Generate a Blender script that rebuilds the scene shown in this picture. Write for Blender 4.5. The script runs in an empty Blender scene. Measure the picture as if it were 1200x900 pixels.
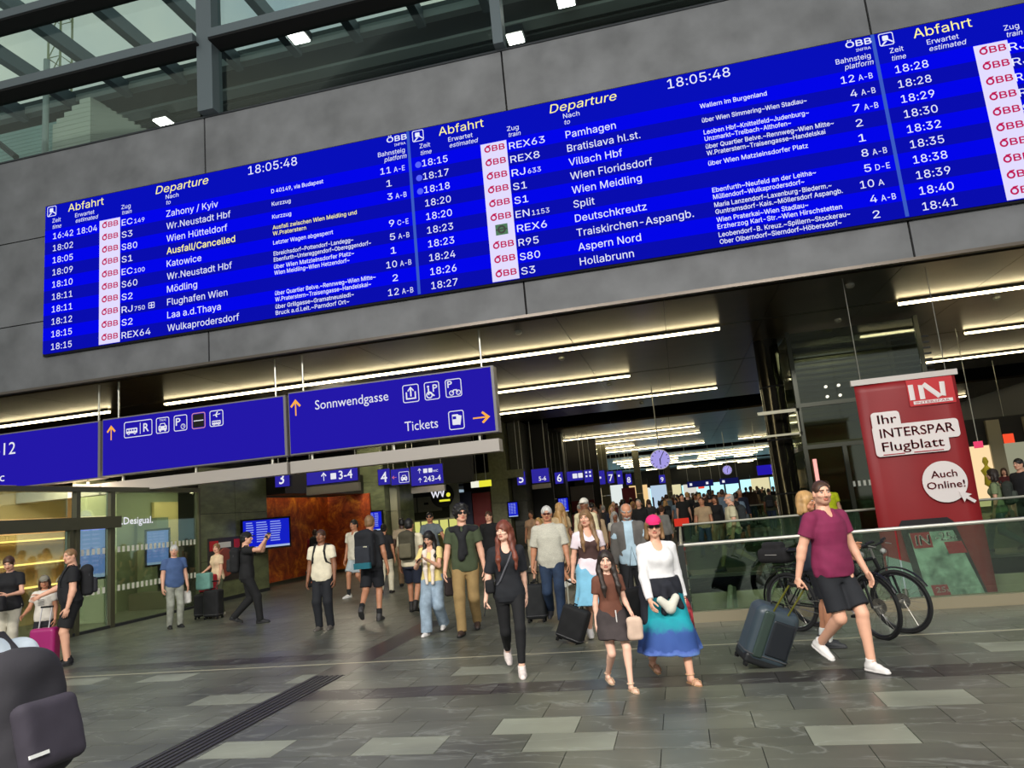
import bpy, bmesh, math, random, os
import numpy as np
from mathutils import Vector, Matrix
random.seed(7)
C = bpy.context.scene.collection
SC = bpy.context.scene
PI = math.pi

# ------------------------------------------------------------------ camera
YAW, PITCH, ROLL, FPX = 0.2085, 0.1711, -0.092, 849.04
cam_d = bpy.data.cameras.new('camera')
cam_d.sensor_width = 36.0
cam_d.lens = FPX * 36.0 / 1200.0
cam_d.clip_start = 0.05
cam_d.clip_end = 600
cam = bpy.data.objects.new('camera', cam_d)
C.objects.link(cam)
_cy, _sy, _cp, _sp = math.cos(YAW), math.sin(YAW), math.cos(PITCH), math.sin(PITCH)
_f = Vector((-_sy * _cp, _cy * _cp, _sp))
_r = Vector((_cy, _sy, 0))
_u = _r.cross(_f)
_r2 = math.cos(ROLL) * _r + math.sin(ROLL) * _u
_u2 = -math.sin(ROLL) * _r + math.cos(ROLL) * _u
_m = Matrix((_r2, _u2, -_f)).transposed().to_4x4()
_m.translation = Vector((0, 0, 1.65))
cam.matrix_world = _m
SC.camera = cam

# ------------------------------------------------------------------ world, lamps, exposure
w = bpy.data.worlds.new('world')
SC.world = w
w.use_nodes = True
nt = w.node_tree
bg = nt.nodes['Background']
tc = nt.nodes.new('ShaderNodeTexCoord')
nz = nt.nodes.new('ShaderNodeTexNoise')
nz.inputs['Scale'].default_value = 2.2
nz.inputs['Detail'].default_value = 5
rp = nt.nodes.new('ShaderNodeValToRGB')
rp.color_ramp.elements[0].position = 0.38
rp.color_ramp.elements[0].color = (0.34, 0.47, 0.58, 1)
rp.color_ramp.elements[1].position = 0.62
rp.color_ramp.elements[1].color = (0.95, 0.92, 0.78, 1)
nt.links.new(tc.outputs['Generated'], nz.inputs['Vector'])
nt.links.new(nz.outputs['Fac'], rp.inputs['Fac'])
nt.links.new(rp.outputs['Color'], bg.inputs['Color'])
bg.inputs['Strength'].default_value = 0.75


def area_lamp(name, loc, rot, size, size_y, power, col):
    d = bpy.data.lights.new(name, 'AREA')
    d.shape = 'RECTANGLE'
    d.size, d.size_y, d.energy, d.color = size, size_y, power, col
    o = bpy.data.objects.new(name, d)
    o.location = loc
    o.rotation_euler = rot
    C.objects.link(o)
    return o


# the hall's own floodlights, high up behind the viewer, washing the wall and the floor
area_lamp('hall_floodlight', (-6, -5, 9.5), (math.radians(58), 0, math.radians(-8)), 7, 1.2, 1900, (1.0, 0.96, 0.91))
area_lamp('hall_floodlight', (5, -5, 9.5), (math.radians(58), 0, math.radians(10)), 7, 1.2, 1700, (1.0, 0.96, 0.91))
SC.view_settings.view_transform = 'Standard'
SC.view_settings.look = 'None'
SC.view_settings.gamma = 1
SC.view_settings.use_curve_mapping = False
SC.view_settings.exposure = 0.0


# ------------------------------------------------------------------ materials
def lin(c):
    return tuple((v / 12.92 if v <= 0.04045 else ((v + 0.055) / 1.055) ** 2.4) for v in [x / 255.0 for x in c])


_MAT = {}


def mat(name, col, rough=0.6, metal=0.0, noise=0.0, scale=8.0, bump=0.0, spec=0.5, stretch=None, coords='Object', emit=None, emit_s=0.0, detail=4.0):
    """sRGB colour 0..255; noise = relative brightness variation"""
    if name in _MAT:
        return _MAT[name]
    m = bpy.data.materials.new(name)
    m.use_nodes = True
    t = m.node_tree
    b = t.nodes['Principled BSDF']
    c = lin(col)
    b.inputs['Base Color'].default_value = (*c, 1)
    b.inputs['Roughness'].default_value = rough
    b.inputs['Metallic'].default_value = metal
    b.inputs['Specular IOR Level'].default_value = spec
    if noise or bump:
        k = t.nodes.new('ShaderNodeTexCoord')
        n = t.nodes.new('ShaderNodeTexNoise')
        n.inputs['Scale'].default_value = scale
        n.inputs['Detail'].default_value = detail
        src = k.outputs['Object']
        if coords == 'World':
            g = t.nodes.new('ShaderNodeNewGeometry')
            src = g.outputs['Position']
        if stretch:
            mp = t.nodes.new('ShaderNodeMapping')
            mp.inputs['Scale'].default_value = stretch
            t.links.new(src, mp.inputs['Vector'])
            src = mp.outputs['Vector']
        t.links.new(src, n.inputs['Vector'])
        if noise:
            r = t.nodes.new('ShaderNodeValToRGB')
            r.color_ramp.elements[0].position = 0.3
            r.color_ramp.elements[1].position = 0.7
            r.color_ramp.elements[0].color = (*[max(0, v * (1 - noise)) for v in c], 1)
            r.color_ramp.elements[1].color = (*[min(1, v * (1 + noise)) for v in c], 1)
            t.links.new(n.outputs['Fac'], r.inputs['Fac'])
            t.links.new(r.outputs['Color'], b.inputs['Base Color'])
        if bump:
            bp = t.nodes.new('ShaderNodeBump')
            bp.inputs['Strength'].default_value = bump
            bp.inputs['Distance'].default_value = 0.02
            t.links.new(n.outputs['Fac'], bp.inputs['Height'])
            t.links.new(bp.outputs['Normal'], b.inputs['Normal'])
    if emit is not None:
        b.inputs['Emission Color'].default_value = (*lin(emit), 1)
        b.inputs['Emission Strength'].default_value = emit_s
    _MAT[name] = m
    return m


def emitter(name, col, s):
    if name in _MAT:
        return _MAT[name]
    m = bpy.data.materials.new(name)
    m.use_nodes = True
    t = m.node_tree
    t.nodes.clear()
    e = t.nodes.new('ShaderNodeEmission')
    o = t.nodes.new('ShaderNodeOutputMaterial')
    e.inputs['Color'].default_value = (*lin(col), 1)
    e.inputs['Strength'].default_value = s
    t.links.new(e.outputs[0], o.inputs[0])
    _MAT[name] = m
    return m


def glass(name, tint=(235, 245, 240), refl=0.12, rough=0.02, fres=0.32):
    if name in _MAT:
        return _MAT[name]
    m = bpy.data.materials.new(name)
    m.use_nodes = True
    t = m.node_tree
    t.nodes.clear()
    tr = t.nodes.new('ShaderNodeBsdfTransparent')
    gl = t.nodes.new('ShaderNodeBsdfGlossy')
    mx = t.nodes.new('ShaderNodeMixShader')
    fr = t.nodes.new('ShaderNodeLayerWeight')
    ma = t.nodes.new('ShaderNodeMath')
    o = t.nodes.new('ShaderNodeOutputMaterial')
    tr.inputs['Color'].default_value = (*lin(tint), 1)
    gl.inputs['Color'].default_value = (0.9, 0.95, 0.93, 1)
    gl.inputs['Roughness'].default_value = rough
    fr.inputs['Blend'].default_value = 0.35
    ma.operation = 'MULTIPLY_ADD'
    ma.inputs[1].default_value = fres
    ma.inputs[2].default_value = refl * 0.4
    ma.use_clamp = True
    t.links.new(fr.outputs['Fresnel'], ma.inputs[0])
    t.links.new(ma.outputs[0], mx.inputs[0])
    t.links.new(tr.outputs[0], mx.inputs[1])
    t.links.new(gl.outputs[0], mx.inputs[2])
    t.links.new(mx.outputs[0], o.inputs[0])
    _MAT[name] = m
    return m


# ------------------------------------------------------------------ mesh helpers
class MB:
    """collects verts and faces, built into ONE mesh object"""

    def __init__(s):
        s.v, s.f, s.mi = [], [], []

    def add(s, verts, faces, mi=0):
        n = len(s.v)
        s.v += [tuple(p) for p in verts]
        s.f += [tuple(i + n for i in f) for f in faces]
        s.mi += [mi] * len(faces)
        return s

    def box(s, x0, y0, z0, x1, y1, z1, mi=0):
        v = [(x0, y0, z0), (x1, y0, z0), (x1, y1, z0), (x0, y1, z0), (x0, y0, z1), (x1, y0, z1), (x1, y1, z1), (x0, y1, z1)]
        return s.add(v, [(3, 2, 1, 0), (4, 5, 6, 7), (0, 1, 5, 4), (1, 2, 6, 5), (2, 3, 7, 6), (3, 0, 4, 7)], mi)

    def obox(s, c, ax, ay, az, mi=0):
        c, ax, ay, az = map(Vector, (c, ax, ay, az))
        v = [c + i * ax + j * ay + k * az for k in (-1, 1) for (i, j) in ((-1, -1), (1, -1), (1, 1), (-1, 1))]
        return s.add(v, [(3, 2, 1, 0), (4, 5, 6, 7), (0, 1, 5, 4), (1, 2, 6, 5), (2, 3, 7, 6), (3, 0, 4, 7)], mi)

    def tube(s, pts, r, n=8, mi=0, caps=True, flat=1.0, closed=False):
        pts = [Vector(p) for p in pts]
        rs = r if isinstance(r, (list, tuple)) else [r] * len(pts)
        prev = None
        V, F = [], []
        for i, p in enumerate(pts):
            if closed:
                d = pts[(i + 1) % len(pts)] - pts[i - 1]
            else:
                d = pts[min(i + 1, len(pts) - 1)] - pts[max(i - 1, 0)]
            d = d.normalized() if d.length > 1e-9 else Vector((0, 0, 1))
            if prev is None:
                a = d.cross(Vector((0, 0, 1)))
                if a.length < 0.1:
                    a = d.cross(Vector((0, 1, 0)))
                a.normalize()
            else:
                a = prev - prev.dot(d) * d
                a.normalize()
            prev = a
            b = d.cross(a)
            for k in range(n):
                t = 2 * PI * k / n
                V.append(p + a * math.cos(t) * rs[i] + b * math.sin(t) * rs[i] * flat)
        m = len(pts)
        for i in range(m if closed else m - 1):
            j = (i + 1) % m
            for k in range(n):
                F.append((i * n + k, i * n + (k + 1) % n, j * n + (k + 1) % n, j * n + k))
        if caps and not closed:
            F.append(tuple(range(n))[::-1])
            F.append(tuple((m - 1) * n + k for k in range(n)))
        return s.add(V, F, mi)

    def cyl(s, a, b, r, n=12, mi=0):
        return s.tube([a, b], r, n, mi)

    def lathe(s, c, prof, n=20, mi=0, axis='Z'):
        V, F = [], []
        for (r, z) in prof:
            for k in range(n):
                t = 2 * PI * k / n
                p = (r * math.cos(t), r * math.sin(t), z)
                if axis == 'Y':
                    p = (p[0], p[2], p[1])
                elif axis == 'X':
                    p = (p[2], p[0], p[1])
                V.append((c[0] + p[0], c[1] + p[1], c[2] + p[2]))
        for i in range(len(prof) - 1):
            for k in range(n):
                F.append((i * n + k, i * n + (k + 1) % n, (i + 1) * n + (k + 1) % n, (i + 1) * n + k))
        return s.add(V, F, mi)

    def poly(s, pts, d, mi=0):
        """prism from planar polygon pts (3D), extruded by vector d"""
        n = len(pts)
        d = Vector(d)
        V = [Vector(p) for p in pts] + [Vector(p) + d for p in pts]
        F = [tuple(range(n)), tuple(range(2 * n - 1, n - 1, -1))] + [(i, i + n, (i + 1) % n + n, (i + 1) % n) for i in range(n)]
        return s.add(V, F, mi)

    def mesh(s, name):
        me = bpy.data.meshes.new(name)
        me.from_pydata(s.v, [], s.f)
        if any(s.mi):
            me.polygons.foreach_set('material_index', s.mi)
        me.update()
        return me

    def build(s, name, mats, parent=None, smooth=False, **tags):
        me = s.mesh(name)
        bm = bmesh.new()
        bm.from_mesh(me)
        bmesh.ops.recalc_face_normals(bm, faces=bm.faces)
        bm.to_mesh(me)
        bm.free()
        return mobj(name, me, mats, parent, smooth, **tags)


def mobj(name, me, mats, parent=None, smooth=False, **tags):
    if not isinstance(mats, (list, tuple)):
        mats = [mats]
    for m in mats:
        me.materials.append(m)
    if smooth:
        me.polygons.foreach_set('use_smooth', [True] * len(me.polygons))
    o = bpy.data.objects.new(name, me)
    C.objects.link(o)
    if parent is not None:
        o.parent = parent
    for k, v in tags.items():
        o[{'cat': 'category'}.get(k, k)] = v
    return o


def empty(name, loc=(0, 0, 0), rz=0.0, label=None, cat=None, group=None, kind=None):
    o = bpy.data.objects.new(name, None)
    o.empty_display_size = 0.1
    C.objects.link(o)
    o.location = loc
    o.rotation_euler = (0, 0, rz)
    if label: o['label'] = label
    if cat: o['category'] = cat
    if group: o['group'] = group
    if kind: o['kind'] = kind
    return o


def tag(o, label=None, cat=None, group=None, kind=None):
    if label: o['label'] = label
    if cat: o['category'] = cat
    if group: o['group'] = group
    if kind: o['kind'] = kind
    return o


# ------------------------------------------------------------------ lettering
try:
    F_LED = bpy.data.fonts.load(os.path.join(bpy.utils.system_resource('DATAFILES'), 'fonts', 'Inter.woff2'))
except Exception:
    F_LED = None
_TXT = {}


_GL = {}


def _outline(st, font, res):
    c = bpy.data.curves.new('t', 'FONT')
    c.body = st
    c.resolution_u = res
    c.fill_mode = 'NONE'
    if font:
        c.font = font
    o = bpy.data.objects.new('t', c)
    m = bpy.data.meshes.new_from_object(o)
    vs = [(v.co.x, v.co.y) for v in m.vertices]
    es = [tuple(e.vertices) for e in m.edges]
    bpy.data.objects.remove(o)
    bpy.data.curves.remove(c)
    bpy.data.meshes.remove(m)
    return vs, es


def glyph(ch, font, res):
    """triangles of one character, filled by winding number so that overlapping outlines stay solid; and its advance"""
    from mathutils.geometry import delaunay_2d_cdt
    key = (ch, id(font), res)
    if key in _GL: return _GL[key]
    ww = []
    for st in ('H' + ch + 'H', 'HH'):
        vs, _ = _outline(st, font, 1)
        xs = [v[0] for v in vs]
        ww.append(max(xs) - min(xs))
    adv = ww[0] - ww[1]
    vs, es = _outline(ch, font, res)
    if not vs:
        _GL[key] = (np.zeros((0, 2)), [], adv)
        return _GL[key]
    nxt = {}
    for a, b in es:
        nxt.setdefault(a, []).append(b)
        nxt.setdefault(b, []).append(a)
    seen, loops = set(), []
    for v0 in range(len(vs)):     # vertices of one outline follow each other in order
        if v0 in seen or v0 not in nxt: continue
        lp, cur, prev = [v0], None, v0
        seen.add(v0)
        cur = v0 + 1 if (v0 + 1) in nxt[v0] else nxt[v0][0]
        while cur != v0 and cur not in seen:
            lp.append(cur)
            seen.add(cur)
            n_ = [q for q in nxt[cur] if q != prev]
            prev = cur
            cur = n_[0] if n_ else v0
        loops.append(lp)
    r = delaunay_2d_cdt([Vector(v) for v in vs], es, [], 0, 1e-6)
    V = np.array([(v.x, v.y) for v in r[0]])
    out = []
    L = [np.array([vs[i] for i in lp]) for lp in loops]
    for f in r[2]:
        px, py = V[list(f)].mean(0)
        wn = 0
        for P in L:
            Q = np.roll(P, -1, 0)
            up = (P[:, 1] <= py) & (Q[:, 1] > py)
            dn = (P[:, 1] > py) & (Q[:, 1] <= py)
            cr = (Q[:, 0] - P[:, 0]) * (py - P[:, 1]) - (px - P[:, 0]) * (Q[:, 1] - P[:, 1])
            wn += int((up & (cr > 0)).sum()) - int((dn & (cr < 0)).sum())
        if wn != 0: out.append(tuple(f))
    _GL[key] = (V, out, adv)
    return _GL[key]


def text_geo(s, font=None, res=2, bold=0.0):
    """unit geometry of a string: verts (x, y), faces, width"""
    key = (s, id(font), res)
    if key not in _TXT:
        VV, FF, x, n = [], [], 0.0, 0
        for ch in s:
            V, F, adv = glyph(ch, font, res)
            if len(V):
                VV.append(V + np.array([x, 0]))
                FF += [tuple(i + n for i in f) for f in F]
                n += len(V)
            x += adv
        vs = np.concatenate(VV) if VV else np.zeros((0, 2))
        wd = 0.01
        if len(vs):
            x0, x1 = vs[:, 0].min(), vs[:, 0].max()
            vs = vs - np.array([x0, 0])
            wd = x1 - x0
        _TXT[key] = (vs, FF, wd)
    return _TXT[key]


_CAP = {}


def cap_of(font):
    if id(font) not in _CAP:
        _CAP[id(font)] = float(text_geo('H', font, 1)[0][:, 1].max())
    return _CAP[id(font)]


def put_text(mb, s, org, ux, uz, width=None, h=None, font=None, res=2, bold=0.0, mi=0, align='L', slant=0.0):
    """string on the plane org + a*ux + b*uz; width = fitted width, h = cap height"""
    vs, fs, wd = text_geo(s, font, res, bold)
    if not len(vs):
        return
    cap = cap_of(font)
    sy = h / cap if h else (width / wd)
    sx = width / wd if width else sy
    a = vs[:, 0] * sx + slant * vs[:, 1] * sy
    b = vs[:, 1] * sy
    W = wd * sx
    off = {'L': 0, 'C': -W / 2, 'R': -W}[align]
    org, ux, uz = np.array(org, float), np.array(ux, float), np.array(uz, float)
    P = org + np.outer(a + off, ux) + np.outer(b, uz)
    mb.add([tuple(p) for p in P], fs, mi)
    if bold > 0.006:      # heavier strokes: the same letters once more, a stroke's fraction aside
        d = min(bold, .03) * 1.1 * sy
        for e in ((d, 0), (d, d)):
            mb.add([tuple(p) for p in (P + e[0] * ux + e[1] * uz - .0007 * np.cross(ux, uz) * -1)], fs, mi)


def rrect(cx, cz, hw, hh, r, n=5):
    out = []
    for (sx, sz, a0) in ((1, 1, 0), (-1, 1, 90), (-1, -1, 180), (1, -1, 270)):
        for k in range(n + 1):
            a = math.radians(a0 + 90 * k / n)
            out.append((cx + sx * (hw - r) + r * math.cos(a), cz + sz * (hh - r) + r * math.sin(a)))
    return out


def ring2d(mb, outer, inner, y, mi=0):
    n = len(outer)
    V = [(x, y, z) for x, z in outer] + [(x, y, z) for x, z in inner]
    mb.add(V, [(i, (i + 1) % n, (i + 1) % n + n, i + n) for i in range(n)], mi)


def face2d(mb, pts, y, mi=0):
    mb.add([(x, y, z) for x, z in pts], [tuple(range(len(pts)))], mi)


def circ(cx, cz, r, n=20):
    return [(cx + r * math.cos(2 * PI * k / n), cz + r * math.sin(2 * PI * k / n)) for k in range(n)]


WHITE_E = emitter('lit_white', (235, 235, 245), 0.95)
# ================================================================== THE SETTING
M_WALL = mat('wall_panel_grey', (104, 105, 107), 0.62, noise=0.24, scale=1.3, bump=0.03, detail=10, coords='World')
M_DARK = mat('dark_gap', (10, 10, 10), 0.8)
M_LIP = mat('lip_metal', (96, 88, 80), 0.35, 0.6)
M_FRAME = mat('window_steel', (92, 102, 106), 0.45, 0.3)
M_FRAMED = mat('window_steel_dark', (40, 44, 48), 0.5, 0.2)
M_CEIL = mat('ceiling_sheet', (82, 69, 50), 0.30, 0.7, noise=0.25, scale=1.2, detail=3)
M_BLACK = mat('matt_black', (6, 6, 6), 0.9)
M_STONE = mat('green_stone', (104, 112, 80), 0.32, noise=0.35, scale=2.5, stretch=(1, 1, 2.5), detail=8)
M_STEEL = mat('brushed_steel', (165, 162, 155), 0.32, 0.9)
M_ALU = mat('rail_steel', (190, 188, 176), 0.3, 0.6)
G_CLEAR = glass('shop_glass', (232, 242, 230), 0.08)
G_BAL = glass('balustrade_glass', (208, 226, 210), 0.2)
G_UP = glass('clerestory_glass', (240, 247, 245), 0.0, 0.02, 0.07)
G_ROOF = glass('roof_glass', (240, 247, 247), 0.0, 0.1, 0.05)

WX = [-31.535, -24.285, -17.035, -9.785, -2.527, 4.718, 11.97, 19.2]
wall = MB()
wall.box(-31.5, 14.06, 5.52, 19.2, 14.5, 11.36)
wall_front = wall.build('wall_front', M_DARK, kind='structure')
g = 0.02
for i in range(len(WX) - 1):
    for (z0, z1) in ((5.5, 7.08), (7.08, 9.22), (9.22, 11.4)):
        MB().box(WX[i] + g, 14.0, z0 + (g if z0 > 6 else 0), WX[i + 1] - g, 14.07, z1 - 0.006).build('panel', M_WALL, wall_front)
MB().box(-31.5, 13.985, 5.44, 19.2, 14.1, 5.5).build('edge_strip', M_LIP, wall_front)
MB().box(-31.5, 13.98, 11.4, 19.2, 14.2, 11.44).build('sill', M_FRAMED, wall_front)

# clerestory glazing above the wall
for i in range(2, 6):
    x0, x1 = WX[i], WX[i + 1]
    n = i - 1
    wd = MB()
    hw = 0.2 if i == 3 else 0.11
    xa = x0 + (0.2 if i == 3 else 0)
    wd.box(xa - hw, 13.75, 11.44, xa + hw, 14.15, 19.5)
    win = wd.build('window_%d' % n, M_FRAME, kind='structure')
    zs = [11.44, 13.2, 15.2, 17.4, 19.5]
    for k, (za, zb) in enumerate(zip(zs[:-1], zs[1:])):
        MB().box(xa + hw, 14.02, za, x1 - 0.13, 14.04, zb).build('pane', G_UP, win)
    for z in (13.12, 15.12, 17.3):
        MB().box(xa + hw, 13.62, z, x1 + (0.07 if i != 2 else 0.07), 14.12, z + 0.05).add(
            *[[(xa + hw, 13.6, z + 0.05), (x1, 13.6, z + 0.05), (x1, 14.1, z + 0.05), (xa + hw, 14.1, z + 0.05), (xa + hw, 13.6, z + 0.27), (x1, 13.6, z + 0.27), (x1, 14.1, z + 0.27), (xa + hw, 14.1, z + 0.27)],
              [(3, 2, 1, 0), (4, 5, 6, 7), (0, 1, 5, 4), (1, 2, 6, 5), (2, 3, 7, 6), (3, 0, 4, 7)]], mi=1).build('transom', [M_BLACK, M_FRAME], win)

# glazed roof beyond the clerestory, its ribs, then a solid soffit
roof = MB().box(-30, 19.4, 16.95, 20, 60, 17.3).build('roof', mat('soffit_grey', (66, 70, 70), 0.7), kind='structure')
rx = -29.0
while rx < 14:
    MB().box(rx, 14.2, 17.0, rx + 2.02, 19.4, 17.03).build('pane', G_ROOF, roof)
    MB().box(rx - 0.13, 14.2, 16.55, rx + 0.13, 19.4, 17.0).build('rib', M_FRAME, roof)
    rx += 2.1
for y in (15.2, 19.2):
    MB().box(-30, y, 16.72, 20, y + 0.28, 16.98).build('purlin', mat('purlin_steel', (128, 136, 132), 0.5), roof)
MB().box(-30, 20.6, 16.85, 20, 21.1, 16.95).build('purlin', mat('purlin_steel', (128, 136, 132), 0.5), roof)
for k in range(24):
    MB().box(-30, 21.4 + k * 0.42, 16.88, 20, 21.6 + k * 0.42, 16.95).build('slat', mat('soffit_slat', (50, 54, 54), 0.6), roof)
E_FLOOD = emitter('floodlight', (255, 248, 236), 14)
for i, (x, y, lb) in enumerate(((-9.64, 18.57, 'square downlight behind the upper glazing, above the first clock digits of the board'),
                                (-16.43, 21.13, 'square downlight behind the upper glazing, low beside the white gabled cabin'),
                                (-3.27, 20.95, 'square downlight beside the narrow glazing post over the wall joint'),
                                (-1.44, 19.75, 'square downlight cut by the top edge, right of the narrow glazing post'))):
    t = empty('downlight', (x, y, 16.55), 0, lb, 'lamp')
    MB().box(-0.3, -0.3, 0.05, 0.3, 0.3, 0.3).build('housing', M_FRAMED, t)
    MB().box(-0.25, -0.25, 0.0, 0.25, 0.25, 0.05).build('lens', E_FLOOD, t)

# white gabled cabin with siding seen through the glazing
cab = empty('plant_cabin', (-16.2, 17.5, 0), 0, 'white ribbed gabled cabin behind the upper left glazing', 'cabin')
mc = mat('siding_white', (196, 200, 184), 0.6)
for k in range(20):
    z = 12.4 + k * 0.16
    if z > 15.4: break
    xl = -1.38 if z < 14.72 else -1.38 + (z - 14.72) * 1.75
    xr = 0.05 + max(0.02, (15.28 - z) * 1.35)
    MB().box(xl, 0, z, 0, 0.06, z + 0.15).build('plank', mc, cab)
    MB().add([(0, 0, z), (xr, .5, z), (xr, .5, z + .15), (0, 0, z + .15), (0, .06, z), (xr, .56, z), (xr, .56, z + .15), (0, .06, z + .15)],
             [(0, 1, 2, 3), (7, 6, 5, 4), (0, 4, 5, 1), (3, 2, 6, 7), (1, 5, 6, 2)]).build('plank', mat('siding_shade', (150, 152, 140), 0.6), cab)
MB().box(-1.38, 0, 7.5, 1.8, .5, 12.4).build('base', mc, cab)
sw = MB()
for k in range(22):
    sw.box(-28, 18.0, 12.4 + k * 0.13 if k else 7.5, -17.9, 18.05, 12.52 + k * 0.13)
tag(sw.build('ribbed_screen', mat('siding_teal', (150, 176, 168), 0.6)), 'pale ribbed screen left of the white cabin behind glazing', 'screen')
ms = MB()
for (x, y) in ((0, 0), (0.6, 0), (0, 0.6), (0.6, 0.6)):
    ms.cyl((x, y, 12), (x, y, 29), 0.045, 6)
for k in range(16):
    z = 13 + k * 1.0
    ms.tube([(0, 0, z), (0.6, 0, z), (0.6, 0.6, z), (0, 0.6, z)], 0.03, 5, closed=True)
    ms.cyl((0, 0, z), (0.6, 0, z + 1), 0.025, 5)
o = ms.build('lattice_mast', mat('mast_yellow', (170, 170, 130), 0.6))
o.location = (-23.4, 23, 0)
tag(o, 'lattice mast with ladder standing outside beyond glass roof', 'mast')
o = MB().cyl((-17.75, 17.4, 12), (-17.75, 17.4, 17), 0.09, 10).build('white_mast', mat('mast_white', (160, 170, 165), 0.5))
tag(o, 'slim white tube post beside the gabled cabin behind glazing', 'post')
o = MB().tube([(-21.5, 16.8, 16.5), (-19.9, 16.7, 15.0), (-18.6, 16.6, 13.9), (-17.8, 16.4, 13.2)], 0.03, 5).tube([(-21.5, 16.8, 15.4), (-19.8, 16.7, 14.5), (-18.6, 16.6, 13.9)], 0.03, 5).cyl((-18.7, 16.6, 14.0), (-17.75, 16.4, 13.2), 0.09, 8).build('tension_cable', M_FRAMED)
tag(o, 'dark forked tension cable with turnbuckle, low in the left glazing', 'cable')

# ------------------------------------------------------------------ passage ceiling in bands with black recesses between
CZ = 5.5
bands = [(14.5, 31.65), (37.0, 62.7), (68.2, 94.0), (99.5, 125.0)]
ceil = MB()
ceil.box(-34, 14.1, 7.3, 34, 130, 7.5)
for (a, b) in bands:
    ceil.box(-34, a, CZ + 0.09, 34, b, 7.2)
ceiling = ceil.build('ceiling', M_BLACK, kind='structure')
PW = 2.23
me_cache = {}


def shared_box(key, dims, name, mt, parent, loc):
    if key not in me_cache:
        m = MB().box(*dims).mesh(name)
        m.materials.append(mt)
        me_cache[key] = m
    o = bpy.data.objects.new(name, me_cache[key])
    C.objects.link(o)
    o.parent = parent
    o.location = loc
    return o


yrows = [(14.5, 17.36), (17.5, 22.5), (22.62, 27.7), (27.82, 31.65)]
for (ya, yb) in yrows:
    k = -11
    while k < 8:
        x = k * PW + 0.2
        shared_box(('c', ya), (0.006, 0.006, 0, PW - 0.006, yb - ya - 0.006, 0.09), 'panel', M_CEIL, ceiling, (x, ya, CZ))
        k += 1
far = MB()
for (ya, yb) in ((37.0, 42.8), (42.92, 47.9), (48.02, 53), (53.1, 57.9), (58.02, 62.7), (68.2, 73.8), (73.92, 79), (79.1, 84.2), (84.3, 89.4), (89.5, 94), (99.5, 125)):
    for k in range(-9, 9):
        far.box(k * 2.9 + 0.01, ya, CZ, k * 2.9 + 2.89, yb, CZ + 0.09)
far.build('far_panels', M_CEIL, ceiling, kind='stuff')

E_STRIP = emitter('strip_light', (255, 238, 188), 13.0)
M_HOUS = mat('lamp_housing', (88, 84, 70), 0.35, 0.5)
ROWN = {17.43: 'first', 22.56: 'second', 27.76: 'third', 42.86: 'fourth', 47.96: 'fifth', 53.05: 'sixth', 57.96: 'seventh', 73.86: 'eighth', 79.05: 'ninth', 84.25: 'tenth', 89.45: 'eleventh', 104.5: 'twelfth', 110: 'thirteenth', 115: 'fourteenth'}
random.seed(3)
me_l = {}


def lamp_mesh(kind):
    if kind not in me_l:
        if kind == 'lens':
            m = MB().box(0.012, -0.05, -0.05, 2.138, 0.05, 0.005).mesh('lens')
            m.materials.append(E_STRIP)
        else:
            m = MB().box(0.0, -0.065, -0.004, 2.15, -0.052, 0.06).box(0.0, 0.052, -0.004, 2.15, 0.065, 0.06).box(0, -.052, .03, 2.15, .052, .06).mesh('housing')
            m.materials.append(M_HOUS)
        me_l[kind] = m
    return me_l[kind]


ORD = 'first second third fourth fifth sixth seventh eighth ninth tenth eleventh twelfth thirteenth fourteenth fifteenth sixteenth seventeenth eighteenth'.split()
NL = {}


def strip(x, y, row):
    NL[row] = NL.get(row, 0) + 1
    t = empty('strip_lamp', (x, y, CZ - 0.062), 0, 'lit strip lamp, %s from the left in the %s ceiling row beyond the grey wall' % (ORD[NL[row] - 1], row), 'ceiling lamp', '%s ceiling lamp row' % row)
    for kd in ('housing', 'lens'):
        o = bpy.data.objects.new(kd, lamp_mesh(kd))
        C.objects.link(o)
        o.parent = t


for y, row in ROWN.items():
    MB().box(-30, y - 0.03, CZ + 0.0, 18, y + 0.03, CZ + 0.05).build('lamp_rail', M_HOUS, ceiling)
    if y < 20: spans = [(-19.7, -15.4), (-13.6, 1.3), (5.35, 13)]
    elif y < 25: spans = [(-14, -9.6), (-5.3, 0.6), (8.5, 15)]
    elif y < 30: spans = [(-6.7, 3.0), (4.6, 6.8), (9.0, 16)]
    elif y < 44: spans = [(-7.2, 2.6), (7, 16)]
    elif y < 50: spans = [(-13.2, 2.9), (6, 16)]
    elif y < 55: spans = [(-13.4, -1.2), (9, 16)]
    elif y < 60: spans = [(-12.6, 3.4), (5, 14)]
    elif y < 95: spans = [(-6, 9)]
    else: spans = [(-4, 11)]
    for a, b in spans:
        x = a
        while x + 2.0 < b + 0.4:
            if y < 60 or random.random() < 0.85:
                strip(x, y, row)
            x += 2.15
for k_, (x, y) in enumerate([(-2.98, 15.25), (-2.56, 18.75), (-1.79, 24.2), (-1.0, 30.15), (3.89, 15.31), (4.32, 18.61), (7.79, 18.52)]):
    t = empty('smoke_detector', (x, y, CZ - 0.08), 0, 'small round smoke detector, %s from the left on the dark passage ceiling' % ORD[k_], 'detector', 'smoke detectors')
    MB().lathe((0, 0, 0), [(0.0, 0), (0.05, 0), (0.085, 0.035), (0.085, 0.08), (0, 0.08)], 14).build('cap', M_ALU, t)

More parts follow.
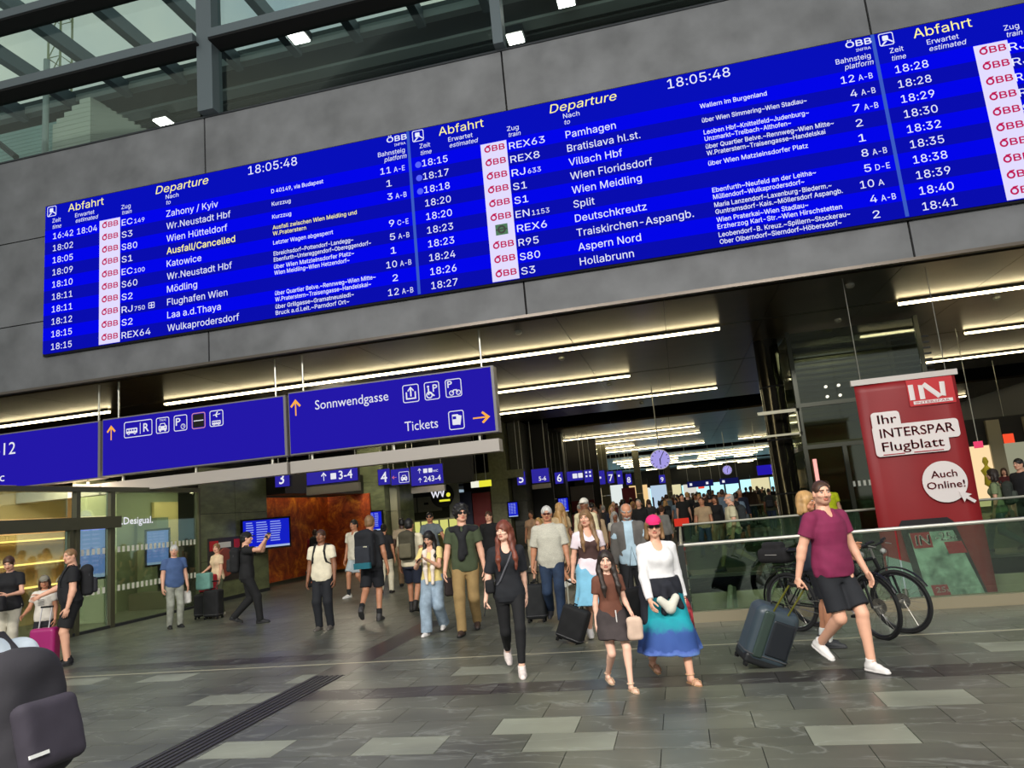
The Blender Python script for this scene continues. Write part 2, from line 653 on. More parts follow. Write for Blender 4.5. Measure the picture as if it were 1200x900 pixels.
# ------------------------------------------------------------------ floor with the escalator well cut out
WL = (0.0, 10.2, 13.0, 15.2)   # well x0 y0 x1 y1
fl = MB()
zt = -0.012
for (a, b, c_, d) in ((-40, -12, 40, WL[1]), (-40, WL[1], WL[0], 130), (WL[0], WL[3], 40, 130), (WL[2], WL[1], 40, WL[3])):
    fl.box(a, b, -0.3, c_, d, zt)
floor = fl.build('floor', mat('grout', (56, 57, 51), 0.7), kind='structure')


def stone_tile(name, col, rough=0.36):
    m = mat(name, col, rough, noise=0.30, scale=0.9, coords='World', stretch=(1.0, 1.5, 1), detail=9, spec=0.5)
    t = m.node_tree
    b = t.nodes['Principled BSDF']
    oi = t.nodes.new('ShaderNodeObjectInfo')
    rr = t.nodes.new('ShaderNodeMapRange')
    rr.inputs['To Min'].default_value = 0.89
    rr.inputs['To Max'].default_value = 1.11
    mx = t.nodes.new('ShaderNodeVectorMath')
    mx.operation = 'SCALE'
    src = b.inputs['Base Color'].links[0].from_socket
    t.links.new(oi.outputs['Random'], rr.inputs['Value'])
    t.links.new(src, mx.inputs[0])
    t.links.new(rr.outputs[0], mx.inputs['Scale'])
    # pale veins
    g_ = t.nodes.new('ShaderNodeNewGeometry')
    mp = t.nodes.new('ShaderNodeMapping')
    mp.inputs['Rotation'].default_value = (0, 0, 0.5)
    mp.inputs['Scale'].default_value = (0.8, 2.4, 1)
    nn = t.nodes.new('ShaderNodeTexNoise')
    nn.inputs['Scale'].default_value = 1.3
    nn.inputs['Detail'].default_value = 7
    nn.inputs['Distortion'].default_value = 0.8
    vr = t.nodes.new('ShaderNodeValToRGB')
    e = vr.color_ramp.elements
    e[0].position = 0.485
    e[0].color = (0, 0, 0, 1)
    e[1].position = 0.5
    e[1].color = (1, 1, 1, 1)
    e2 = vr.color_ramp.elements.new(0.515)
    e2.color = (0, 0, 0, 1)
    t.links.new(g_.outputs['Position'], mp.inputs['Vector'])
    t.links.new(mp.outputs[0], nn.inputs['Vector'])
    t.links.new(nn.outputs['Fac'], vr.inputs['Fac'])
    mm = t.nodes.new('ShaderNodeMix')
    mm.data_type = 'RGBA'
    sc = t.nodes.new('ShaderNodeMath')
    sc.operation = 'MULTIPLY'
    sc.inputs[1].default_value = 0.34
    t.links.new(vr.outputs['Color'], sc.inputs[0])
    t.links.new(sc.outputs[0], mm.inputs[0])
    t.links.new(mx.outputs[0], mm.inputs[6])
    mm.inputs[7].default_value = (0.36, 0.38, 0.34, 1)
    t.links.new(mm.outputs[2], b.inputs['Base Color'])
    return m


M_T = stone_tile('floor_stone', (87, 89, 78))
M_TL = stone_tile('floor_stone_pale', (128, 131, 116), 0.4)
M_TD = stone_tile('floor_stone_dark', (52, 50, 48))
M_T2 = stone_tile('floor_stone_cool', (82, 84, 77), 0.3)
TW, TD = 0.64, 0.39
Y0 = 5.09
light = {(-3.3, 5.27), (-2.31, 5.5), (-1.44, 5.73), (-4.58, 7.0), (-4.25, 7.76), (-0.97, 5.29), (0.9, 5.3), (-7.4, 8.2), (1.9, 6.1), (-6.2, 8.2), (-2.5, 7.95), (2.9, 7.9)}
cnt = 0
field = MB()
dark_f = MB()
X0 = -4.62
ribx = (-4.27, -3.88)


def in_band(x, y):
    return (6.83 < y < 7.27 and x > -3.88) or (8.82 < y < 9.25 and -8.9 < x < -4.27)


for sy in range(-3, 18):
    y = 4.42 + sy * 0.4
    yc = y + 0.2
    # tile range limited to what the photo can show
    xa, xb = -0.78 * yc - 2.2, 0.42 * yc + 0.9
    x = -16.0
    off = (sy % 2) * 0.32
    while x < 7:
        x0, x1 = x + off, x + off + TW
        x += TW
        pcs = []
        if x0 < ribx[0]: pcs.append((x0, min(x1, ribx[0])))
        if x1 > ribx[1]: pcs.append((max(x0, ribx[1]), x1))
        for x0, x1 in pcs:
            if x1 - x0 < .03: continue
            xc = (x0 + x1) / 2
            if yc > 10.1 and x1 > -0.1: continue
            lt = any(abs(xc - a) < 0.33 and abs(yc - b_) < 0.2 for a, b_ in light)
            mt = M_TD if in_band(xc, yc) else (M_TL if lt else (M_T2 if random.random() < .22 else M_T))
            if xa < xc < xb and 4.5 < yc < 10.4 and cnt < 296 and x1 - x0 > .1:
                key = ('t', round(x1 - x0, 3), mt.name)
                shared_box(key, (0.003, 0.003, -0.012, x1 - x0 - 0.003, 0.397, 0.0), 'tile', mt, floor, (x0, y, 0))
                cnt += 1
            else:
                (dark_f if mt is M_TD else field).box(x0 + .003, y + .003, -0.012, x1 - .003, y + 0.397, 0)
print('floor tiles', cnt)
yy = 4.42 + 18 * 0.4
while yy < 60:
    x = -20.0 + (0.32 if int(yy * 10) % 2 else 0)
    while x < 16:
        if not (x + TW > WL[0] - 0.12 and x < WL[2] + 0.2 and yy + 0.8 > WL[1] and yy < WL[3] + 0.1):
            field.box(x + .003, yy + .003, -0.012, x + TW - .003, yy + 0.797, 0)
        x += TW
    yy += 0.8
for sy in range(-14, 0):   # floor around the viewer
    for sx in range(-24, 20):
        field.box(sx * TW + .003, 3.22 - 0.4 + sy * 0.8 + .403, -0.012, sx * TW + TW - .003, 3.22 + 0.4 + sy * 0.8 + .397, 0)
field.build('tile_field', M_T, floor, kind='stuff')
if dark_f.v:
    dark_f.build('dark_tile_field', M_TD, floor, kind='stuff')
# ribbed guide strip, and the pale metal strip crossing the floor
M_RIB = mat('guide_rubber', (52, 51, 50), 0.45)
for k in range(6):
    x = ribx[0] + 0.02 + k * 0.062
    MB().box(x, 3.0, -0.012, x + 0.034, 7.9, 0.005).build('guide_rib', M_RIB, floor)
MB().box(ribx[0], 3.0, -0.012, ribx[1], 7.9, -0.004).box(ribx[0], 7.9, -0.012, ribx[1], 11.6, 0.0).build('guide_strip', mat('guide_dark', (56, 54, 52), 0.3), floor)
MB().box(-10.5, 8.53, -0.01, 12, 8.565, 0.002).build('floor_inlay', mat('inlay', (178, 172, 148), 0.35, 0.2), floor)

# escalator well: lining, lower landing
well = MB()
well.box(WL[0] - 0.02, WL[3], -4, WL[2], WL[3] + 0.2, -0.02)
well.box(WL[0] - 0.2, WL[1] - 0.1, -4, WL[0], WL[3] + 0.2, -0.02)
well.box(WL[2], WL[1] - 0.1, -4, WL[2] + 0.2, WL[3] + 0.2, -0.02)
well.box(WL[0] - 0.2, WL[1] - 0.2, -4, WL[2], WL[1], -0.02)
well.build('wall_well', mat('well_lining', (160, 152, 128), 0.5, noise=0.12, scale=1.5), kind='structure')
MB().box(WL[0], WL[1], -4.1, WL[2], WL[3], -4).build('trim_1', mat('well_floor', (70, 72, 64), 0.5), kind='structure')

# hall side: dark boundary walls of the passage and the far glazed end
MB().box(-22.2, 14.5, 0, -22, 60, 5.5).build('wall_left', mat('void_wall', (30, 29, 27), 0.6), kind='structure')
MB().box(17, 14.5, 3.4, 17.2, 120, 5.5).build('wall_right', mat('void_wall', (30, 29, 27), 0.6), kind='structure')
E_DAY = emitter('daylight_pane', (170, 225, 235), 1.5)
endw = MB().box(-14, 112, 2.9, 20, 112.3, 5.5).box(-14, 112, 0, 20, 112.3, 0.3).build('wall_end', M_FRAMED, kind='structure')
k = 0
x = -12.0
while x < 18:
    MB().box(x, 112.1, 0.3, x + 1.85, 112.15, 2.9).build('pane', E_DAY, endw)
    MB().box(x + 1.85, 111.9, 0.0, x + 2.1, 112.2, 2.9).build('post', M_FRAMED, endw)
    x += 2.1
# ================================================================== DEPARTURE BOARD
E_BR = emitter('led_blue_bright', (3, 6, 238), 0.95)
E_DK = emitter('led_blue_dark', (10, 14, 178), 0.95)
E_HD = emitter('led_blue_header', (8, 16, 190), 0.95)
E_DIV = emitter('led_divider', (62, 96, 205), 0.9)
E_TXT = emitter('led_text', (232, 236, 255), 1.05)
E_YEL = emitter('led_yellow', (255, 246, 150), 1.05)
E_STRP = emitter('led_logo_strip', (226, 220, 255), 1.0)
E_OBB = emitter('led_logo_red', (196, 22, 88), 0.95)
E_DOT = emitter('led_dot', (92, 104, 255), 0.95)
E_GRN = emitter('led_green', (86, 130, 96), 0.9)

BX0, BW, BZT, BH = -14.087, 9.4, 9.912, 3.675
FY = 13.86
UX, UZ = (1, 0, 0), (0, 0, 1)
ROWS = [
    [('16:42', '18:04', 'EC', '149', 'Zahony / Kyiv', ['D 40149, via Budapest'], '11', 'A-E'),
     ('18:02', '', 'S3', '', 'Wr.Neustadt Hbf', ['Kurzzug'], '1', ''),
     ('18:05', '', 'S80', '', 'Wien Hütteldorf', ['Kurzzug'], '3', 'A-B'),
     ('18:09', '', 'S1', '', 'Ausfall/Cancelled', ['Ausfall zwischen Wien Meidling und', 'W.Praterstern'], '', ''),
     ('18:10', '', 'EC', '100', 'Katowice', ['Letzter Wagen abgesperrt'], '9', 'C-E'),
     ('18:11', '', 'S60', '', 'Wr.Neustadt Hbf', ['Ebreichsdorf~Pottendorf-Landegg~', 'Ebenfurth~Untereggendorf~Obereggendorf~'], '5', 'A-B'),
     ('18:11', '', 'S2', '', 'Mödling', ['über Wien Matzleinsdorfer Platz~', 'Wien Meidling~Wien Hetzendorf~'], '1', ''),
     ('18:12', '', 'RJ', '750', 'Flughafen Wien', [], '10', 'A-B'),
     ('18:15', '', 'S2', '', 'Laa a.d.Thaya', ['über Quartier Belve.~Rennweg~Wien Mitte~', 'W.Praterstern~Traisengasse~Handelskai~'], '2', ''),
     ('18:15', '', 'REX64', '', 'Wulkaprodersdorf', ['über Grillgasse~Gramatneusiedl~', 'Bruck a.d.Leit.~Parndorf Ort~'], '12', 'A-B')],
    [('18:15', '', 'REX63', '', 'Pamhagen', ['Wallern im Burgenland'], '12', 'A-B'),
     ('18:17', '', 'REX8', '', 'Bratislava hl.st.', ['über Wien Simmering~Wien Stadlau~'], '4', 'A-B'),
     ('18:18', '', 'RJ', '633', 'Villach Hbf', ['Leoben Hbf~Knittelfeld~Judenburg~', 'Unzmarkt~Treibach-Althofen~'], '7', 'A-B'),
     ('18:20', '', 'S1', '', 'Wien Floridsdorf', ['über Quartier Belve.~Rennweg~Wien Mitte~', 'W.Praterstern~Traisengasse~Handelskai'], '2', ''),
     ('18:20', '', 'S1', '', 'Wien Meidling', ['über Wien Matzleinsdorfer Platz'], '1', ''),
     ('18:23', '', 'EN', '1153', 'Split', [], '8', 'A-B'),
     ('18:23', '', 'REX6', '', 'Deutschkreutz', ['Ebenfurth~Neufeld an der Leitha~', 'Müllendorf~Wulkaprodersdorf~'], '5', 'D-E'),
     ('18:24', '', 'R95', '', 'Traiskirchen-Aspangb.', ['Maria Lanzendorf~Laxenburg-Biederm.~', 'Guntramsdorf-Kais.~Möllersdorf Aspangb.'], '10', 'A'),
     ('18:26', '', 'S80', '', 'Aspern Nord', ['Wien Praterkai~Wien Stadlau~', 'Erzherzog Karl-Str.~Wien Hirschstetten'], '4', 'A-B'),
     ('18:27', '', 'S3', '', 'Hollabrunn', ['Leobendorf-B. Kreuz.~Spillern~Stockerau~', 'Ober Olberndorf~Sierndorf~Höbersdorf~'], '2', '')],
    [('18:28', '', 'RJ', '', '', [], '', ''), ('18:28', '', 'RJ', '', '', [], '', ''), ('18:29', '', 'R', '', '', [], '', ''),
     ('18:30', '', 'R', '', '', [], '', ''), ('18:32', '', 'S', '', '', [], '', ''), ('18:35', '', '', '', '', [], '', ''),
     ('18:38', '', '', '', '', [], '', ''), ('18:39', '', '', '', '', [], '', ''), ('18:40', '', '', '', '', [], '', ''), ('18:41', '', '', '', '', [], '', '')]]
TM = [{}, {}, {}]


def T(mb, s, x, v, h, width=None, bold=0.0, mi=0, align='L', slant=0.0, res=1, y=FY - 0.006):
    put_text(mb, s, (x, y, BZT - v), UX, UZ, width=width, h=h, font=F_LED, res=res, bold=bold, mi=mi, align=align, slant=slant)


def train_icon(mb, x, v, s, y):
    z = BZT - v
    ring2d(mb, rrect(x + s / 2, z - s / 2, s / 2, s / 2, s * 0.15), rrect(x + s / 2, z - s / 2, s / 2 - 0.015, s / 2 - 0.015, s * 0.12), y)
    face2d(mb, rrect(x + s * 0.45, z - s * 0.4, s * 0.2, s * 0.2, s * 0.08), y)
    face2d(mb, [(x + s * 0.1, z - s * 0.95), (x + s * 0.35, z - s * 0.65), (x + s * 0.55, z - s * 0.65), (x + s * 0.2, z - s * 0.95)], y)
    face2d(mb, [(x + s * 0.62, z - s * 0.62), (x + s * 0.92, z - s * 0.85), (x + s * 0.92, z - s * 0.72), (x + s * 0.62, z - s * 0.5)], y)


BL = ('left third of the long blue departure board, first departure 16:42', 'middle third of the blue departure board, first departure 18:15 with three dots',
      'right third of the blue departure board, first departure 18:28, cut by edge')
for m in range(3):
    x0 = BX0 + m * BW
    bd = empty('departure_board', (0, 0, 0), 0, BL[m], 'display board', 'wide departure display on the grey wall')
    MB().box(x0 - (0.05 if m == 0 else 0), FY + 0.06, BZT - BH - 0.05, x0 + BW, 13.98, BZT + 0.05).build('housing', M_BLACK, bd)
    hd = MB().box(x0, FY, BZT - 0.63, x0 + BW, FY + 0.06, BZT).build('header_band', E_HD, bd)
    h = MB()
    T(h, 'Abfahrt', x0 + 0.66, 0.25, 0.19, 1.0, mi=1)
    T(h, 'Departure', x0 + 3.08, 0.26, 0.19, 1.38, slant=0.2, mi=1)
    T(h, '18:05:48', x0 + 5.5, 0.25, 0.20, 1.22)
    T(h, 'ÖBB', x0 + 9.33, 0.17, 0.12, 0.46, bold=0.02, align='R')
    T(h, 'INFRA', x0 + 9.3, 0.28, 0.055, 0.26, align='R')
    T(h, 'Bahnsteig', x0 + 9.27, 0.46, 0.105, 0.62, align='R')
    T(h, 'platform', x0 + 9.29, 0.60, 0.105, 0.5, slant=0.2, align='R')
    T(h, 'Zeit', x0 + 0.21, 0.45, 0.1, 0.24)
    T(h, 'time', x0 + 0.21, 0.61, 0.1, 0.25, slant=0.2)
    T(h, 'Erwartet', x0 + 0.86, 0.43, 0.1, 0.54)
    T(h, 'estimated', x0 + 0.87, 0.57, 0.1, 0.62, slant=0.2)
    T(h, 'Zug', x0 + 2.15, 0.46, 0.1, 0.25)
    T(h, 'train', x0 + 2.16, 0.60, 0.1, 0.26, slant=0.2)
    T(h, 'Nach', x0 + 3.35, 0.43, 0.1, 0.34)
    T(h, 'to', x0 + 3.35, 0.57, 0.1, 0.12, slant=0.2)
    train_icon(h, x0 + 0.06, 0.02, 0.26, FY - 0.006)
    h.build('lettering', [E_TXT, E_YEL], hd)
    for k, (tm, ex, ty, no, de, via, pl, se) in enumerate(ROWS[m]):
        v0 = 0.63 + k * 0.3045
        bri = (k % 2 == 0)
        st = MB().box(x0, FY, BZT - v0 - 0.3045, x0 + BW, FY + 0.06, BZT - v0).build('row_stripe', E_BR if bri else E_DK, bd)
        q = MB()
        vb = v0 + 0.245
        T(q, tm, x0 + 0.24, vb, 0.15, 0.57, res=2)
        if ex: T(q, ex, x0 + 0.92, vb, 0.15, 0.56)
        if ty: T(q, ty, x0 + 2.16, vb, 0.15, {1: 0.12, 2: 0.29, 3: 0.42, 4: 0.62, 5: 0.76}[len(ty)])
        if no: T(q, no, x0 + 2.5, vb, 0.105, 0.085 * len(no) + 0.02)
        if no == '750':
            ring2d(q, rrect(x0 + 2.95, BZT - vb + .07, .08, .07, .02), rrect(x0 + 2.95, BZT - vb + .07, .065, .055, .015), FY - 0.006)
            face2d(q, [(x0 + 2.9, BZT - vb + .06), (x0 + 3.0, BZT - vb + .06), (x0 + 3.0, BZT - vb + .08), (x0 + 2.9, BZT - vb + .08)], FY - 0.006)
            face2d(q, [(x0 + 2.94, BZT - vb + .02), (x0 + 2.96, BZT - vb + .02), (x0 + 2.96, BZT - vb + .12), (x0 + 2.94, BZT - vb + .12)], FY - 0.006)
        yel = de.startswith('Ausfall')
        if de: T(q, de, x0 + 3.36, vb, 0.155, None, mi=1 if yel else 0, bold=0.012 if yel else 0)
        for j, vv in enumerate(via):
            vy = vb - (0.07 if len(via) == 1 else (0.12 if j == 0 else -0.02))
            T(q, vv, x0 + 6.06, vy, 0.092, min(2.4, 0.0575 * len(vv) + 0.06), mi=1 if yel else 0, bold=0.01)
        if pl: T(q, pl, x0 + 8.92, vb, 0.145, 0.12 * len(pl), align='R')
        if se: T(q, se, x0 + 8.99, vb, 0.115, 0.25 if len(se) > 1 else 0.1)
        if m == 1 and k < 3:
            face2d(q, circ(x0 + 0.15, BZT - vb + 0.06, 0.07), FY - 0.005, mi=2)
        q.build('lettering', [E_TXT, E_YEL, E_DOT], st)
    xs = x0 + (1.55 if m < 2 else 1.6)
    ls = MB().box(xs, FY - 0.008, BZT - BH, xs + 0.56, FY, BZT - 0.65).build('logo_strip', E_STRP, bd)
    q = MB()
    for k in range(10):
        vb = 0.63 + k * 0.3045 + 0.215
        if m == 1 and k == 6:
            face2d(q, [(xs + .16, BZT - vb - .03), (xs + .42, BZT - vb - .03), (xs + .42, BZT - vb + .2), (xs + .16, BZT - vb + .2)], FY - 0.012, mi=1)
            ring2d(q, circ(xs + .29, BZT - vb + .085, .09), circ(xs + .29, BZT - vb + .085, .05), FY - 0.016, mi=2)
            face2d(q, [(xs + .17, BZT - vb + .07), (xs + .41, BZT - vb + .07), (xs + .41, BZT - vb + .1), (xs + .17, BZT - vb + .1)], FY - 0.018, mi=2)
        else:
            ring2d(q, circ(xs + .145, BZT - vb + .06, .07), circ(xs + .145, BZT - vb + .06, .038), FY - 0.012)
            face2d(q, [(xs + .12, BZT - vb + .12), (xs + .2, BZT - vb + .12), (xs + .22, BZT - vb + .155), (xs + .13, BZT - vb + .145)], FY - 0.012)
            T(q, 'BB', xs + .24, vb, .125, .27, bold=0.035, y=FY - 0.012)
    q.build('logo', [E_OBB, E_GRN, mat('logo_dark', (20, 30, 20))], ls)
    if m < 2:
        MB().box(x0 + BW - 0.065, FY - 0.01, BZT - BH, x0 + BW - .005, FY, BZT).build('divider', E_DIV, bd)

# ================================================================== WAYFINDING SIGNS
E_SG = emitter('sign_blue', (38, 26, 176), 0.9)
E_SG2 = emitter('sign_blue_far', (52, 44, 170), 0.8)
E_ORA = emitter('sign_orange', (255, 176, 70), 1.0)
M_BAR = mat('sign_bar_grey', (176, 168, 160), 0.5)
M_BAR2 = mat('sign_case', (120, 116, 118), 0.45)


def arrow(mb, cx, cz, s, y, d='up', mi=0, w=0.16):
    p = [(-w * .5, -1), (w * .5, -1), (w * .5, .45), (.5, -.02), (.68, .16), (0, .95), (-.68, .16), (-.5, -.02), (-w * .5, .45)]
    rot = {'up': lambda a, b: (a, b), 'right': lambda a, b: (b, -a), 'left': lambda a, b: (-b, a)}[d]
    P = [rot(a * s, b * s) for a, b in p]
    P = [(cx + a, cz + b) for a, b in P]
    # as three convex pieces
    face2d(mb, [P[0], P[1], P[2], P[8]], y, mi)
    face2d(mb, [P[2], P[3], P[4], P[5]], y, mi)
    face2d(mb, [P[8], P[5], P[6], P[7]], y, mi)
    face2d(mb, [P[8], P[2], P[5]], y, mi)


def icon_box(mb, x0, z0, x1, z1, y, mi=0):
    cx, cz, hw, hh = (x0 + x1) / 2, (z0 + z1) / 2, (x1 - x0) / 2, (z1 - z0) / 2
    ring2d(mb, rrect(cx, cz, hw, hh, .05), rrect(cx, cz, hw - .018, hh - .018, .035), y, mi)


def bus(mb, x, z, s, y, mi=0, dk=1):
    face2d(mb, rrect(x, z, s, s * .4, s * .12), y, mi)
    for k in range(4):
        face2d(mb, rrect(x - s * .7 + k * s * .45, z + s * .08, s * .16, s * .14, .004), y - .003, dk)
    for k in (-.55, .55):
        face2d(mb, circ(x + k * s, z - s * .42, s * .2, 12), y - .002, mi)
        face2d(mb, circ(x + k * s, z - s * .42, s * .09, 10), y - .004, dk)


def carfront(mb, x, z, s, y, mi=0, dk=1):
    face2d(mb, rrect(x, z - s * .15, s, s * .5, s * .2), y, mi)
    face2d(mb, [(x - s * .8, z + s * .2), (x + s * .8, z + s * .2), (x + s * .55, z + s * .85), (x - s * .55, z + s * .85)], y, mi)
    face2d(mb, [(x - s * .6, z + s * .25), (x + s * .6, z + s * .25), (x + s * .42, z + s * .7), (x - s * .42, z + s * .7)], y - .003, dk)
    for k in (-.6, .6):
        face2d(mb, rrect(x + k * s, z - s * .7, s * .2, s * .22, .01), y, mi)
        face2d(mb, circ(x + k * s, z - s * .1, s * .14, 10), y - .003, dk)


def sign_case(x0, x1, z0, z1, y, label, rods, cat='sign'):
    s = empty('direction_sign', (0, y, 0), 0, label, cat)
    MB().box(x0, 0, z0, x1, 0.28, z1).build('case', M_BAR2, s)
    MB().box(x0 + .02, -0.012, z0 + .03, x1 - .06, 0, z1 - .03).build('face_panel', E_SG, s)
    MB().box(x0, -.02, 2.86, x1 - .01, .3, 3.12).build('cable_bar', M_BAR, s)
    for r in rods:
        MB().cyl((r, .14, z1), (r, .14, 5.5), .022, 8).build('rod', M_ALU, s)
    for r in (x0 + .45, (x0 + x1) / 2, x1 - .45):
        MB().cyl((r, .14, 3.1), (r, .14, z0), .03, 8).build('stud', M_ALU, s)
    return s


SY = -0.018
s = sign_case(-8.17, -3.44, 3.26, 4.66, 14.5, 'hanging blue sign reading Sonnwendgasse and Tickets', (-7.87, -3.72))
q = MB()
X = -8.17
arrow(q, X + .18, 4.31, .19, SY, 'up', 2)
put_text(q, 'Sonnwendgasse', (X + .65, SY, 4.2), UX, UZ, width=1.72, h=.2, res=3)
for (a, b) in ((2.7, 3.07), (3.19, 3.53), (3.66, 4.02)):
    icon_box(q, X + a, 4.09, X + b, 4.48, SY)
# export box + arrow
face2d(q, [(X + 2.77, 4.16), (X + 3.0, 4.16), (X + 3.0, 4.19), (X + 2.77, 4.19)], SY)
face2d(q, [(X + 2.77, 4.16), (X + 2.8, 4.16), (X + 2.8, 4.32), (X + 2.77, 4.32)], SY)
face2d(q, [(X + 2.97, 4.16), (X + 3.0, 4.16), (X + 3.0, 4.32), (X + 2.97, 4.32)], SY)
arrow(q, X + 2.885, 4.33, .11, SY, 'up', 0, .3)
# wheelchair + P
put_text(q, 'P', (X + 3.38, SY, 4.26), UX, UZ, width=.1, h=.15, res=2, bold=.02)
ring2d(q, circ(X + 3.3, 4.2, .075), circ(X + 3.3, 4.2, .05), SY)
face2d(q, circ(X + 3.28, 4.38, .025, 10), SY)
face2d(q, [(X + 3.27, 4.2), (X + 3.3, 4.2), (X + 3.3, 4.35), (X + 3.27, 4.35)], SY)
face2d(q, [(X + 3.29, 4.25), (X + 3.4, 4.16), (X + 3.42, 4.18), (X + 3.31, 4.28)], SY)
# P + bicycle
put_text(q, 'P', (X + 3.71, SY, 4.3), UX, UZ, width=.1, h=.14, res=2, bold=.02)
for k in (3.79, 3.94):
    ring2d(q, circ(X + k, 4.18, .055), circ(X + k, 4.18, .037), SY)
face2d(q, [(X + 3.79, 4.18), (X + 3.83, 4.25), (X + 3.91, 4.25), (X + 3.94, 4.18), (X + 3.92, 4.18), (X + 3.89, 4.23), (X + 3.85, 4.23), (X + 3.81, 4.18)], SY)
put_text(q, 'Tickets', (X + 2.7, SY, 3.49), UX, UZ, width=.74, h=.2, res=3)
icon_box(q, X + 3.68, 3.4, X + 4.02, 3.8, SY)
face2d(q, rrect(X + 3.83, 3.61, .07, .11, .02), SY)
face2d(q, rrect(X + 3.81, 3.65, .04, .03, .005), SY - .003, 1)
face2d(q, [(X + 3.88, 3.5), (X + 3.93, 3.49), (X + 3.97, 3.68), (X + 3.9, 3.7)], SY - .001)
arrow(q, X + 4.4, 3.59, .19, SY, 'right', 2)
q.build('lettering', [WHITE_E, E_SG, E_ORA], s)

s = sign_case(-13.0, -8.24, 3.26, 4.62, 14.5, 'hanging blue sign with a row of bus, R, taxi, P and airport bus symbols', (-12.68, -8.55))
q = MB()
X = -13.0
arrow(q, X + .25, 4.28, .18, SY, 'up', 2)
icon_box(q, X + .6, 4.1, X + 1.36, 4.48, SY)
bus(q, X + .81, 4.26, .15, SY)
face2d(q, [(X + 1.03, 4.16), (X + 1.045, 4.16), (X + 1.045, 4.42), (X + 1.03, 4.42)], SY)
put_text(q, 'R', (X + 1.12, SY, 4.2), UX, UZ, width=.14, h=.19, res=2, bold=.02)
for a in (1.46, 1.93, 2.4, 2.86):
    icon_box(q, X + a, 4.11, X + a + .35, 4.48, SY, 3 if a == 2.4 else 0)
put_text(q, 'TAXI', (X + 1.55, SY, 4.39), UX, UZ, width=.17, h=.05, res=1)
carfront(q, X + 1.635, 4.25, .11, SY)
put_text(q, 'P', (X + 1.98, SY, 4.24), UX, UZ, width=.12, h=.17, res=2, bold=.02)
ring2d(q, circ(X + 2.17, 4.21, .06), circ(X + 2.17, 4.21, .045), SY)
face2d(q, [(X + 2.165, 4.21), (X + 2.175, 4.21), (X + 2.175, 4.25), (X + 2.165, 4.25)], SY)
face2d(q, [(X + 2.165, 4.205), (X + 2.2, 4.205), (X + 2.2, 4.215), (X + 2.165, 4.215)], SY)
face2d(q, rrect(X + 2.575, 4.295, .14, .15, .02), SY - .001, 4)
face2d(q, [(X + 2.45, 4.285), (X + 2.7, 4.285), (X + 2.7, 4.305), (X + 2.45, 4.305)], SY - .003, 0)
bus(q, X + 3.03, 4.2, .11, SY)
face2d(q, [(X + 2.95, 4.36), (X + 3.13, 4.38), (X + 3.13, 4.4), (X + 2.95, 4.38)], SY)
face2d(q, [(X + 3.0, 4.37), (X + 3.04, 4.37), (X + 3.08, 4.45), (X + 3.05, 4.45)], SY)
face2d(q, [(X + 3.0, 4.37), (X + 3.04, 4.37), (X + 3.06, 4.32), (X + 3.03, 4.32)], SY)
q.build('lettering', [WHITE_E, E_SG, E_ORA, emitter('sign_pink', (225, 150, 170), .9), M_BLACK], s)

s = sign_case(-18.0, -13.07, 3.24, 4.6, 14.5, 'hanging blue sign cut by the left edge, number 12 showing', (-13.23, -17.6))
q = MB()
put_text(q, '1-12', (-12.98 - 2.47, SY, 4.07), UX, UZ, width=.72, h=.29, res=3, align='R')
put_text(q, 'abc', (-15.75, SY, 3.44), UX, UZ, width=.5, h=.2, res=3, align='R')
q.v and q.build('lettering', [WHITE_E], s)


def small_sign(name, x0, x1, z0, z1, y, label, texts, bar=None, col=E_SG2, cat='sign', roddy=5.5):
    s = empty(name, (0, y, 0), 0, label, cat)
    MB().box(x0, 0, z0, x1, 0.12, z1).build('case', M_FRAMED, s)
    MB().box(x0 + .02, -0.01, z0 + .02, x1 - .02, 0, z1 - .02).build('face_panel', col, s)
    q = MB()
    for t in texts:
        st, tx, tz, h = t[:4]
        if st == '^': arrow(q, tx, tz + h / 2, h / 2, -.016, 'up')
        elif st == '<': arrow(q, tx, tz + h / 2, h / 2, -.016, 'left', 1)
        elif st == 'BUS':
            icon_box(q, tx, tz, tx + h, tz + h, -.016)
            carfront(q, tx + h / 2, tz + h * .42, h * .3, -.016, 0, 2)
        elif st == 'BX': face2d(q, rrect(tx + h / 2, tz + h / 2, h / 2, h / 2, h * .1), -.016)
        else: put_text(q, st, (tx, -.016, tz), UX, UZ, h=h, res=2, bold=.02)
    if q.v: q.build('lettering', [WHITE_E, emitter('sign_red', (225, 120, 120), .9), col], s)
    if bar: MB().box(x0, -.02, z0 - bar - .04, x1, .14, z0 - .04).build('cable_bar', M_BAR, s)
    for r in (x0 + .1, x1 - .1):
        MB().cyl((r, .06, z1), (r, .06, roddy), .015, 6).build('rod', M_ALU, s)
    return s


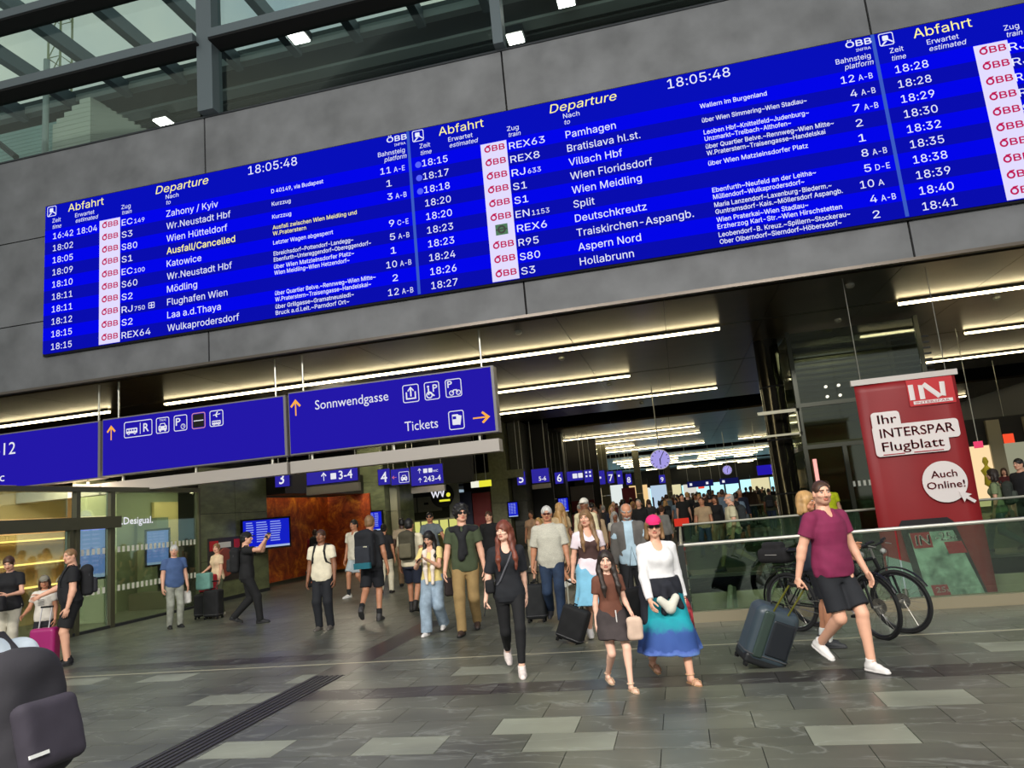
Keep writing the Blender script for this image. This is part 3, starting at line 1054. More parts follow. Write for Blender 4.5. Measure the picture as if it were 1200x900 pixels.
small_sign('platform_number_sign', -11.47, -10.97, 2.9, 3.4, 19.4, 'blue platform number 3 sign over the green stone wall', [('3', -11.32, 3.0, .3)])
small_sign('platform_sign', -10.78, -9.1, 2.9, 3.4, 20, 'blue sign reading 3-4 over the rusty mural', [('^', -10.2, 3.0, .26), ('BX', -9.98, 3.02, .18), ('3-4', -9.72, 3.0, .24)], bar=.24)
small_sign('platform_number_sign', -10.62, -10.12, 2.95, 3.55, 25, 'blue platform number 4 sign over the green stone pillar', [('4', -10.5, 3.06, .36)])
small_sign('bus_sign', -10.12, -9.38, 2.9, 3.5, 25.02, 'blue sign with bus symbol and small red arrow beside number 4', [('<', -9.98, 3.1, .18), ('BUS', -9.8, 2.97, .4)])
small_sign('platform_sign', -9.72, -8.42, 2.84, 3.6, 26, 'lit blue sign with two arrow lines, right of the bus symbol sign',
           [('^', -9.35, 3.3, .2), ('BX', -9.2, 3.3, .16), ('BX', -9.0, 3.3, .16), ('WC', -8.82, 3.3, .08), ('^', -9.35, 2.95, .2), ('243-4', -9.2, 2.97, .2)], bar=.22)
small_sign('platform_number_sign', -6.74, -6.34, 2.65, 3.25, 31, 'blue platform number 5 sign on the second grey pillar', [('5', -6.65, 2.76, .36)])
small_sign('platform_sign', -6.28, -5.46, 2.7, 3.35, 32, 'blue sign between the numbers 5 and 6', [('5-6', -5.95, 2.8, .18)], bar=.2)
small_sign('platform_number_sign', -6.22, -5.76, 2.75, 3.38, 38, 'blue sign with figure 6 just left of the white restroom blocks', [('6', -6.1, 2.87, .38)])
small_sign('platform_sign', -5.75, -4.83, 2.86, 3.4, 39, 'blue sign with white restroom blocks right of number 6', [('BX', -5.4, 3.0, .25), ('BX', -5.1, 3.0, .25)])
small_sign('platform_sign', -4.8, -4.3, 2.7, 3.4, 39, 'pale blue text panel between the numbers 6 and 7', [('BX', -4.7, 3.2, .1), ('BX', -4.5, 3.2, .1), ('BX', -4.7, 3.0, .1), ('BX', -4.5, 3.0, .1)])
small_sign('platform_number_sign', -4.4, -3.94, 2.75, 3.55, 48, 'blue sign with figure 7 between two pale blue panels', [('7', -4.3, 2.9, .42)])
small_sign('platform_sign', -4.95, -4.42, 2.7, 3.62, 47, 'pale blue panel left of number 7', [('BX', -4.8, 3.1, .12)])
small_sign('platform_sign', -3.7, -3.3, 2.6, 3.5, 47, 'pale blue panel right of number 7', [('BX', -3.6, 3.1, .12)])
small_sign('platform_number_sign', -3.87, -3.4, 2.75, 3.6, 58, 'blue sign with figure 8 above the pillar before the large clock', [('8', -3.78, 2.9, .42)])
small_sign('platform_number_sign', -1.6, -1.0, 2.8, 3.6, 70, 'small blue sign with figure 9 below and right of the large clock', [('9', -1.45, 2.95, .42)])
small_sign('direction_sign', 4.65, 5.9, 2.3, 2.9, 45, 'plain blue sign left of the dark pillar far down the passage', [], col=E_SG)
small_sign('direction_sign', .8, 2.9, 2.1, 2.6, 62, 'dark blue sign below the small second clock', [('BX', 1.0, 2.25, .2), ('BX', 2.3, 2.25, .2)], col=emitter('sign_navy', (24, 28, 92), .7))
small_sign('direction_sign', 3.4, 4.9, 2.1, 2.6, 62, 'dark blue sign right of the small second clock', [('BX', 3.6, 2.25, .2)], col=emitter('sign_navy', (24, 28, 92), .7))


def clock(x, y, z, r, label):
    t = empty('station_clock', (x, y, z), 0, label, 'clock')
    MB().lathe((0, 0, 0), [(0, .05), (r, .05), (r * 1.04, 0), (r * 1.0, -.05), (r * .96, -.05)], 32, axis='Y').build('rim', M_ALU, t)
    MB().lathe((0, -.045, 0), [(0, 0), (r * .96, 0)], 32, axis='Y').build('dial', emitter('clock_dial', (168, 158, 232), .95), t)
    q = MB()
    for k in range(12):
        a = k * PI / 6
        d = Vector((math.sin(a), 0, math.cos(a)))
        e = Vector((math.cos(a), 0, -math.sin(a)))
        q.obox(Vector((0, -.052, 0)) + d * r * .82, e * r * .03, (0, .003, 0), d * r * .09)
    q.build('hour_mark', M_BLACK, t)
    for nm, a, L, wd in (('hour_hand', math.radians(182), .55, .05), ('minute_hand', math.radians(30), .8, .035)):
        d = Vector((math.sin(a), 0, math.cos(a)))
        e = Vector((math.cos(a), 0, -math.sin(a)))
        MB().obox(Vector((0, -.06, 0)) + d * r * (L / 2 - .05), e * r * wd, (0, .003, 0), d * r * (L / 2 + .05)).build(nm, M_BLACK, t)
    MB().cyl((0, 0, r), (0, 0, 5.5 - z), .02, 8).build('rod', M_ALU, t)


clock(-.45, 25, 2.86, .33, 'round violet-lit station clock hanging over the crowd, the larger of two')
clock(3.32, 50, 2.93, .3, 'small violet-lit clock far down the passage, the smaller of two')
# ================================================================== LEFT SIDE: glass vestibule, stone, shops
GX = -11.8
vest = MB().box(GX - .05, 9.0, 0, GX + .05, 16.3, 0.06).build('window_5', M_FRAMED, kind='structure')
M_DF = mat('door_frame', (84, 84, 66), 0.4, 0.4)
for (y0, y1, z0, z1) in ((9.0, 12.25, .06, 2.02), (12.5, 13.3, .06, 2.02), (9.0, 12.25, 2.3, 2.82), (12.5, 13.3, 2.3, 2.82), (13.45, 16.25, .06, 2.82)):
    MB().box(GX - .012, y0, z0, GX + .012, y1, z1).build('pane', G_CLEAR, vest)
MB().box(GX - .14, 9.0, 2.04, GX + .1, 13.6, 2.28).build('door_header', M_DF, vest)
for (y, wy) in ((12.27, .09), (12.43, .1), (13.34, .12), (16.26, .06), (10.6, .06)):
    MB().box(GX - .06, y, 0, GX + .06, y + wy, 2.82 if wy > .09 or y > 16 else 2.04).build('post', M_DF, vest)
MB().box(GX - .08, 9.0, 2.8, GX + .08, 16.3, 2.9).build('top_rail', M_DF, vest)
MB().box(GX - .03, 13.42, 1.2, GX + .04, 13.45, 1.25).build('handle', M_STEEL, vest)
mk = MB()
for z in (1.52, 0.72):
    y = 12.6
    while y < 16.2:
        if not (13.28 < y < 13.5):
            mk.box(GX + .014, y, z, GX + .017, y + .07, z + .12)
        y += .14
mk.build('marking', mat('white_film', (225, 225, 215), .5), vest, kind='stuff')
q = MB()
put_text(q, 'D.Desigual.', (GX + .02, 13.5, 2.1), (0, 1, 0), UZ, width=1.15, h=.15, res=2, bold=.02)
q.build('lettering', WHITE_E, vest)

# behind the glass: lit shop with warm shelf bands, pale partition, floor plinths, info screens
M_SHOP = mat('shop_wall', (206, 178, 130), .6)
shop = MB().box(-15.5, 11.5, 0, -15.4, 17.2, 3.3).build('shop_wall', M_SHOP)
tag(shop, 'warm beige shop back wall behind the left glass door', 'wall', kind='structure')
E_WARM = emitter('shelf_glow', (255, 205, 120), 3.2)
for z in (0.8, 1.35, 1.9):
    t = empty('lit_shelf', (-15.2, 12.6, z), 0, {0.8: 'lowest glowing shelf behind the left glass door', 1.35: 'middle glowing shelf behind the left glass door', 1.9: 'topmost glowing shelf behind the left glass door'}[z], 'shelf')
    MB().box(-.1, -.5, 0, .2, 4.1, .05).build('board', mat('oak', (176, 132, 80), .5), t)
    MB().box(-.1, -.5, .05, -.06, 4.1, .09).build('light_strip', E_WARM, t)
part = MB().box(-14.1, 14.8, 0, -14.0, 16.1, 3.3).build('frosted_partition', mat('partition', (206, 210, 176), .4))
tag(MB().box(-14.3, 16.15, 0, -14.2, 21.0, 3.3).build('rear_partition', mat('partition_grey', (140, 144, 116), .5)), 'grey inner wall behind the lettered glass pane', 'partition')
tag(MB().box(-14.18, 17.6, .9, -14.1, 18.9, 2.75).build('warm_display', mat('warm_disp', (214, 190, 128), .5)), 'warm lit inner window behind the lettered glass pane', 'window')
tag(part, 'pale green frosted partition behind the glass front', 'partition')
o = MB().box(-13.9, 16.4, 0, -12.5, 18.3, .28).box(-13.9, 16.4, .28, -12.9, 16.9, .42).build('display_plinth', mat('plinth', (96, 92, 76), .5))
tag(o, 'low grey display plinth behind the glass front', 'plinth')
o = MB().box(-14.1, 16.95, .3, -13.5, 17.4, 2.3).build('display_cabinet', mat('cab', (120, 128, 104), .5))
tag(o, 'grey green cabinet standing behind the lettered glass pane', 'cabinet')
E_LCD = emitter('lcd_pale', (120, 150, 225), .9)
E_LCDB = emitter('lcd_blue', (22, 34, 205), .9)
M_LCDTX = emitter('lcd_text', (150, 165, 240), .9)


def info_screen(x, y, z, wd, h, label, face='cam', rot=0.0, pale=False):
    t = empty('info_screen', (x, y, z), rot, label, 'screen')
    MB().box(-wd / 2 - .05, 0, -.05, wd / 2 + .05, .07, h + .05).build('bezel', M_BLACK, t)
    MB().box(-wd / 2, -.006, 0, wd / 2, 0, h).build('display', E_LCD if pale else E_LCDB, t)
    q = MB()
    for r in range(9):
        zz = h * (.9 - r * .085)
        for (a, b) in ((-.44, -.3), (-.22, .0), (.08, .3)):
            q.box(wd * a, -.010, zz, wd * (b + .02 * math.sin(r * 7 + a)), -.007, zz + h * .035)
    q.build('lettering', M_LCDTX, t, kind='stuff')
    MB().box(-wd / 2, -.010, 0, wd / 2, -.007, h * .07).build('footer_bar', emitter('lcd_foot', (170, 190, 230), .9), t)
    return t


info_screen(-13.15, 14.3, 1.0, .62, 1.15, 'pale blue departure screen behind the glass door frame', rot=math.radians(35), pale=True)
MB().box(-13.23, 16.62, 0, -13.17, 16.68, 1.1).build('screen_post', M_BLACK, bpy.data.objects['display_plinth'])
info_screen(-13.2, 16.6, 1.1, .5, .85, 'small pale screen on the cabinet behind the lettered glass', rot=math.radians(45), pale=True)
o = MB().box(-13.5, 14.4, 0, -12.85, 14.5, .95).build('screen_pedestal', mat('ped', (170, 178, 160), .5))
tag(o, 'pale pedestal carrying the screen behind the glass door', 'pedestal')

# green stone wall (slabs) and its corner
gs = MB().box(GX - .6, 16.35, 0, GX - .02, 19.45, 3.45).build('wall_stone', M_BLACK, kind='structure')
for i in range(2):
    for k, (z0, z1) in enumerate(((0.08, 1.05), (1.05, 2.25), (2.25, 3.45))):
        y0 = 16.35 + i * 1.55
        MB().box(GX - .03, y0 + .008, z0 + .008, GX, y0 + 1.542, z1 - .004).build('slab', M_STONE, gs)
for k, (z0, z1) in enumerate(((0.08, 1.05), (1.05, 2.25), (2.25, 3.45))):
    MB().box(GX - .6, 19.45, z0 + .008, GX, 19.48, z1).build('slab', M_STONE, gs)
MB().box(GX - .03, 16.35, 0, GX + .02, 19.48, .08).build('plinth_strip', M_FRAMED, gs)
info_screen(GX + .5, 18.6, 1.24, 1.3, .76, 'blue departure monitor on the green stone wall', rot=math.radians(52))
MB().box(GX, 18.85, 1.5, GX + .42, 19.0, 1.65).build('bracket', M_BLACK, gs)
t = empty('fire_point', (GX + .005, 17.2, 0), 0, 'red fire hose point with white and red plates on the green stone', 'fire hose')
M_RED = mat('fire_red', (196, 34, 34), .45)
M_WH = mat('plate_white', (225, 225, 218), .5)
MB().box(0, -.55, .5, .03, .85, 1.62).build('cabinet_frame', mat('fire_frame', (52, 48, 44), .5), t)
MB().box(.03, -.5, 1.3, .04, -.15, 1.55).build('sign_plate', M_RED, t)
MB().box(.03, -.12, 1.36, .04, .4, 1.5).build('sign_plate', M_WH, t)
MB().box(.03, .55, 1.32, .04, .8, 1.55).build('sign_plate', M_RED, t)
MB().lathe((.03, .12, .98), [(0, .05), (.36, .05), (.38, 0), (.38, -.02)], 24, axis='X').build('hose_reel', mat('reel_red', (150, 72, 58), .5), t)

# mural in the stair opening
def mural_mat():
    m = mat('mural', (140, 62, 24), .5, noise=.75, scale=1.9, detail=12)
    t = m.node_tree
    r = [n for n in t.nodes if n.type == 'VALTORGB'][0]
    e = r.color_ramp.elements
    e[0].position, e[1].position = .36, .66
    e[0].color = (*lin((104, 34, 12)), 1)
    e[1].color = (*lin((250, 160, 44)), 1)
    a = e.new(.5)
    a.color = (*lin((186, 78, 26)), 1)
    n = [n for n in t.nodes if n.type == 'TEX_NOISE'][0]
    n.inputs['Distortion'].default_value = .6
    n.inputs['Roughness'].default_value = .75
    return m


mu = MB().box(-12.6, 24.9, 0.1, -10.95, 25.0, 2.72).box(-12.7, 19.6, .1, -12.6, 25.0, 2.72).build('wall_mural', mural_mat(), kind='structure')
o = MB().box(-11.9, 19.5, 2.72, -11.2, 25, 3.4).build('opening_lintel', mat('lintel_dark', (38, 36, 34), .4, .3))
tag(o, 'dark lintel over the mural opening', 'lintel', kind='structure')


def pillar(x0, x1, y0, y1, z1, label, mt=None, cat='pillar'):
    t = empty('stone_pillar', ((x0 + x1) / 2, y0, 0), 0, label, cat)
    a, b = -(x1 - x0) / 2, (x1 - x0) / 2
    zs = [0, .9, 2.0, 3.1, z1] if z1 > 3.2 else [0, .9, 2.0, z1]
    for za, zb in zip(zs[:-1], zs[1:]):
        MB().box(a, 0, za + .006, b, y1 - y0, zb - .006).build('slab', mt or M_STONE, t)
    return t


pillar(-11.42, -10.42, 25.05, 28, 5.5, 'green stone pillar under the number 4 sign')
pillar(-10.4, -10.12, 25.5, 25.8, 2.9, 'slim white post beside the green pillar', mat('post_white', (168, 166, 140), .5), 'post')
info_screen(-10.86, 24.96, 1.36, .62, .66, 'small blue monitor on the green pillar under number 4')
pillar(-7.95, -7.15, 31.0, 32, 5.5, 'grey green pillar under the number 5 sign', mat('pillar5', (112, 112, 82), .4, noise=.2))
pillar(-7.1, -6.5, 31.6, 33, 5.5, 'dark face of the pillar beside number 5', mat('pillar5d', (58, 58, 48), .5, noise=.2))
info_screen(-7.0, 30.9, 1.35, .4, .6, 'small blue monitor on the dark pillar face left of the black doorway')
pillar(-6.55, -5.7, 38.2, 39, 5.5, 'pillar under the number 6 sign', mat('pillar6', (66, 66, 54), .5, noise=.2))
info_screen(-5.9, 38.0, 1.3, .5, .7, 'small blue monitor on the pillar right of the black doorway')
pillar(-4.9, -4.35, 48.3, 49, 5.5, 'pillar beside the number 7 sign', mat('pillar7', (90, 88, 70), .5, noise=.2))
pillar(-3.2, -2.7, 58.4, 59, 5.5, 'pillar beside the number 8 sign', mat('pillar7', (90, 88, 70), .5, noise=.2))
pillar(-1.0, -.5, 70, 71, 5.5, 'pale pillar beside the number 9 sign', mat('pillar9', (130, 126, 100), .5, noise=.2))
M_PD = mat('passage_dark', (22, 20, 20), .6)
back = MB()
back.box(-9.9, 33.5, 0, -5.6, 33.7, 5.5).box(-16, 31.6, 0, -9.8, 31.8, 5.5).box(-6.5, 44, 0, -4.5, 44.2, 5.5)
back.box(-13, 28.0, 2.9, -7.9, 28.4, 5.5)
tag(back.build('partition_wall', M_PD), 'dark walls closing the side openings of the passage', 'wall', kind='structure')
o = MB().box(-10.4, 30.9, 3.0, -6.4, 31.3, 3.35).build('stone_beam', mat('pillar5', (112, 112, 82)))
tag(o, 'grey green beam meeting the pillar under number 5', 'beam', kind='structure')
# wine-red wall panels and blocks further on
for (x0, x1, y, z0, z1, c, lb) in ((-8.75, -7.95, 30.8, .02, 2.5, (112, 22, 26), 'dark red shop panel left of the number 5 pillar'),
                                   (-9.35, -8.8, 30.85, .6, 2.6, (34, 38, 66), 'dark navy shop panel beside the red one'),
                                   (-5.75, -4.5, 40, 1.2, 1.8, (116, 26, 30), 'dark red band under the restroom sign'),
                                   (-5.75, -4.5, 40.02, 1.8, 2.6, (120, 108, 104), 'greyish pink wall panel under the restroom sign'),
                                   (-3.7, -2.8, 50, .9, 2.4, (110, 24, 40), 'dark red panel under the number 7 sign'),
                                   (-9.5, -9.05, 29.8, .02, 3.0, (128, 130, 120), 'grey pilaster right of the black shop sign')):
    o = MB().box(x0, y, z0, x1, y + .12, z1).build('wall_panel', mat('wp%d_%d' % (c[0], c[1]), c, .5))
    tag(o, lb, 'panel')

# food shop W with its round black sign
t = empty('food_shop_counter', (-10.9, 29.4, 0), 0, 'glowing yellow-green food counter under the round black shop sign', 'counter')
E_CNT = emitter('counter_glow', (226, 226, 128), .85)
MB().box(-1.9, 0, 0, 1.8, .7, .9).build('front_panel', mat('counter_front', (120, 116, 66), .5), t)
MB().box(-1.9, .0, .9, 1.8, .05, 1.5).build('lit_display', E_CNT, t)
for k in range(9):
    MB().box(-1.85 + k * .41, -.03, .92, -1.8 + k * .41, 0, 1.5).build('divider_bar', M_FRAMED, t)
MB().box(-1.9, -.05, 1.5, 1.8, .7, 1.56).build('top', mat('counter_top', (150, 146, 110), .4), t)
t = empty('shop_shelf_panel', (-11, 30.6, 0), 0, 'grey menu boards over the food counter', 'menu board')
for (a, b) in ((-1.0, -.25), (-.2, .9)):
    MB().box(a, 0, 1.9, b, .05, 2.55).build('menu_panel', mat('menu', (120, 116, 100), .5), t)
    MB().box(a + .3, -.01, 2.2, a + .5, 0, 2.3).build('menu_mark', M_BLACK, t)
t = empty('shop_sign', (-9.52, 29, 2.5), 0, 'round black shop sign with white W and yellow dot', 'shop sign')
MB().lathe((0, 0, 0), [(0, .06), (.5, .06), (.5, -.02), (0, -.02)], 28, axis='Y').build('disc', M_BLACK, t)
q = MB()
q.tube([(-.44, -.03, .20), (-.36, -.03, -.06), (-.27, -.03, .17)], .036, 6).tube([(-.27, -.03, .17), (-.20, -.03, -.06), (-.10, -.03, .17)], .036, 6).tube([(-.04, -.03, .17), (.02, -.03, -.06), (.16, -.03, .40)], .036, 6)
q.build('lettering', WHITE_E, t)
q = MB()
face2d(q, circ(.28, .0, .09), -.035)
q.box(-.12, -.035, -.26, .34, -.03, -.18)
q.build('dot_mark', emitter('yellow_lit', (232, 228, 60), 1.0), t)
t = empty('shop_sign', (-7.94, 29.5, 2.7), 0, 'white and yellow lit shop sign left of the number 5 pillar', 'shop sign')
MB().box(-.45, 0, 0, -.1, .08, .26).build('white_field', emitter('wlit', (240, 240, 220), 1.0), t)
MB().box(-.1, 0, 0, .42, .08, .26).build('yellow_field', emitter('yellow_lit', (232, 228, 60), 1.0), t)
for a in (-.2, .2): MB().cyl((a, .04, .26), (a, .04, 2.8), .015, 6).build('rod', M_ALU, t)
# lit shop windows down both sides, as shops with frames and panes
random.seed(11)
SHC = [(255, 236, 190), (236, 244, 240), (255, 214, 150), (190, 214, 235), (236, 226, 178), (228, 226, 215)]
n = 0
SHOPN = ['warm', 'white', 'amber', 'bluish', 'yellow', 'cream']
for (x, y, wd, side) in [(-7.6, 44, 1.6, 'left'), (-5.0, 52, 1.3, 'left'), (-4.0, 62, 1.6, 'left'), (-2.6, 72, 1.6, 'left'), (-1.2, 80, 1.6, 'left'), (0.6, 88, 1.6, 'left'), (-6.6, 58, 1.4, 'left'), (-6.0, 84, 3, 'left'),
                         (11.0, 60, 2.4, 'right'), (11.8, 72, 2.6, 'right'), (8.6, 92, 2.2, 'right')]:
    c = SHC[n % 6]
    t = empty('shop_window', (x, y, 0), 0, '%s lit shop window far down the %s side, about %s across, %s' % (SHOPN[n % 6], side, ['two paces', 'one pace'][n % 2], 'first second third fourth fifth sixth seventh eighth ninth tenth eleventh'.split()[n] + ' from here'), 'shop window')
    MB().box(0, 0, 0, wd, .3, .5).box(0, 0, 2.7, wd, .3, 3.2).build('frame', M_FRAMED, t)
    MB().box(.05, .05, .5, wd - .05, .1, 2.7).build('pane', emitter('shop_lit%d' % (n % 6), c, .9), t)
    for k in range(3):
        MB().box(.1 + k * wd * .3, -.1, .5, .25 + k * wd * .3, .0, 1.2 + .5 * random.random()).build('display_stand', mat('stand%d' % (k), [(90, 60, 50), (60, 70, 90), (120, 110, 60)][k]), t)
    n += 1

# ================================================================== BALUSTRADES
def balustrade(x0, y0, x1, y1, label, zr=.98, npan=6, kerb=True, kz=.13, zb=0.0):
    a, b = Vector((x0, y0, 0)), Vector((x1, y1, 0))
    d = (b - a)
    L = d.length
    e = d / L
    nrm = Vector((-e.y, e.x, 0))
    t = empty('glass_balustrade', (x0, y0, 0), 0, label, 'balustrade')
    if kerb:
        MB().obox(e * L / 2 + Vector((0, 0, kz / 2)), e * L / 2, nrm * .1, (0, 0, kz / 2)).build('kerb', mat('kerb_metal', (150, 140, 116), .4, .4), t)
    pl = L / npan
    for k in range(npan):
        MB().obox(e * (k + .5) * pl + Vector((0, 0, (kz + zr) / 2)), e * (pl / 2 - .012), nrm * .01, (0, 0, (zr - kz) / 2)).build('pane', G_BAL, t)
    MB().tube([Vector((0, 0, zr)), e * L + Vector((0, 0, zr))], .024, 8).build('rail', M_ALU, t)
    for k in range(npan + 1):
        MB().obox(e * k * pl + nrm * .03 + Vector((0, 0, kz + .06)), e * .03, nrm * .02, (0, 0, .05)).build('clamp', M_STEEL, t)
    return t


balustrade(-.02, 10.1, 13, 10.1, 'front glass balustrade with kerb, the bicycles lean before it', npan=5)
balustrade(-.05, 15.35, -.05, 10.15, 'side glass balustrade running back from the front corner', npan=4, kerb=False)
balustrade(.0, 15.4, 13, 15.4, 'rear glass balustrade across the escalator well', npan=5, kerb=False, zr=1.03)
balustrade(2.35, 29.5, 7, 29.5, 'farther glass balustrade near the dark pillar', npan=3)
balustrade(2.35, 36, 2.35, 29.55, 'side run of the farther glass balustrade', npan=3, kerb=False)
MB().box(-.1, 10.0, 0, -.02, 10.2, .98).build('corner_post', mat('corner_post', (36, 40, 36), .4))
bpy.data.objects['corner_post']['label'] = 'dark corner post of the front balustrade'
bpy.data.objects['corner_post']['category'] = 'post'
# escalator handrail inside the well
t = empty('escalator', (0, 0, 0), 0, 'escalator descending in the well behind the front balustrade', 'escalator')
MB().tube([(.75, 15.0, -.2), (.3, 10.6, -.9), (.3, 10.3, -1.6)], .05, 8).tube([(1.7, 15.1, .0), (.45, 11.2, -1.0)], .04, 8).build('handrail', mat('handrail_pale', (150, 152, 130), .4), t)
MB().poly([(.8, 15.1, -.3), (.45, 10.4, -2.2), (.45, 10.4, -1.0), (.8, 15.1, -.2)], (.06, 0, 0)).build('side_panel', mat('esc_side', (96, 102, 84), .35, .3), t)
MB().poly([(6.2, 15.1, -.3), (6.2, 10.6, -3), (6.2, 10.6, -2), (6.2, 15.1, .0)], (.06, 0, 0)).build('side_panel', mat('esc_side', (96, 102, 84), .35, .3), t)

# ================================================================== DARK COLUMN, ELEVATOR, KIOSK
M_CHR = mat('dark_polished', (58, 56, 50), .12, .85)
t = empty('polished_column', (2.78, 20.2, 0), 0, 'dark polished round column behind the escalator well', 'column')
MB().lathe((0, 0, 0), [(.36, 0), (.36, .1), (.31, .12), (.31, 5.5)], 28).build('shaft', M_CHR, t, smooth=True)
for z in (1.4, 2.8, 4.2):
    MB().lathe((0, 0, z), [(.312, 0), (.318, .01), (.318, .03), (.312, .04)], 28).build('joint_ring', M_BLACK, t)
t = empty('elevator', (0, 0, 0), 0, 'glass elevator shaft with framed doors beside the red banner', 'elevator')
ex0, ex1, ey0, ey1 = 3.2, 6.2, 19.2, 21.6
M_EF = mat('elevator_frame', (66, 68, 58), .35, .5)
G_EL = glass('elevator_glass', (186, 192, 172), .15, .05)
for x in (ex0, 4.1, 5.2, ex1):
    for y in ((ey0, ey1) if x in (ex0, ex1) else (ey0,)):
        MB().box(x - .05, y - .05, 0, x + .05, y + .05, 5.45 if x in (ex0, ex1) else 2.5).build('post', M_EF, t)
for z in (2.45, 3.5):
    MB().box(ex0, ey0 - .06, z, ex1, ey0 + .06, z + .1).box(ex0 - .06, ey0, z, ex0 + .06, ey1, z + .1).build('beam', M_EF, t)
for (x0, x1) in ((ex0, 4.1), (4.1, 5.2), (5.2, ex1)):
    MB().box(x0 + .05, ey0 - .01, .08, x1 - .05, ey0 + .01, 2.45).build('door_pane', G_EL, t)
MB().box(ex0, ey0 - .01, 2.6, ex1, ey0 + .01, 5.4).build('pane', G_EL, t)
MB().box(ex0 - .01, ey0, .08, ex0 + .01, ey1, 5.4).build('pane', G_EL, t)
for k in range(14):
    MB().box(ex0 + .2, ey1 - .1, 3.2 + k * .16, ex1 + 1, ey1 - .05, 3.25 + k * .16).build('slat', mat('blue_slat', (62, 66, 78), .3, .6), t)
MB().box(ex0, ey1, 0, ex1, ey1 + .05, 5.45).build('rear_wall', mat('elev_back', (84, 84, 72), .35, .5, noise=.3, scale=1.5), t)
q = MB()
for z in (1.45,):
    for k in range(17):
        q.box(4.15 + k * .12, ey0 - .02, z, 4.21 + k * .12, ey0 - .015, z + .13)
q.build('marking', mat('white_film', (225, 225, 215), .5), t, kind='stuff')
MB().box(3.32, ey0 - .1, .9, 3.4, ey0 - .06, 2.2).build('light_strip', emitter('pink_neon', (255, 170, 160), 1.3), t)
MB().box(2.2, ey0 - .05, 3.42, 3.2, ey0 + .02, 3.5).box(2.2, ey0 - .05, 2.85, 3.2, ey0 + .02, 2.9).box(3.12, ey0 - .05, 2.8, 3.18, ey0 + .02, 3.5).build('white_bracket', mat('bracket_white', (200, 196, 170), .4), t)
for k in range(4):
    q = MB().lathe((3.9 + (k % 2) * .3, ey0 - .08, 3.7 + (k // 2) * .25), [(0, 0), (.035, 0), (.035, .05)], 10, axis='Y').build('indicator_lamp', emitter('ind', (255, 250, 230), 1.5), t)
M_SILV = mat('silver_post', (150, 150, 140), .25, .8)
t = empty('info_terminal', (0, 22, 0), 0, 'small terminal with red top beside the balustrade corner', 'terminal')
MB().box(-.22, 0, 0, .2, .3, .14).box(-.2, 0, .14, -.14, .25, .9).box(.12, 0, .14, .18, .25, .9).build('stand', mat('term_metal', (110, 104, 98), .4, .5), t)
MB().box(-.2, -.02, .3, .18, .25, .72).build('body', M_BLACK, t)
MB().box(-.22, -.04, .74, .2, .27, .95).build('top_sign', emitter('term_red', (225, 60, 44), .8), t)
MB().box(-.22, -.04, .05, .2, .27, .2).build('foot_plate', mat('term_redd', (170, 34, 30), .5), t)
for (x, y, z, c, lb, wd) in ((8.1, 22, 2.15, (235, 70, 110), 'pink lit shop cube sign right of the banner', .18), (12.05, 30, 2.4, (250, 84, 50), 'orange-red lit shop sign by the right edge', .34), (2.3, 75, 2.0, (240, 80, 60), 'small red lit sign in the far crowd', .6)):
    t = empty('lit_sign', (x, y, z), 0, lb, 'sign')
    MB().box(-wd / 2, 0, 0, wd / 2, .15, wd).build('body', emitter('lit%d' % c[1], c, 1.0), t)
    MB().cyl((0, .07, wd), (0, .07, 5.5 - z), .012, 6).build('rod', M_ALU, t)
# right-hand shops
t = empty('corner_shop', (0, 0, 0), 0, 'warm lit shop front right of the banner, behind the balustrades', 'shop front')
E_SH = emitter('shop_warm', (255, 222, 170), 1.0)
for k in range(6):
    x = 9.3 + k * 1.25
    MB().box(x, 30.0, 0.2, x + .8, 30.05, 2.4).build('lit_pane', E_SH if k % 2 else emitter('shop_pale', (190, 190, 160), .55), t)
    MB().box(x + .8, 29.9, 0, x + 1.25, 30.1, 3.3).build('post', mat('shop_post', (150, 142, 118), .4), t)
MB().box(8.8, 30.05, 2.4, 18, 30.2, 3.4).build('fascia', M_PD, t)
MB().box(8.8, 30.5, 0, 18, 30.6, 3.4).build('rear_wall', mat('shop_rear', (110, 90, 66), .6), t)
t = empty('hanging_mannequin', (10.9, 29.4, 0), 0, 'yellow dressed shop mannequin by the right shop', 'mannequin')
MB().lathe((0, 0, 0), [(.05, .9), (.16, 1.0), (.12, 1.3), (.2, 1.5), (.07, 1.62), (.05, 1.68), (.1, 1.8), (.06, 1.95), (0, 1.98)], 14).build('torso', mat('yellow_cloth', (230, 210, 60), .6, emit=(230, 210, 60), emit_s=0), t, smooth=True)
MB().cyl((0, 0, 0), (0, 0, .95), .02, 8).build('pole', M_STEEL, t)

# ================================================================== BANNER
bn = empty('advertising_banner', (0, 14.75, 1.65 - 1.65 * 1.311), 0, 'tall hanging red banner with white speech boxes and a phone picture', 'banner')
M_BR = mat('banner_red', (142, 20, 27), .45, noise=.1, scale=1.2)
bn.scale = (1.311, 1.311, 1.311)
bx0, bx1, bz0, bz1 = 2.67, 4.0, -.45, 2.98
V, F = [], []
N = 26
for k in range(N + 1):
    zz = bz1 - (bz1 - bz0) * k / N
    for j in range(9):
        xx = bx0 + (bx1 - bx0) * j / 8
        V.append((xx, .012 * math.sin(zz * 3 + j * .6) + .01 * math.sin(j * 1.3), zz))
for k in range(N):
    for j in range(8):
        F.append((k * 9 + j, k * 9 + j + 1, (k + 1) * 9 + j + 1, (k + 1) * 9 + j))
m = MB().add(V, F)
bo = m.build('banner_cloth', M_BR, bn, smooth=True)
sm = bo.modifiers.new('s', 'SOLIDIFY')
sm.thickness = .004
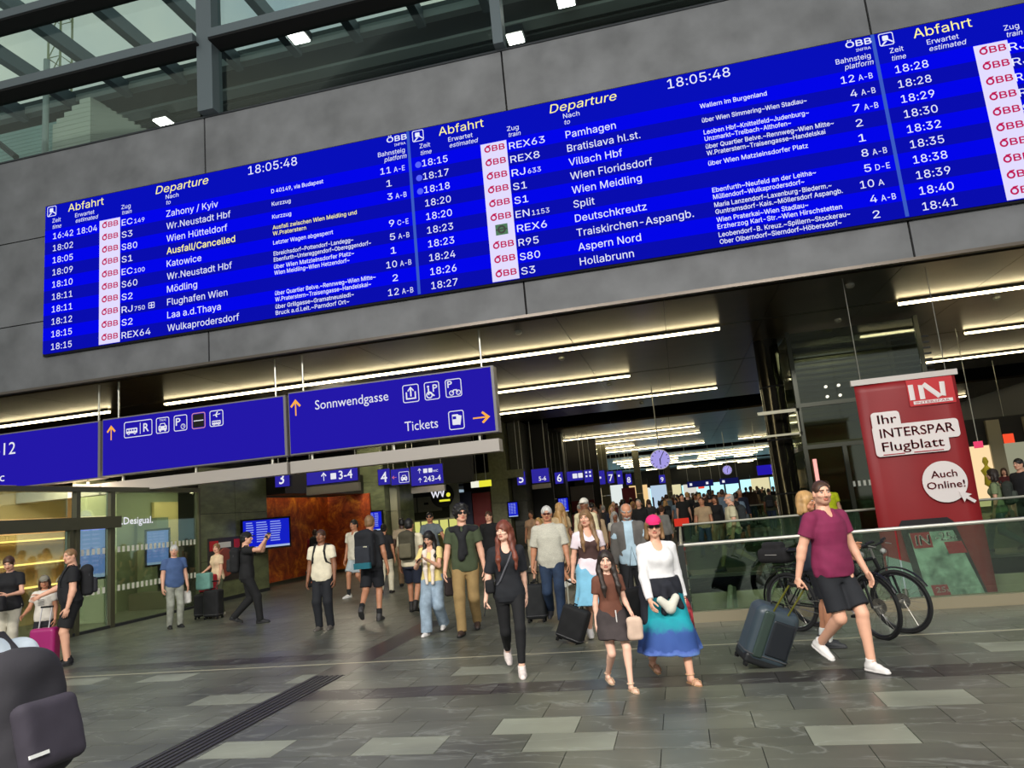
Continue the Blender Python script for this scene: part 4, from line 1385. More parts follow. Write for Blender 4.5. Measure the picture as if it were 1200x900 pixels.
MB().box(bx0 - .04, -.03, bz1 - .02, bx1 + .04, .03, bz1 + .06).build('top_batten', mat('batten', (205, 196, 190), .5), bn)
MB().box(bx0 - .02, -.03, bz0 - .06, bx1 + .02, .03, bz0).build('bottom_batten', M_STEEL, bn)
for x in (bx0 + .1, bx1 - .1):
    MB().cyl((x, 0, bz1 + .05), (x, 0, 4.58), .006, 5).build('cord', M_STEEL, bn)
BY = -.04
MBW = mat('banner_white', (232, 222, 220), .5)
MBI = mat('banner_ink', (170, 24, 44), .5)
MPH = mat('phone_dark', (38, 34, 38), .35)
MSC = mat('phone_screen', (150, 172, 158), .4, noise=.7, scale=7, detail=9)
MGR = mat('banner_grey', (150, 168, 166), .5)


def bface(pts, name, mt, dy=0.0):
    MB().poly([(x, BY + dy, z) for x, z in pts], (0, .004, 0)).build(name, mt, bn)


W_ = bx1 - bx0
H_ = 3.3
bface(rrect(bx0 + .98, 2.76, .30, .19, .01), 'logo_field', mat('banner_red2', (196, 24, 34), .45))
q = MB()
yy_ = BY - .004
for pts in ([(bx0 + .73, 2.66), (bx0 + .73, 2.88)], [(bx0 + .86, 2.66), (bx0 + .86, 2.86), (bx0 + .9, 2.87), (bx0 + 1.08, 2.68), (bx0 + 1.13, 2.68), (bx0 + 1.14, 2.88)]):
    q.tube([(x, yy_, z) for x, z in pts], .034, 6, flat=.15)
q.box(bx0 + .73, yy_ - .003, 2.595, bx0 + 1.24, yy_, 2.64)
put_text(q, 'INTERSPAR', (bx0 + .76, yy_ - .006, 2.602), UX, UZ, width=.44, h=.03, res=1, mi=1)
q.build('logo', [MBW, MBI], bn)
# stepped speech box
bface(rrect(bx0 + .33, 2.42, .19, .12, .05), 'speech_box', MBW, -.002)
bface(rrect(bx0 + .69, 2.22, .56, .13, .05), 'speech_box', MBW, -.004)
bface(rrect(bx0 + .61, 2.04, .48, .13, .05), 'speech_box', MBW, -.006)
bface(rrect(bx0 + .33, 2.22, .19, .3, .05), 'speech_box', MBW, -.0075)
q = MB()
put_text(q, 'Ihr', (bx0 + .22, BY - .012, 2.37), UX, UZ, width=.25, h=.125, bold=.014, res=3)
put_text(q, 'INTERSPAR', (bx0 + .22, BY - .012, 2.17), UX, UZ, width=.96, h=.125, bold=.014, res=3)
put_text(q, 'Flugblatt', (bx0 + .22, BY - .012, 1.98), UX, UZ, width=.8, h=.125, bold=.014, res=3)
q.box(bx0 + .22, BY - .013, 1.925, bx0 + .5, BY - .01, 1.938)
q.box(bx0 + .62, BY - .013, 1.925, bx0 + 1.0, BY - .01, 1.938)
q.build('lettering', MBI, bn)
bface(circ(bx0 + .94, 1.49, .285, 36), 'round_badge', MBW)
q = MB()
put_text(q, 'Auch', (bx0 + .94, BY - .012, 1.55), UX, UZ, h=.095, bold=.015, res=2, align='C', width=.33)
put_text(q, 'Online!', (bx0 + .94, BY - .012, 1.4), UX, UZ, h=.095, bold=.015, res=2, align='C', width=.48)
q.build('lettering', MBI, bn)
q = MB().poly([(x, BY - .02, z) for x, z in [(bx0 + 1.08, 1.35), (bx0 + 1.24, 1.29), (bx0 + 1.19, 1.27), (bx0 + 1.28, 1.2), (bx0 + 1.25, 1.17), (bx0 + 1.16, 1.24), (bx0 + 1.13, 1.19)]], (0, .004, 0))
q.build('pointer_arrow', MBW, bn)
# phone with flyer
bface([(bx1 - .35, -.02), (bx1, -.02), (bx1, bz0), (bx1 - .05, bz0)], 'grey_field', MGR)
bface([(bx0 + .02, .55), (bx0 + .02, -.0), (bx0 + .02, bz0), (bx0 + .7, bz0), (bx0 + .4, .4)], 'grey_field', MGR)
bface([(bx0 + .26, .95), (bx0 + .3, 1.01), (bx0 + .88, 1.01), (bx0 + .95, .95), (bx0 + 1.34 * .98, bz0), (bx0 + .42, bz0)], 'phone', MPH, -.006)
bface([(bx0 + .36, .83), (bx0 + .92, .83), (bx0 + 1.22, -.2), (bx0 + 1.26, bz0), (bx0 + .5, bz0), (bx0 + .44, 0.2)], 'phone_screen', MSC, -.010)
bface([(bx0 + .37, .83), (bx0 + .62, .83), (bx0 + .64, .62), (bx0 + .4, .62)], 'flyer_field', MBI, -.014)
bface([(bx0 + .78, .68), (bx0 + 1.0, .68), (bx0 + 1.05, .52), (bx0 + .82, .52)], 'flyer_field', MBI, -.014)
bface([(bx0 + .52, .12), (bx0 + .72, .12), (bx0 + .77, -.12), (bx0 + .56, -.12)], 'flyer_field', MBI, -.014)
bface([(bx0 + .78, -.1), (bx0 + 1.25, -.1), (bx0 + 1.27, -.28), (bx0 + .8, -.28)], 'flyer_field', MBI, -.014)
q = MB()
put_text(q, 'IN', (bx0 + .43, BY - .02, .66), UX, UZ, width=.17, h=.13, bold=.03, res=2)
put_text(q, '-25', (bx0 + .68, BY - .02, .7), UX, UZ, width=.2, h=.11, bold=.04, res=2)
put_text(q, '%', (bx0 + .89, BY - .02, .7), UX, UZ, width=.06, h=.05, bold=.02, res=1)
put_text(q, '25', (bx0 + .57, BY - .02, .02), UX, UZ, width=.12, h=.07, bold=.04, res=2)
put_text(q, '%', (bx0 + .7, BY - .02, .02), UX, UZ, width=.04, h=.04, bold=.02, res=1)
put_text(q, '9:41', (bx0 + .38, BY - .02, .9), UX, UZ, width=.06, h=.022, res=1)
q.build('lettering', MBW, bn)

# lamps inside the glass vestibule shop
area_lamp('shop_lamp', (-13.6, 13.6, 3.2), (0, 0, 0), 1.6, 4.0, 170, (1.0, 0.84, 0.60))
area_lamp('shop_lamp', (-12.9, 17.6, 3.2), (0, 0, 0), 1.2, 2.4, 70, (1.0, 0.96, 0.78))
# added fill light, no real fixture, brightens the left side of the passage
area_lamp('opening_fill', (-10.6, 22.3, 5.3), (0, math.radians(-20), 0), 1.0, 3.0, 120, (1.0, 0.88, 0.66))

area_lamp('elevator_fill', (4.7, 20.4, 5.3), (0, 0, 0), 1.6, 1.2, 60, (1.0, 0.93, 0.78))  # added fill inside the shaft so its structure shows, no real fixture
# ================================================================== FIGURE BUILDER: signed distance fields -> one smooth surface
def V3(*a):
    return np.array(a if len(a) > 1 else a[0], float)


def unit(v):
    v = np.asarray(v, float)
    return v / (np.linalg.norm(v) + 1e-12)


def Rx(a):
    c, s = math.cos(a), math.sin(a)
    return np.array([[1, 0, 0], [0, c, -s], [0, s, c]])


def Ry(a):
    c, s = math.cos(a), math.sin(a)
    return np.array([[c, 0, s], [0, 1, 0], [-s, 0, c]])


def Rz(a):
    c, s = math.cos(a), math.sin(a)
    return np.array([[c, -s, 0], [s, c, 0], [0, 0, 1]])


class Fr:
    """a frame: world = o + R @ local"""

    def __init__(s, o=(0, 0, 0), R=None):
        s.o = V3(o)
        s.R = np.eye(3) if R is None else R

    def p(s, *l):
        return s.o + s.R @ V3(*l)

    def inv(s, P):
        return (P - s.o) @ s.R

    def child(s, o, R=None):
        return Fr(s.p(*o), s.R @ (np.eye(3) if R is None else R))


class Sdf:
    def __init__(s, k=0.02):
        s.pr = []
        s.k = k

    def cone(s, a, b, ra, rb, k=None, cut_a=False, cut_b=False, sub=False):
        a, b = V3(a), V3(b)
        ab = b - a
        L = np.linalg.norm(ab) + 1e-9

        def f(P):
            q = P - a
            tt = q @ ab / (L * L)
            t = np.clip(tt, 0, 1)
            d = np.linalg.norm(q - t[..., None] * ab, axis=-1) - (ra + (rb - ra) * t)
            if cut_a: d = np.maximum(d, -tt * L)
            if cut_b: d = np.maximum(d, (tt - 1) * L)
            return d
        r = max(ra, rb)
        s.pr.append((f, np.minimum(a, b) - r, np.maximum(a, b) + r, s.k if k is None else k, sub))
        return s

    def ell(s, fr, c, r, k=None, sub=False):
        c, r = V3(c), V3(r)

        def f(P):
            q = (fr.inv(P) - c) / r
            n = np.sqrt((q * q).sum(-1) + 1e-12)
            return (n - 1) * r.min() if r.max() / r.min() < 1.6 else (n - 1) * n / (np.sqrt(((q / r) ** 2).sum(-1)) + 1e-9)
        w_ = fr.p(*c)
        R_ = r.max()
        s.pr.append((f, w_ - R_, w_ + R_, s.k if k is None else k, sub))
        return s

    def box(s, fr, c, h, rad=0.02, k=None, sub=False):
        c, h = V3(c), V3(h)

        def f(P):
            q = np.abs(fr.inv(P) - c) - (h - rad)
            return np.linalg.norm(np.maximum(q, 0), axis=-1) + np.minimum(q.max(-1), 0) - rad
        w_ = fr.p(*c)
        R_ = np.linalg.norm(h)
        s.pr.append((f, w_ - R_, w_ + R_, s.k if k is None else k, sub))
        return s

    def prof(s, fr, keys, k=None, ex=2.3, ripple=0.0, nrip=9, z0=None, z1=None, inflate=0.0, rip_z=None, sub=False):
        """elliptical cross sections along local z: (z, rx, ry, oy)"""
        K = np.array([list(q) + [0] * (4 - len(q)) for q in keys], float)
        K = K[np.argsort(K[:, 0])]
        za = K[0, 0] if z0 is None else z0
        zb = K[-1, 0] if z1 is None else z1

        def f(P):
            q = fr.inv(P)
            z = q[..., 2]
            rx = np.interp(z, K[:, 0], K[:, 1]) + inflate
            ry = np.interp(z, K[:, 0], K[:, 2]) + inflate
            oy = np.interp(z, K[:, 0], K[:, 3])
            x, y = q[..., 0] / rx, (q[..., 1] - oy) / ry
            n = (np.abs(x) ** ex + np.abs(y) ** ex + 1e-12) ** (1 / ex)
            d = (n - 1) * np.minimum(rx, ry)
            if ripple:
                a = np.arctan2(y, x)
                wgt = 1.0 if rip_z is None else np.clip((rip_z[0] - z) / (rip_z[0] - rip_z[1]), 0, 1)
                d = d + ripple * wgt * np.sin(a * nrip + 1.3 * np.sin(z * 9))
            d = np.maximum(d, np.maximum(za - z, z - zb))
            return d
        R_ = max(K[:, 1].max(), K[:, 2].max()) + abs(K[:, 3]).max() + inflate + ripple
        pts = np.array([fr.p(sx * R_, sy * R_, z) for sx in (-1, 1) for sy in (-1, 1) for z in (za, zb)])
        s.pr.append((f, pts.min(0), pts.max(0), s.k if k is None else k, sub))
        return s

    def mesh(s, h, wrinkle=0.0, wf=24.0, cut=None):
        lo = np.min([p[1] for p in s.pr if not p[4]], 0) - 2 * h - 0.01
        hi = np.max([p[2] for p in s.pr if not p[4]], 0) + 2 * h + 0.01
        n = np.maximum(3, np.ceil((hi - lo) / h).astype(int) + 1)
        D = np.full(n, 10.0, np.float32)
        ax = [lo[i] + h * np.arange(n[i]) for i in range(3)]
        for (f, a, b, k, sub) in s.pr:
            m = k * 1.2 + 2.5 * h
            i0 = np.clip(np.floor((a - m - lo) / h).astype(int), 0, n - 1)
            i1 = np.clip(np.ceil((b + m - lo) / h).astype(int) + 1, 1, n)
            if (i1 <= i0).any(): continue
            sl = tuple(slice(i0[j], i1[j]) for j in range(3))
            G = np.stack(np.meshgrid(*[ax[j][sl[j]] for j in range(3)], indexing='ij'), -1)
            d = f(G).astype(np.float32)
            o = D[sl]
            if sub:
                d = -d
                hh = np.clip(0.5 - 0.5 * (o - d) / max(k, 1e-4), 0, 1)
                D[sl] = o * (1 - hh) + d * hh + k * hh * (1 - hh)
            else:
                hh = np.clip(0.5 + 0.5 * (o - d) / max(k, 1e-4), 0, 1)
                r = o * (1 - hh) + d * hh - k * hh * (1 - hh)
                D[sl] = np.where(o > 5, d, r)
        if wrinkle or cut:
            G = np.stack(np.meshgrid(*ax, indexing='ij'), -1)
            if wrinkle:
                x, y, z = G[..., 0], G[..., 1], G[..., 2]
                D += wrinkle * (np.sin(wf * (z + .5 * x) + 3 * np.sin(5 * x + 4 * y)) * .6 + .4 * np.sin(wf * 1.7 * (z - .7 * x + .4 * y) + 2 * np.sin(7 * z)))
            if cut: D = np.maximum(D, cut(G).astype(np.float32))
        return surface_nets(D, lo, h)


def surface_nets(D, lo, h):
    S = D < 0
    nx, ny, nz = D.shape
    c = S[:-1, :-1, :-1].astype(np.int8)
    tot = np.zeros((nx - 1, ny - 1, nz - 1), np.int8)
    for dx in (0, 1):
        for dy in (0, 1):
            for dz in (0, 1):
                tot += S[dx:nx - 1 + dx, dy:ny - 1 + dy, dz:nz - 1 + dz]
    act = (tot > 0) & (tot < 8)
    I = np.argwhere(act)
    if not len(I): return np.zeros((0, 3)), np.zeros((0, 4), int)
    idx = np.full(act.shape, -1, np.int64)
    idx[act] = np.arange(len(I))
    acc = np.zeros((len(I), 3))
    cnt = np.zeros(len(I))
    cor = [(0, 0, 0), (1, 0, 0), (0, 1, 0), (1, 1, 0), (0, 0, 1), (1, 0, 1), (0, 1, 1), (1, 1, 1)]
    for a in range(8):
        for bbit in (1, 2, 4):
            b = a | bbit
            if b == a: continue
            pa, pb = np.array(cor[a]), np.array(cor[b])
            da = D[I[:, 0] + pa[0], I[:, 1] + pa[1], I[:, 2] + pa[2]]
            db = D[I[:, 0] + pb[0], I[:, 1] + pb[1], I[:, 2] + pb[2]]
            m = (da < 0) != (db < 0)
            t = np.where(m, da / np.where(m, da - db, 1), 0)
            acc += np.where(m[:, None], pa + t[:, None] * (pb - pa), 0)
            cnt += m
    V = lo + h * (I + acc / cnt[:, None])
    F = []
    for ax_ in range(3):
        o1, o2 = [(1, 2), (2, 0), (0, 1)][ax_]
        e = np.zeros(3, int)
        e[ax_] = 1
        A = S[:nx - e[0], :ny - e[1], :nz - e[2]]
        B = S[e[0]:, e[1]:, e[2]:]
        E_ = np.argwhere(A != B)
        ok = (E_[:, o1] > 0) & (E_[:, o2] > 0) & (E_[:, o1] < D.shape[o1] - 1) & (E_[:, o2] < D.shape[o2] - 1)
        E_ = E_[ok]
        flip = A[tuple(E_.T)]
        u, v = np.zeros(3, int), np.zeros(3, int)
        u[o1] = 1
        v[o2] = 1
        q = [E_ - u - v, E_ - v, E_, E_ - u]
        q = np.stack([idx[tuple(x.T)] for x in q], 1)
        q = np.where(flip[:, None], q, q[:, ::-1])
        F.append(q)
    F = np.concatenate(F)
    return V, F[(F >= 0).all(1)]


class Geo:
    """accumulates numpy meshes with material ids"""

    def __init__(s):
        s.V, s.F, s.M, s.n = [], [], [], 0

    def add(s, V, F, mi=0):
        if len(V) == 0: return s
        s.V.append(np.asarray(V, float))
        F = np.asarray(F)
        s.F.append(F + s.n)
        s.M.append(np.full(len(F), mi) if np.isscalar(mi) else np.asarray(mi))
        s.n += len(V)
        return s

    def build(s, name, mats, parent, **tags):
        V = np.concatenate(s.V)
        me = bpy.data.meshes.new(name)
        nf = sum(len(f) for f in s.F)
        me.vertices.add(len(V))
        me.vertices.foreach_set('co', V.ravel())
        loops = np.concatenate([f.ravel() for f in s.F])
        sizes = np.concatenate([np.full(len(f), f.shape[1]) for f in s.F])
        me.loops.add(len(loops))
        me.loops.foreach_set('vertex_index', loops)
        me.polygons.add(nf)
        me.polygons.foreach_set('loop_start', np.concatenate([[0], np.cumsum(sizes)[:-1]]))
        me.polygons.foreach_set('material_index', np.concatenate(s.M))
        me.polygons.foreach_set('use_smooth', [True] * nf)
        me.update(calc_edges=True)
        me.validate()
        return mobj(name, me, mats, parent, **tags)


# ---- hand templates: wrist at the origin, fingers along -Z, palm facing -X, thumb towards +Y (right hand)
def make_hand(curl, h=0.0042, spread=0.012):
    s = Sdf(0.008)
    F0 = Fr()
    s.ell(F0, (0, 0, -.048), (.0165, .040, .052))
    s.cone((0, 0, .02), (0, 0, -.02), .026, .025)
    for j, (y, L, r) in enumerate(((.029, .070, .0088), (.0095, .080, .0092), (-.0105, .073, .0088), (-.029, .056, .0078))):
        p = V3(0, y, -.088 + abs(y) * .18)
        a = 0.18
        sp = y * spread / .03
        for (fr_, rr) in ((.45, 1.0), (.32, .92), (.26, .82)):
            a += curl
            q = p + V3(-math.sin(a), sp, -math.cos(a)) * L * fr_
            s.cone(p, q, r * rr, r * rr * .92, k=.003)
            p = q
    p = V3(-.004, .03, -.03)
    for (L, r, aa) in ((.036, .0125, .55), (.032, .0105, .35), (.025, .0092, .2)):
        q = p + unit(V3(-.35 - curl * .5, math.sin(aa) * 1.2, -math.cos(aa))) * L
        s.cone(p, q, r, r * .9, k=.005)
        p = q
    return s.mesh(h)


HANDS = {}


def hand_geo(kind, lod):
    key = (kind, lod)
    if key not in HANDS:
        HANDS[key] = make_hand({'relax': .28, 'grip': 1.05, 'flat': .1}[kind], (.0040, .0058, .009)[lod])
    return HANDS[key]


# ---- head template: origin at the skull centre, face towards +Y, height 0.23 from chin to crown
HEADS = {}


def head_geo(fem, lod):
    key = (fem, lod)
    if key in HEADS: return HEADS[key]
    F0 = Fr()
    s = Sdf(.014)
    s.ell(F0, (0, -.012, .025), (.074, .094, .088))
    s.ell(F0, (0, .012, -.03), (.060 if fem else .064, .072, .078))
    s.ell(F0, (0, .050, -.082), (.030 if fem else .037, .030, .026), k=.025)      # chin
    for sx in (-1, 1):
        s.ell(F0, (sx * .047, .010, -.062), (.016, .040, .026), k=.02)       # jaw
        s.ell(F0, (sx * .040, .058, -.018), (.022, .018, .018), k=.02)       # cheek
        s.ell(F0, (sx * .0755, -.006, -.008), (.008, .019, .031), k=.004)    # ear
        s.ell(F0, (sx * .030, .080, .026), (.024, .010, .007), k=.010)       # brow
        s.ell(F0, (sx * .031, .092, .008), (.019, .014, .011), k=.012, sub=True)
    s.cone((0, .080, .012), (0, .104, -.022), .0085, .0125, k=.008)          # nose
    for sx in (-1, 1):
        s.ell(F0, (sx * .011, .094, -.026), (.008, .010, .007), k=.005)
    s.ell(F0, (0, .085, -.050), (.024, .009, .0052), k=.004)                 # upper lip
    s.ell(F0, (0, .083, -.060), (.020, .010, .0062), k=.004)
    s.ell(F0, (0, .096, -.0550), (.019, .010, .0014), k=.002, sub=True)
    s.cone((0, -.018, -.05), (0, -.030, -.165), .050 if fem else .058, .052 if fem else .063, k=.02)   # neck
    V, F = s.mesh((.0052, .0075, .013)[lod])
    c = V[F].mean(1)
    x, y, z = c[:, 0], c[:, 1], c[:, 2]
    mi = np.zeros(len(F), int)
    mi[(y > .074) & (np.abs(x) < .022) & (z > -.068) & (z < -.044)] = 1      # lips
    mi[(y > .055) & (np.abs(np.abs(x) - .031) < .019) & (z > .024) & (z < .033)] = 2   # eyebrows
    mi[(mi == 0) & (z < -.030) & (z > -.115) & (y > .0) & ((y > .086) == False) & (z < -.030 - .0 + .9 * (y - .03) * 0)] = 5
    mi[(mi == 0) & (z < -.030) & (z > -.045) & (np.abs(x) < .03) & (y > .07)] = 5
    HEADS[key] = (V, F, mi)
    return HEADS[key]


def uvsphere(c, r, R, n=8, m=6):
    V, F = [], []
    for i in range(m + 1):
        t = PI * i / m
        for k in range(n):
            a = 2 * PI * k / n
            V.append(c + R @ (np.array([math.sin(t) * math.cos(a), math.cos(t), math.sin(t) * math.sin(a)]) * r))
    for i in range(m):
        for k in range(n):
            F.append((i * n + k, i * n + (k + 1) % n, (i + 1) * n + (k + 1) % n, (i + 1) * n + k))
    return np.array(V), np.array(F)


SKINS = {'light': (222, 168, 140), 'fair': (232, 184, 160), 'tan': (190, 132, 100), 'brown': (134, 88, 62), 'dark': (74, 48, 36)}
HAIRS = {'black': (20, 17, 16), 'brown': (66, 42, 28), 'dark': (40, 28, 22), 'auburn': (112, 54, 36), 'blond': (176, 136, 84), 'grey': (160, 156, 150), 'white': (196, 194, 188), 'light': (128, 96, 62)}


def skin_m(n):
    m = mat('skin_' + n, SKINS[n], .5, noise=.06, scale=6)
    m.node_tree.nodes['Principled BSDF'].inputs['Subsurface Weight'].default_value = 0.0
    return m


def cloth_m(col, kind='plain'):
    key = 'cloth_%d_%d_%d_%s' % (*col, kind)
    if key in _MAT: return _MAT[key]
    if kind == 'denim':
        return mat(key, col, .85, noise=.28, scale=9, bump=.15)
    if kind == 'check':
        m = mat(key, col, .85, noise=.06, scale=20)
        t = m.node_tree
        b = t.nodes['Principled BSDF']
        tc_ = t.nodes.new('ShaderNodeTexCoord')
        wv = t.nodes.new('ShaderNodeTexBrick')
        wv.inputs['Scale'].default_value = 28
        wv.inputs['Color1'].default_value = (*lin(col), 1)
        wv.inputs['Color2'].default_value = (*lin([v * .93 for v in col]), 1)
        wv.inputs['Mortar'].default_value = (*lin([v * .8 for v in col]), 1)
        mp = t.nodes.new('ShaderNodeMapping')
        mp.inputs['Rotation'].default_value = (PI / 2, 0, 0)
        t.links.new(tc_.outputs['Object'], mp.inputs['Vector'])
        t.links.new(mp.outputs[0], wv.inputs['Vector'])
        t.links.new(wv.outputs['Color'], b.inputs['Base Color'])
        return m
    if kind == 'ombre':       # teal skirt turning blue at the hem
        m = mat(key, col, .8, noise=.1, scale=30)
        t = m.node_tree
        b = t.nodes['Principled BSDF']
        tc_ = t.nodes.new('ShaderNodeTexCoord')
        sp = t.nodes.new('ShaderNodeSeparateXYZ')
        nz_ = t.nodes.new('ShaderNodeTexNoise')
        nz_.inputs['Scale'].default_value = 14
        ad = t.nodes.new('ShaderNodeMath')
        ad.operation = 'MULTIPLY_ADD'
        ad.inputs[1].default_value = .12
        r = t.nodes.new('ShaderNodeValToRGB')
        e = r.color_ramp.elements
        e[0].position, e[0].color = .30, (*lin((96, 128, 190)), 1)
        e[1].position, e[1].color = .95, (*lin((0, 112, 128)), 1)
        for pz, cc in ((.345, (70, 96, 170)), (.36, (44, 74, 140)), (.50, (46, 80, 146)), (.54, (22, 130, 150)), (.62, (0, 150, 162)), (.8, (4, 120, 134))):
            x = e.new(pz)
            x.color = (*lin(cc), 1)
        t.links.new(tc_.outputs['Object'], sp.inputs[0])
        t.links.new(tc_.outputs['Object'], nz_.inputs['Vector'])
        t.links.new(nz_.outputs['Fac'], ad.inputs[0])
        t.links.new(sp.outputs['Z'], ad.inputs[2])
        t.links.new(ad.outputs[0], r.inputs['Fac'])
        t.links.new(r.outputs['Color'], b.inputs['Base Color'])
        return m
    if kind == 'spots':
        m = mat(key, col, .75, noise=.9, scale=16, detail=1)
        return m
    return mat(key, col, .85, noise=.10, scale=12, bump=.10)


HAIR_M = {}


def hair_m(n):
    return mat('hair_' + n, HAIRS[n], .5, noise=.35, scale=30, stretch=(1, 1, .12), bump=.3)


def ik2(A, T_, L1, L2, pole):
    d = T_ - A
    L = np.linalg.norm(d)
    if L > (L1 + L2) * .998:
        T_ = A + d / L * (L1 + L2) * .998
        d = T_ - A
        L = np.linalg.norm(d)
    a = (L1 * L1 - L2 * L2 + L * L) / (2 * L)
    hh = math.sqrt(max(L1 * L1 - a * a, 0))
    u = d / L
    pv = V3(pole) - A
    pv = pv - u * (pv @ u)
    return A + u * a + unit(pv) * hh, T_


def basis_from(down, fwd):
    """rotation taking local -Z to `down` and +Y near `fwd`"""
    z = -unit(down)
    y = V3(fwd) - z * (V3(fwd) @ z)
    y = unit(y)
    x = np.cross(y, z)
    return np.stack([x, y, z], 1)


PERSONS = {}


def person(label, x, y, head, H=1.75, fem=False, skin='light', hair='brown', style='short', lod=0, girth=1.0, group=None,
           feet=((.09, .0, 0), (-.09, 0, 0)), lean=0.03, lean_side=0.0, look=(0, 0), twist=0.0,
           armR=None, armL=None, handR='relax', handL='relax',
           top=(40, 40, 44), top_kind='plain', sleeve='short', hem=0.0, neck='crew', top2=None, belly=0.0,
           bottom=(30, 30, 34), bottom_kind='plain', legs='trousers', skirt_len=.5,
           shoes=(230, 228, 222), shoe='sneaker', socks=None, extras=(), child=False, no_name=False, hat=None, glasses=False, beard=None, jacket=None, name='person', gz=0.0):
    """x, y on the floor under the pelvis; head = heading in degrees (0 = away from the camera +Y, 180 = towards the viewer).
    feet = (right, left) as (sideways, forward, heel lift) in metres; arms: hand position in body frame relative to the shoulder, or (flex, out, elbow) angles."""
    k = H / 1.75
    root = empty(name, (x, y, gz), math.radians(head), label, 'person', group)
    h = (.0105, .015, .026)[lod]
    G = girth
    LU, LLw = .44 * k, .41 * k       # thigh, shank
    AU, AF = .285 * k, .255 * k
    ank = .085 * k
    hipw = (.092 if not fem else .090) * k
    # feet -> ankles
    ankles, ftR = [], []
    for i, ft in enumerate(feet):
        sx, fy, lf = ft[:3]
        yawf = ft[3] if len(ft) > 3 else (-.12 if i == 0 else .12)
        pitch = -min(1.15, lf * 4.2)
        ankles.append(V3(sx, fy, ank + lf))
        ftR.append(Rz(yawf) @ Rx(pitch))
    # pelvis height
    Lleg = (LU + LLw) * .985
    hz = 10
    for i in range(2):
        dxy = math.hypot(ankles[i][0] - (hipw if i == 0 else -hipw), ankles[i][1])
        hz = min(hz, ankles[i][2] + math.sqrt(max(Lleg ** 2 - dxy ** 2, .04)))
    pel = Fr((0, 0, hz + .02 * k))
    tor = Fr(pel.o, Rx(-lean) @ Ry(lean_side) @ Rz(twist))
    sw = (.175 if not fem else .155) * k * (1 + (G - 1) * .5)
    sh = [tor.p(sw, -.01 * k, .440 * k), tor.p(-sw, -.01 * k, .440 * k)]
    hips = [pel.p(hipw, 0, -.02), pel.p(-hipw, 0, -.02)]
    knees = []
    for i in range(2):
        kn, an = ik2(hips[i], ankles[i], LU, LLw, hips[i] + V3((.03 if i == 0 else -.03), 1.2, -.3))
        knees.append(kn)
        ankles[i] = an
    # arms
    elb, wri = [], []
    for i, am in enumerate((armR, armL)):
        sg = 1 if i == 0 else -1
        if am is None: am = ('a', .05, .16, .25)
        if am[0] == 'a':
            fl_, ab_, el_ = am[1:4]
            du = tor.R @ (Ry(-sg * ab_) @ Rx(fl_) @ V3(0, 0, -1))
            e = sh[i] + du * AU
            df = tor.R @ (Ry(-sg * (ab_ - .06 * (1 if el_ < .8 else 3.0))) @ Rx(fl_ + el_) @ V3(0, 0, -1))
            elb.append(e)
            wri.append(e + df * AF)
        else:   # ('t', x, y, z [,pole])  target in body space
            tg = V3(am[1:4])
            pole = V3(am[4]) if len(am) > 4 else sh[i] + V3(sg * .5, -.5, -.6)
            e, t_ = ik2(sh[i], tg, AU, AF, pole)
            elb.append(e)
            wri.append(t_)
    # torso profile
    b = G
    if not fem:
        prof = [(-.13, .135, .10), (-.06, .158, .108), (.0, .158 * b, .108 * b), (.10, .146 * b, .102 * b, belly * .6), (.2, .148 * b, .105 * b, belly), (.33, .165 * (1 + (b - 1) * .7), .112 * b, belly * .3),
                (.40, .160, .106, 0), (.455, .125, .084, -.005), (.50, .075, .066, -.012), (.56, .055, .055, -.012)]
    else:
        prof = [(-.13, .14, .10), (-.06, .168, .112), (.0, .162 * b, .108 * b), (.10, .128 * b, .092 * b, belly * .6), (.18, .121 * b, .088 * b, belly), (.33, .142 * (1 + (b - 1) * .7), .098 * b, belly * .3),
                (.40, .138, .092, 0), (.455, .105, .074, -.005), (.50, .062, .056, -.012), (.56, .048, .048, -.012)]
    prof = [tuple(v * k for v in (list(q) + [0] * (4 - len(q)))) for q in prof]

    def torso(s, inf, z0=None, z1=None, **kw):
        s.prof(tor, prof, inflate=inf, z0=z0, z1=z1, **kw)
        if fem and not child:
            for sx in (-1, 1):
                s.ell(tor, (sx * .065 * k, .075 * k, .33 * k), V3(.058, .05, .058) * k + inf, k=.03)
        for i in range(2):
            s.cone(tor.p((1 if i == 0 else -1) * .045 * k, -.012, .478 * k), sh[i], .040 * k + inf, (.052 if not fem else .044) * k + inf, k=.03)
        return s
    # ---- body: one surface
    ra = (.052, .041, .036, .026) if not fem else (.043, .035, .031, .023)
    rl = (.086, .056, .050, .038) if not fem else (.085, .054, .048, .034)
    ra = [v * k * (1 + (G - 1) * .8) for v in ra]
    rl = [v * k * (1 + (G - 1) * .7) for v in rl]
    s = Sdf(.02 * k)
    torso(s, -.006)
    for i in range(2):
        s.cone(sh[i], elb[i], ra[0], ra[1])
        s.cone(elb[i], wri[i], ra[1] * .98, ra[3])
        mf = elb[i] + (wri[i] - elb[i]) * .28
        s.cone(elb[i], mf, ra[1] * .9, ra[2] * 1.08)
        if legs in ('shorts', 'skirt', 'dress') or lod < 2:
            s.cone(hips[i], knees[i], rl[0], rl[1])
            s.cone(knees[i], ankles[i], rl[1] * .92, rl[3])
            sd = knees[i] - ankles[i]
            back = unit(np.cross(V3(1, 0, 0), sd))
            back = back if back[1] < 0 else -back
            cm = knees[i] - sd * .27 + back * .016 * k
            s.cone(cm + sd * .1, cm - sd * .15, rl[2] * .98, rl[2] * .7, k=.03)
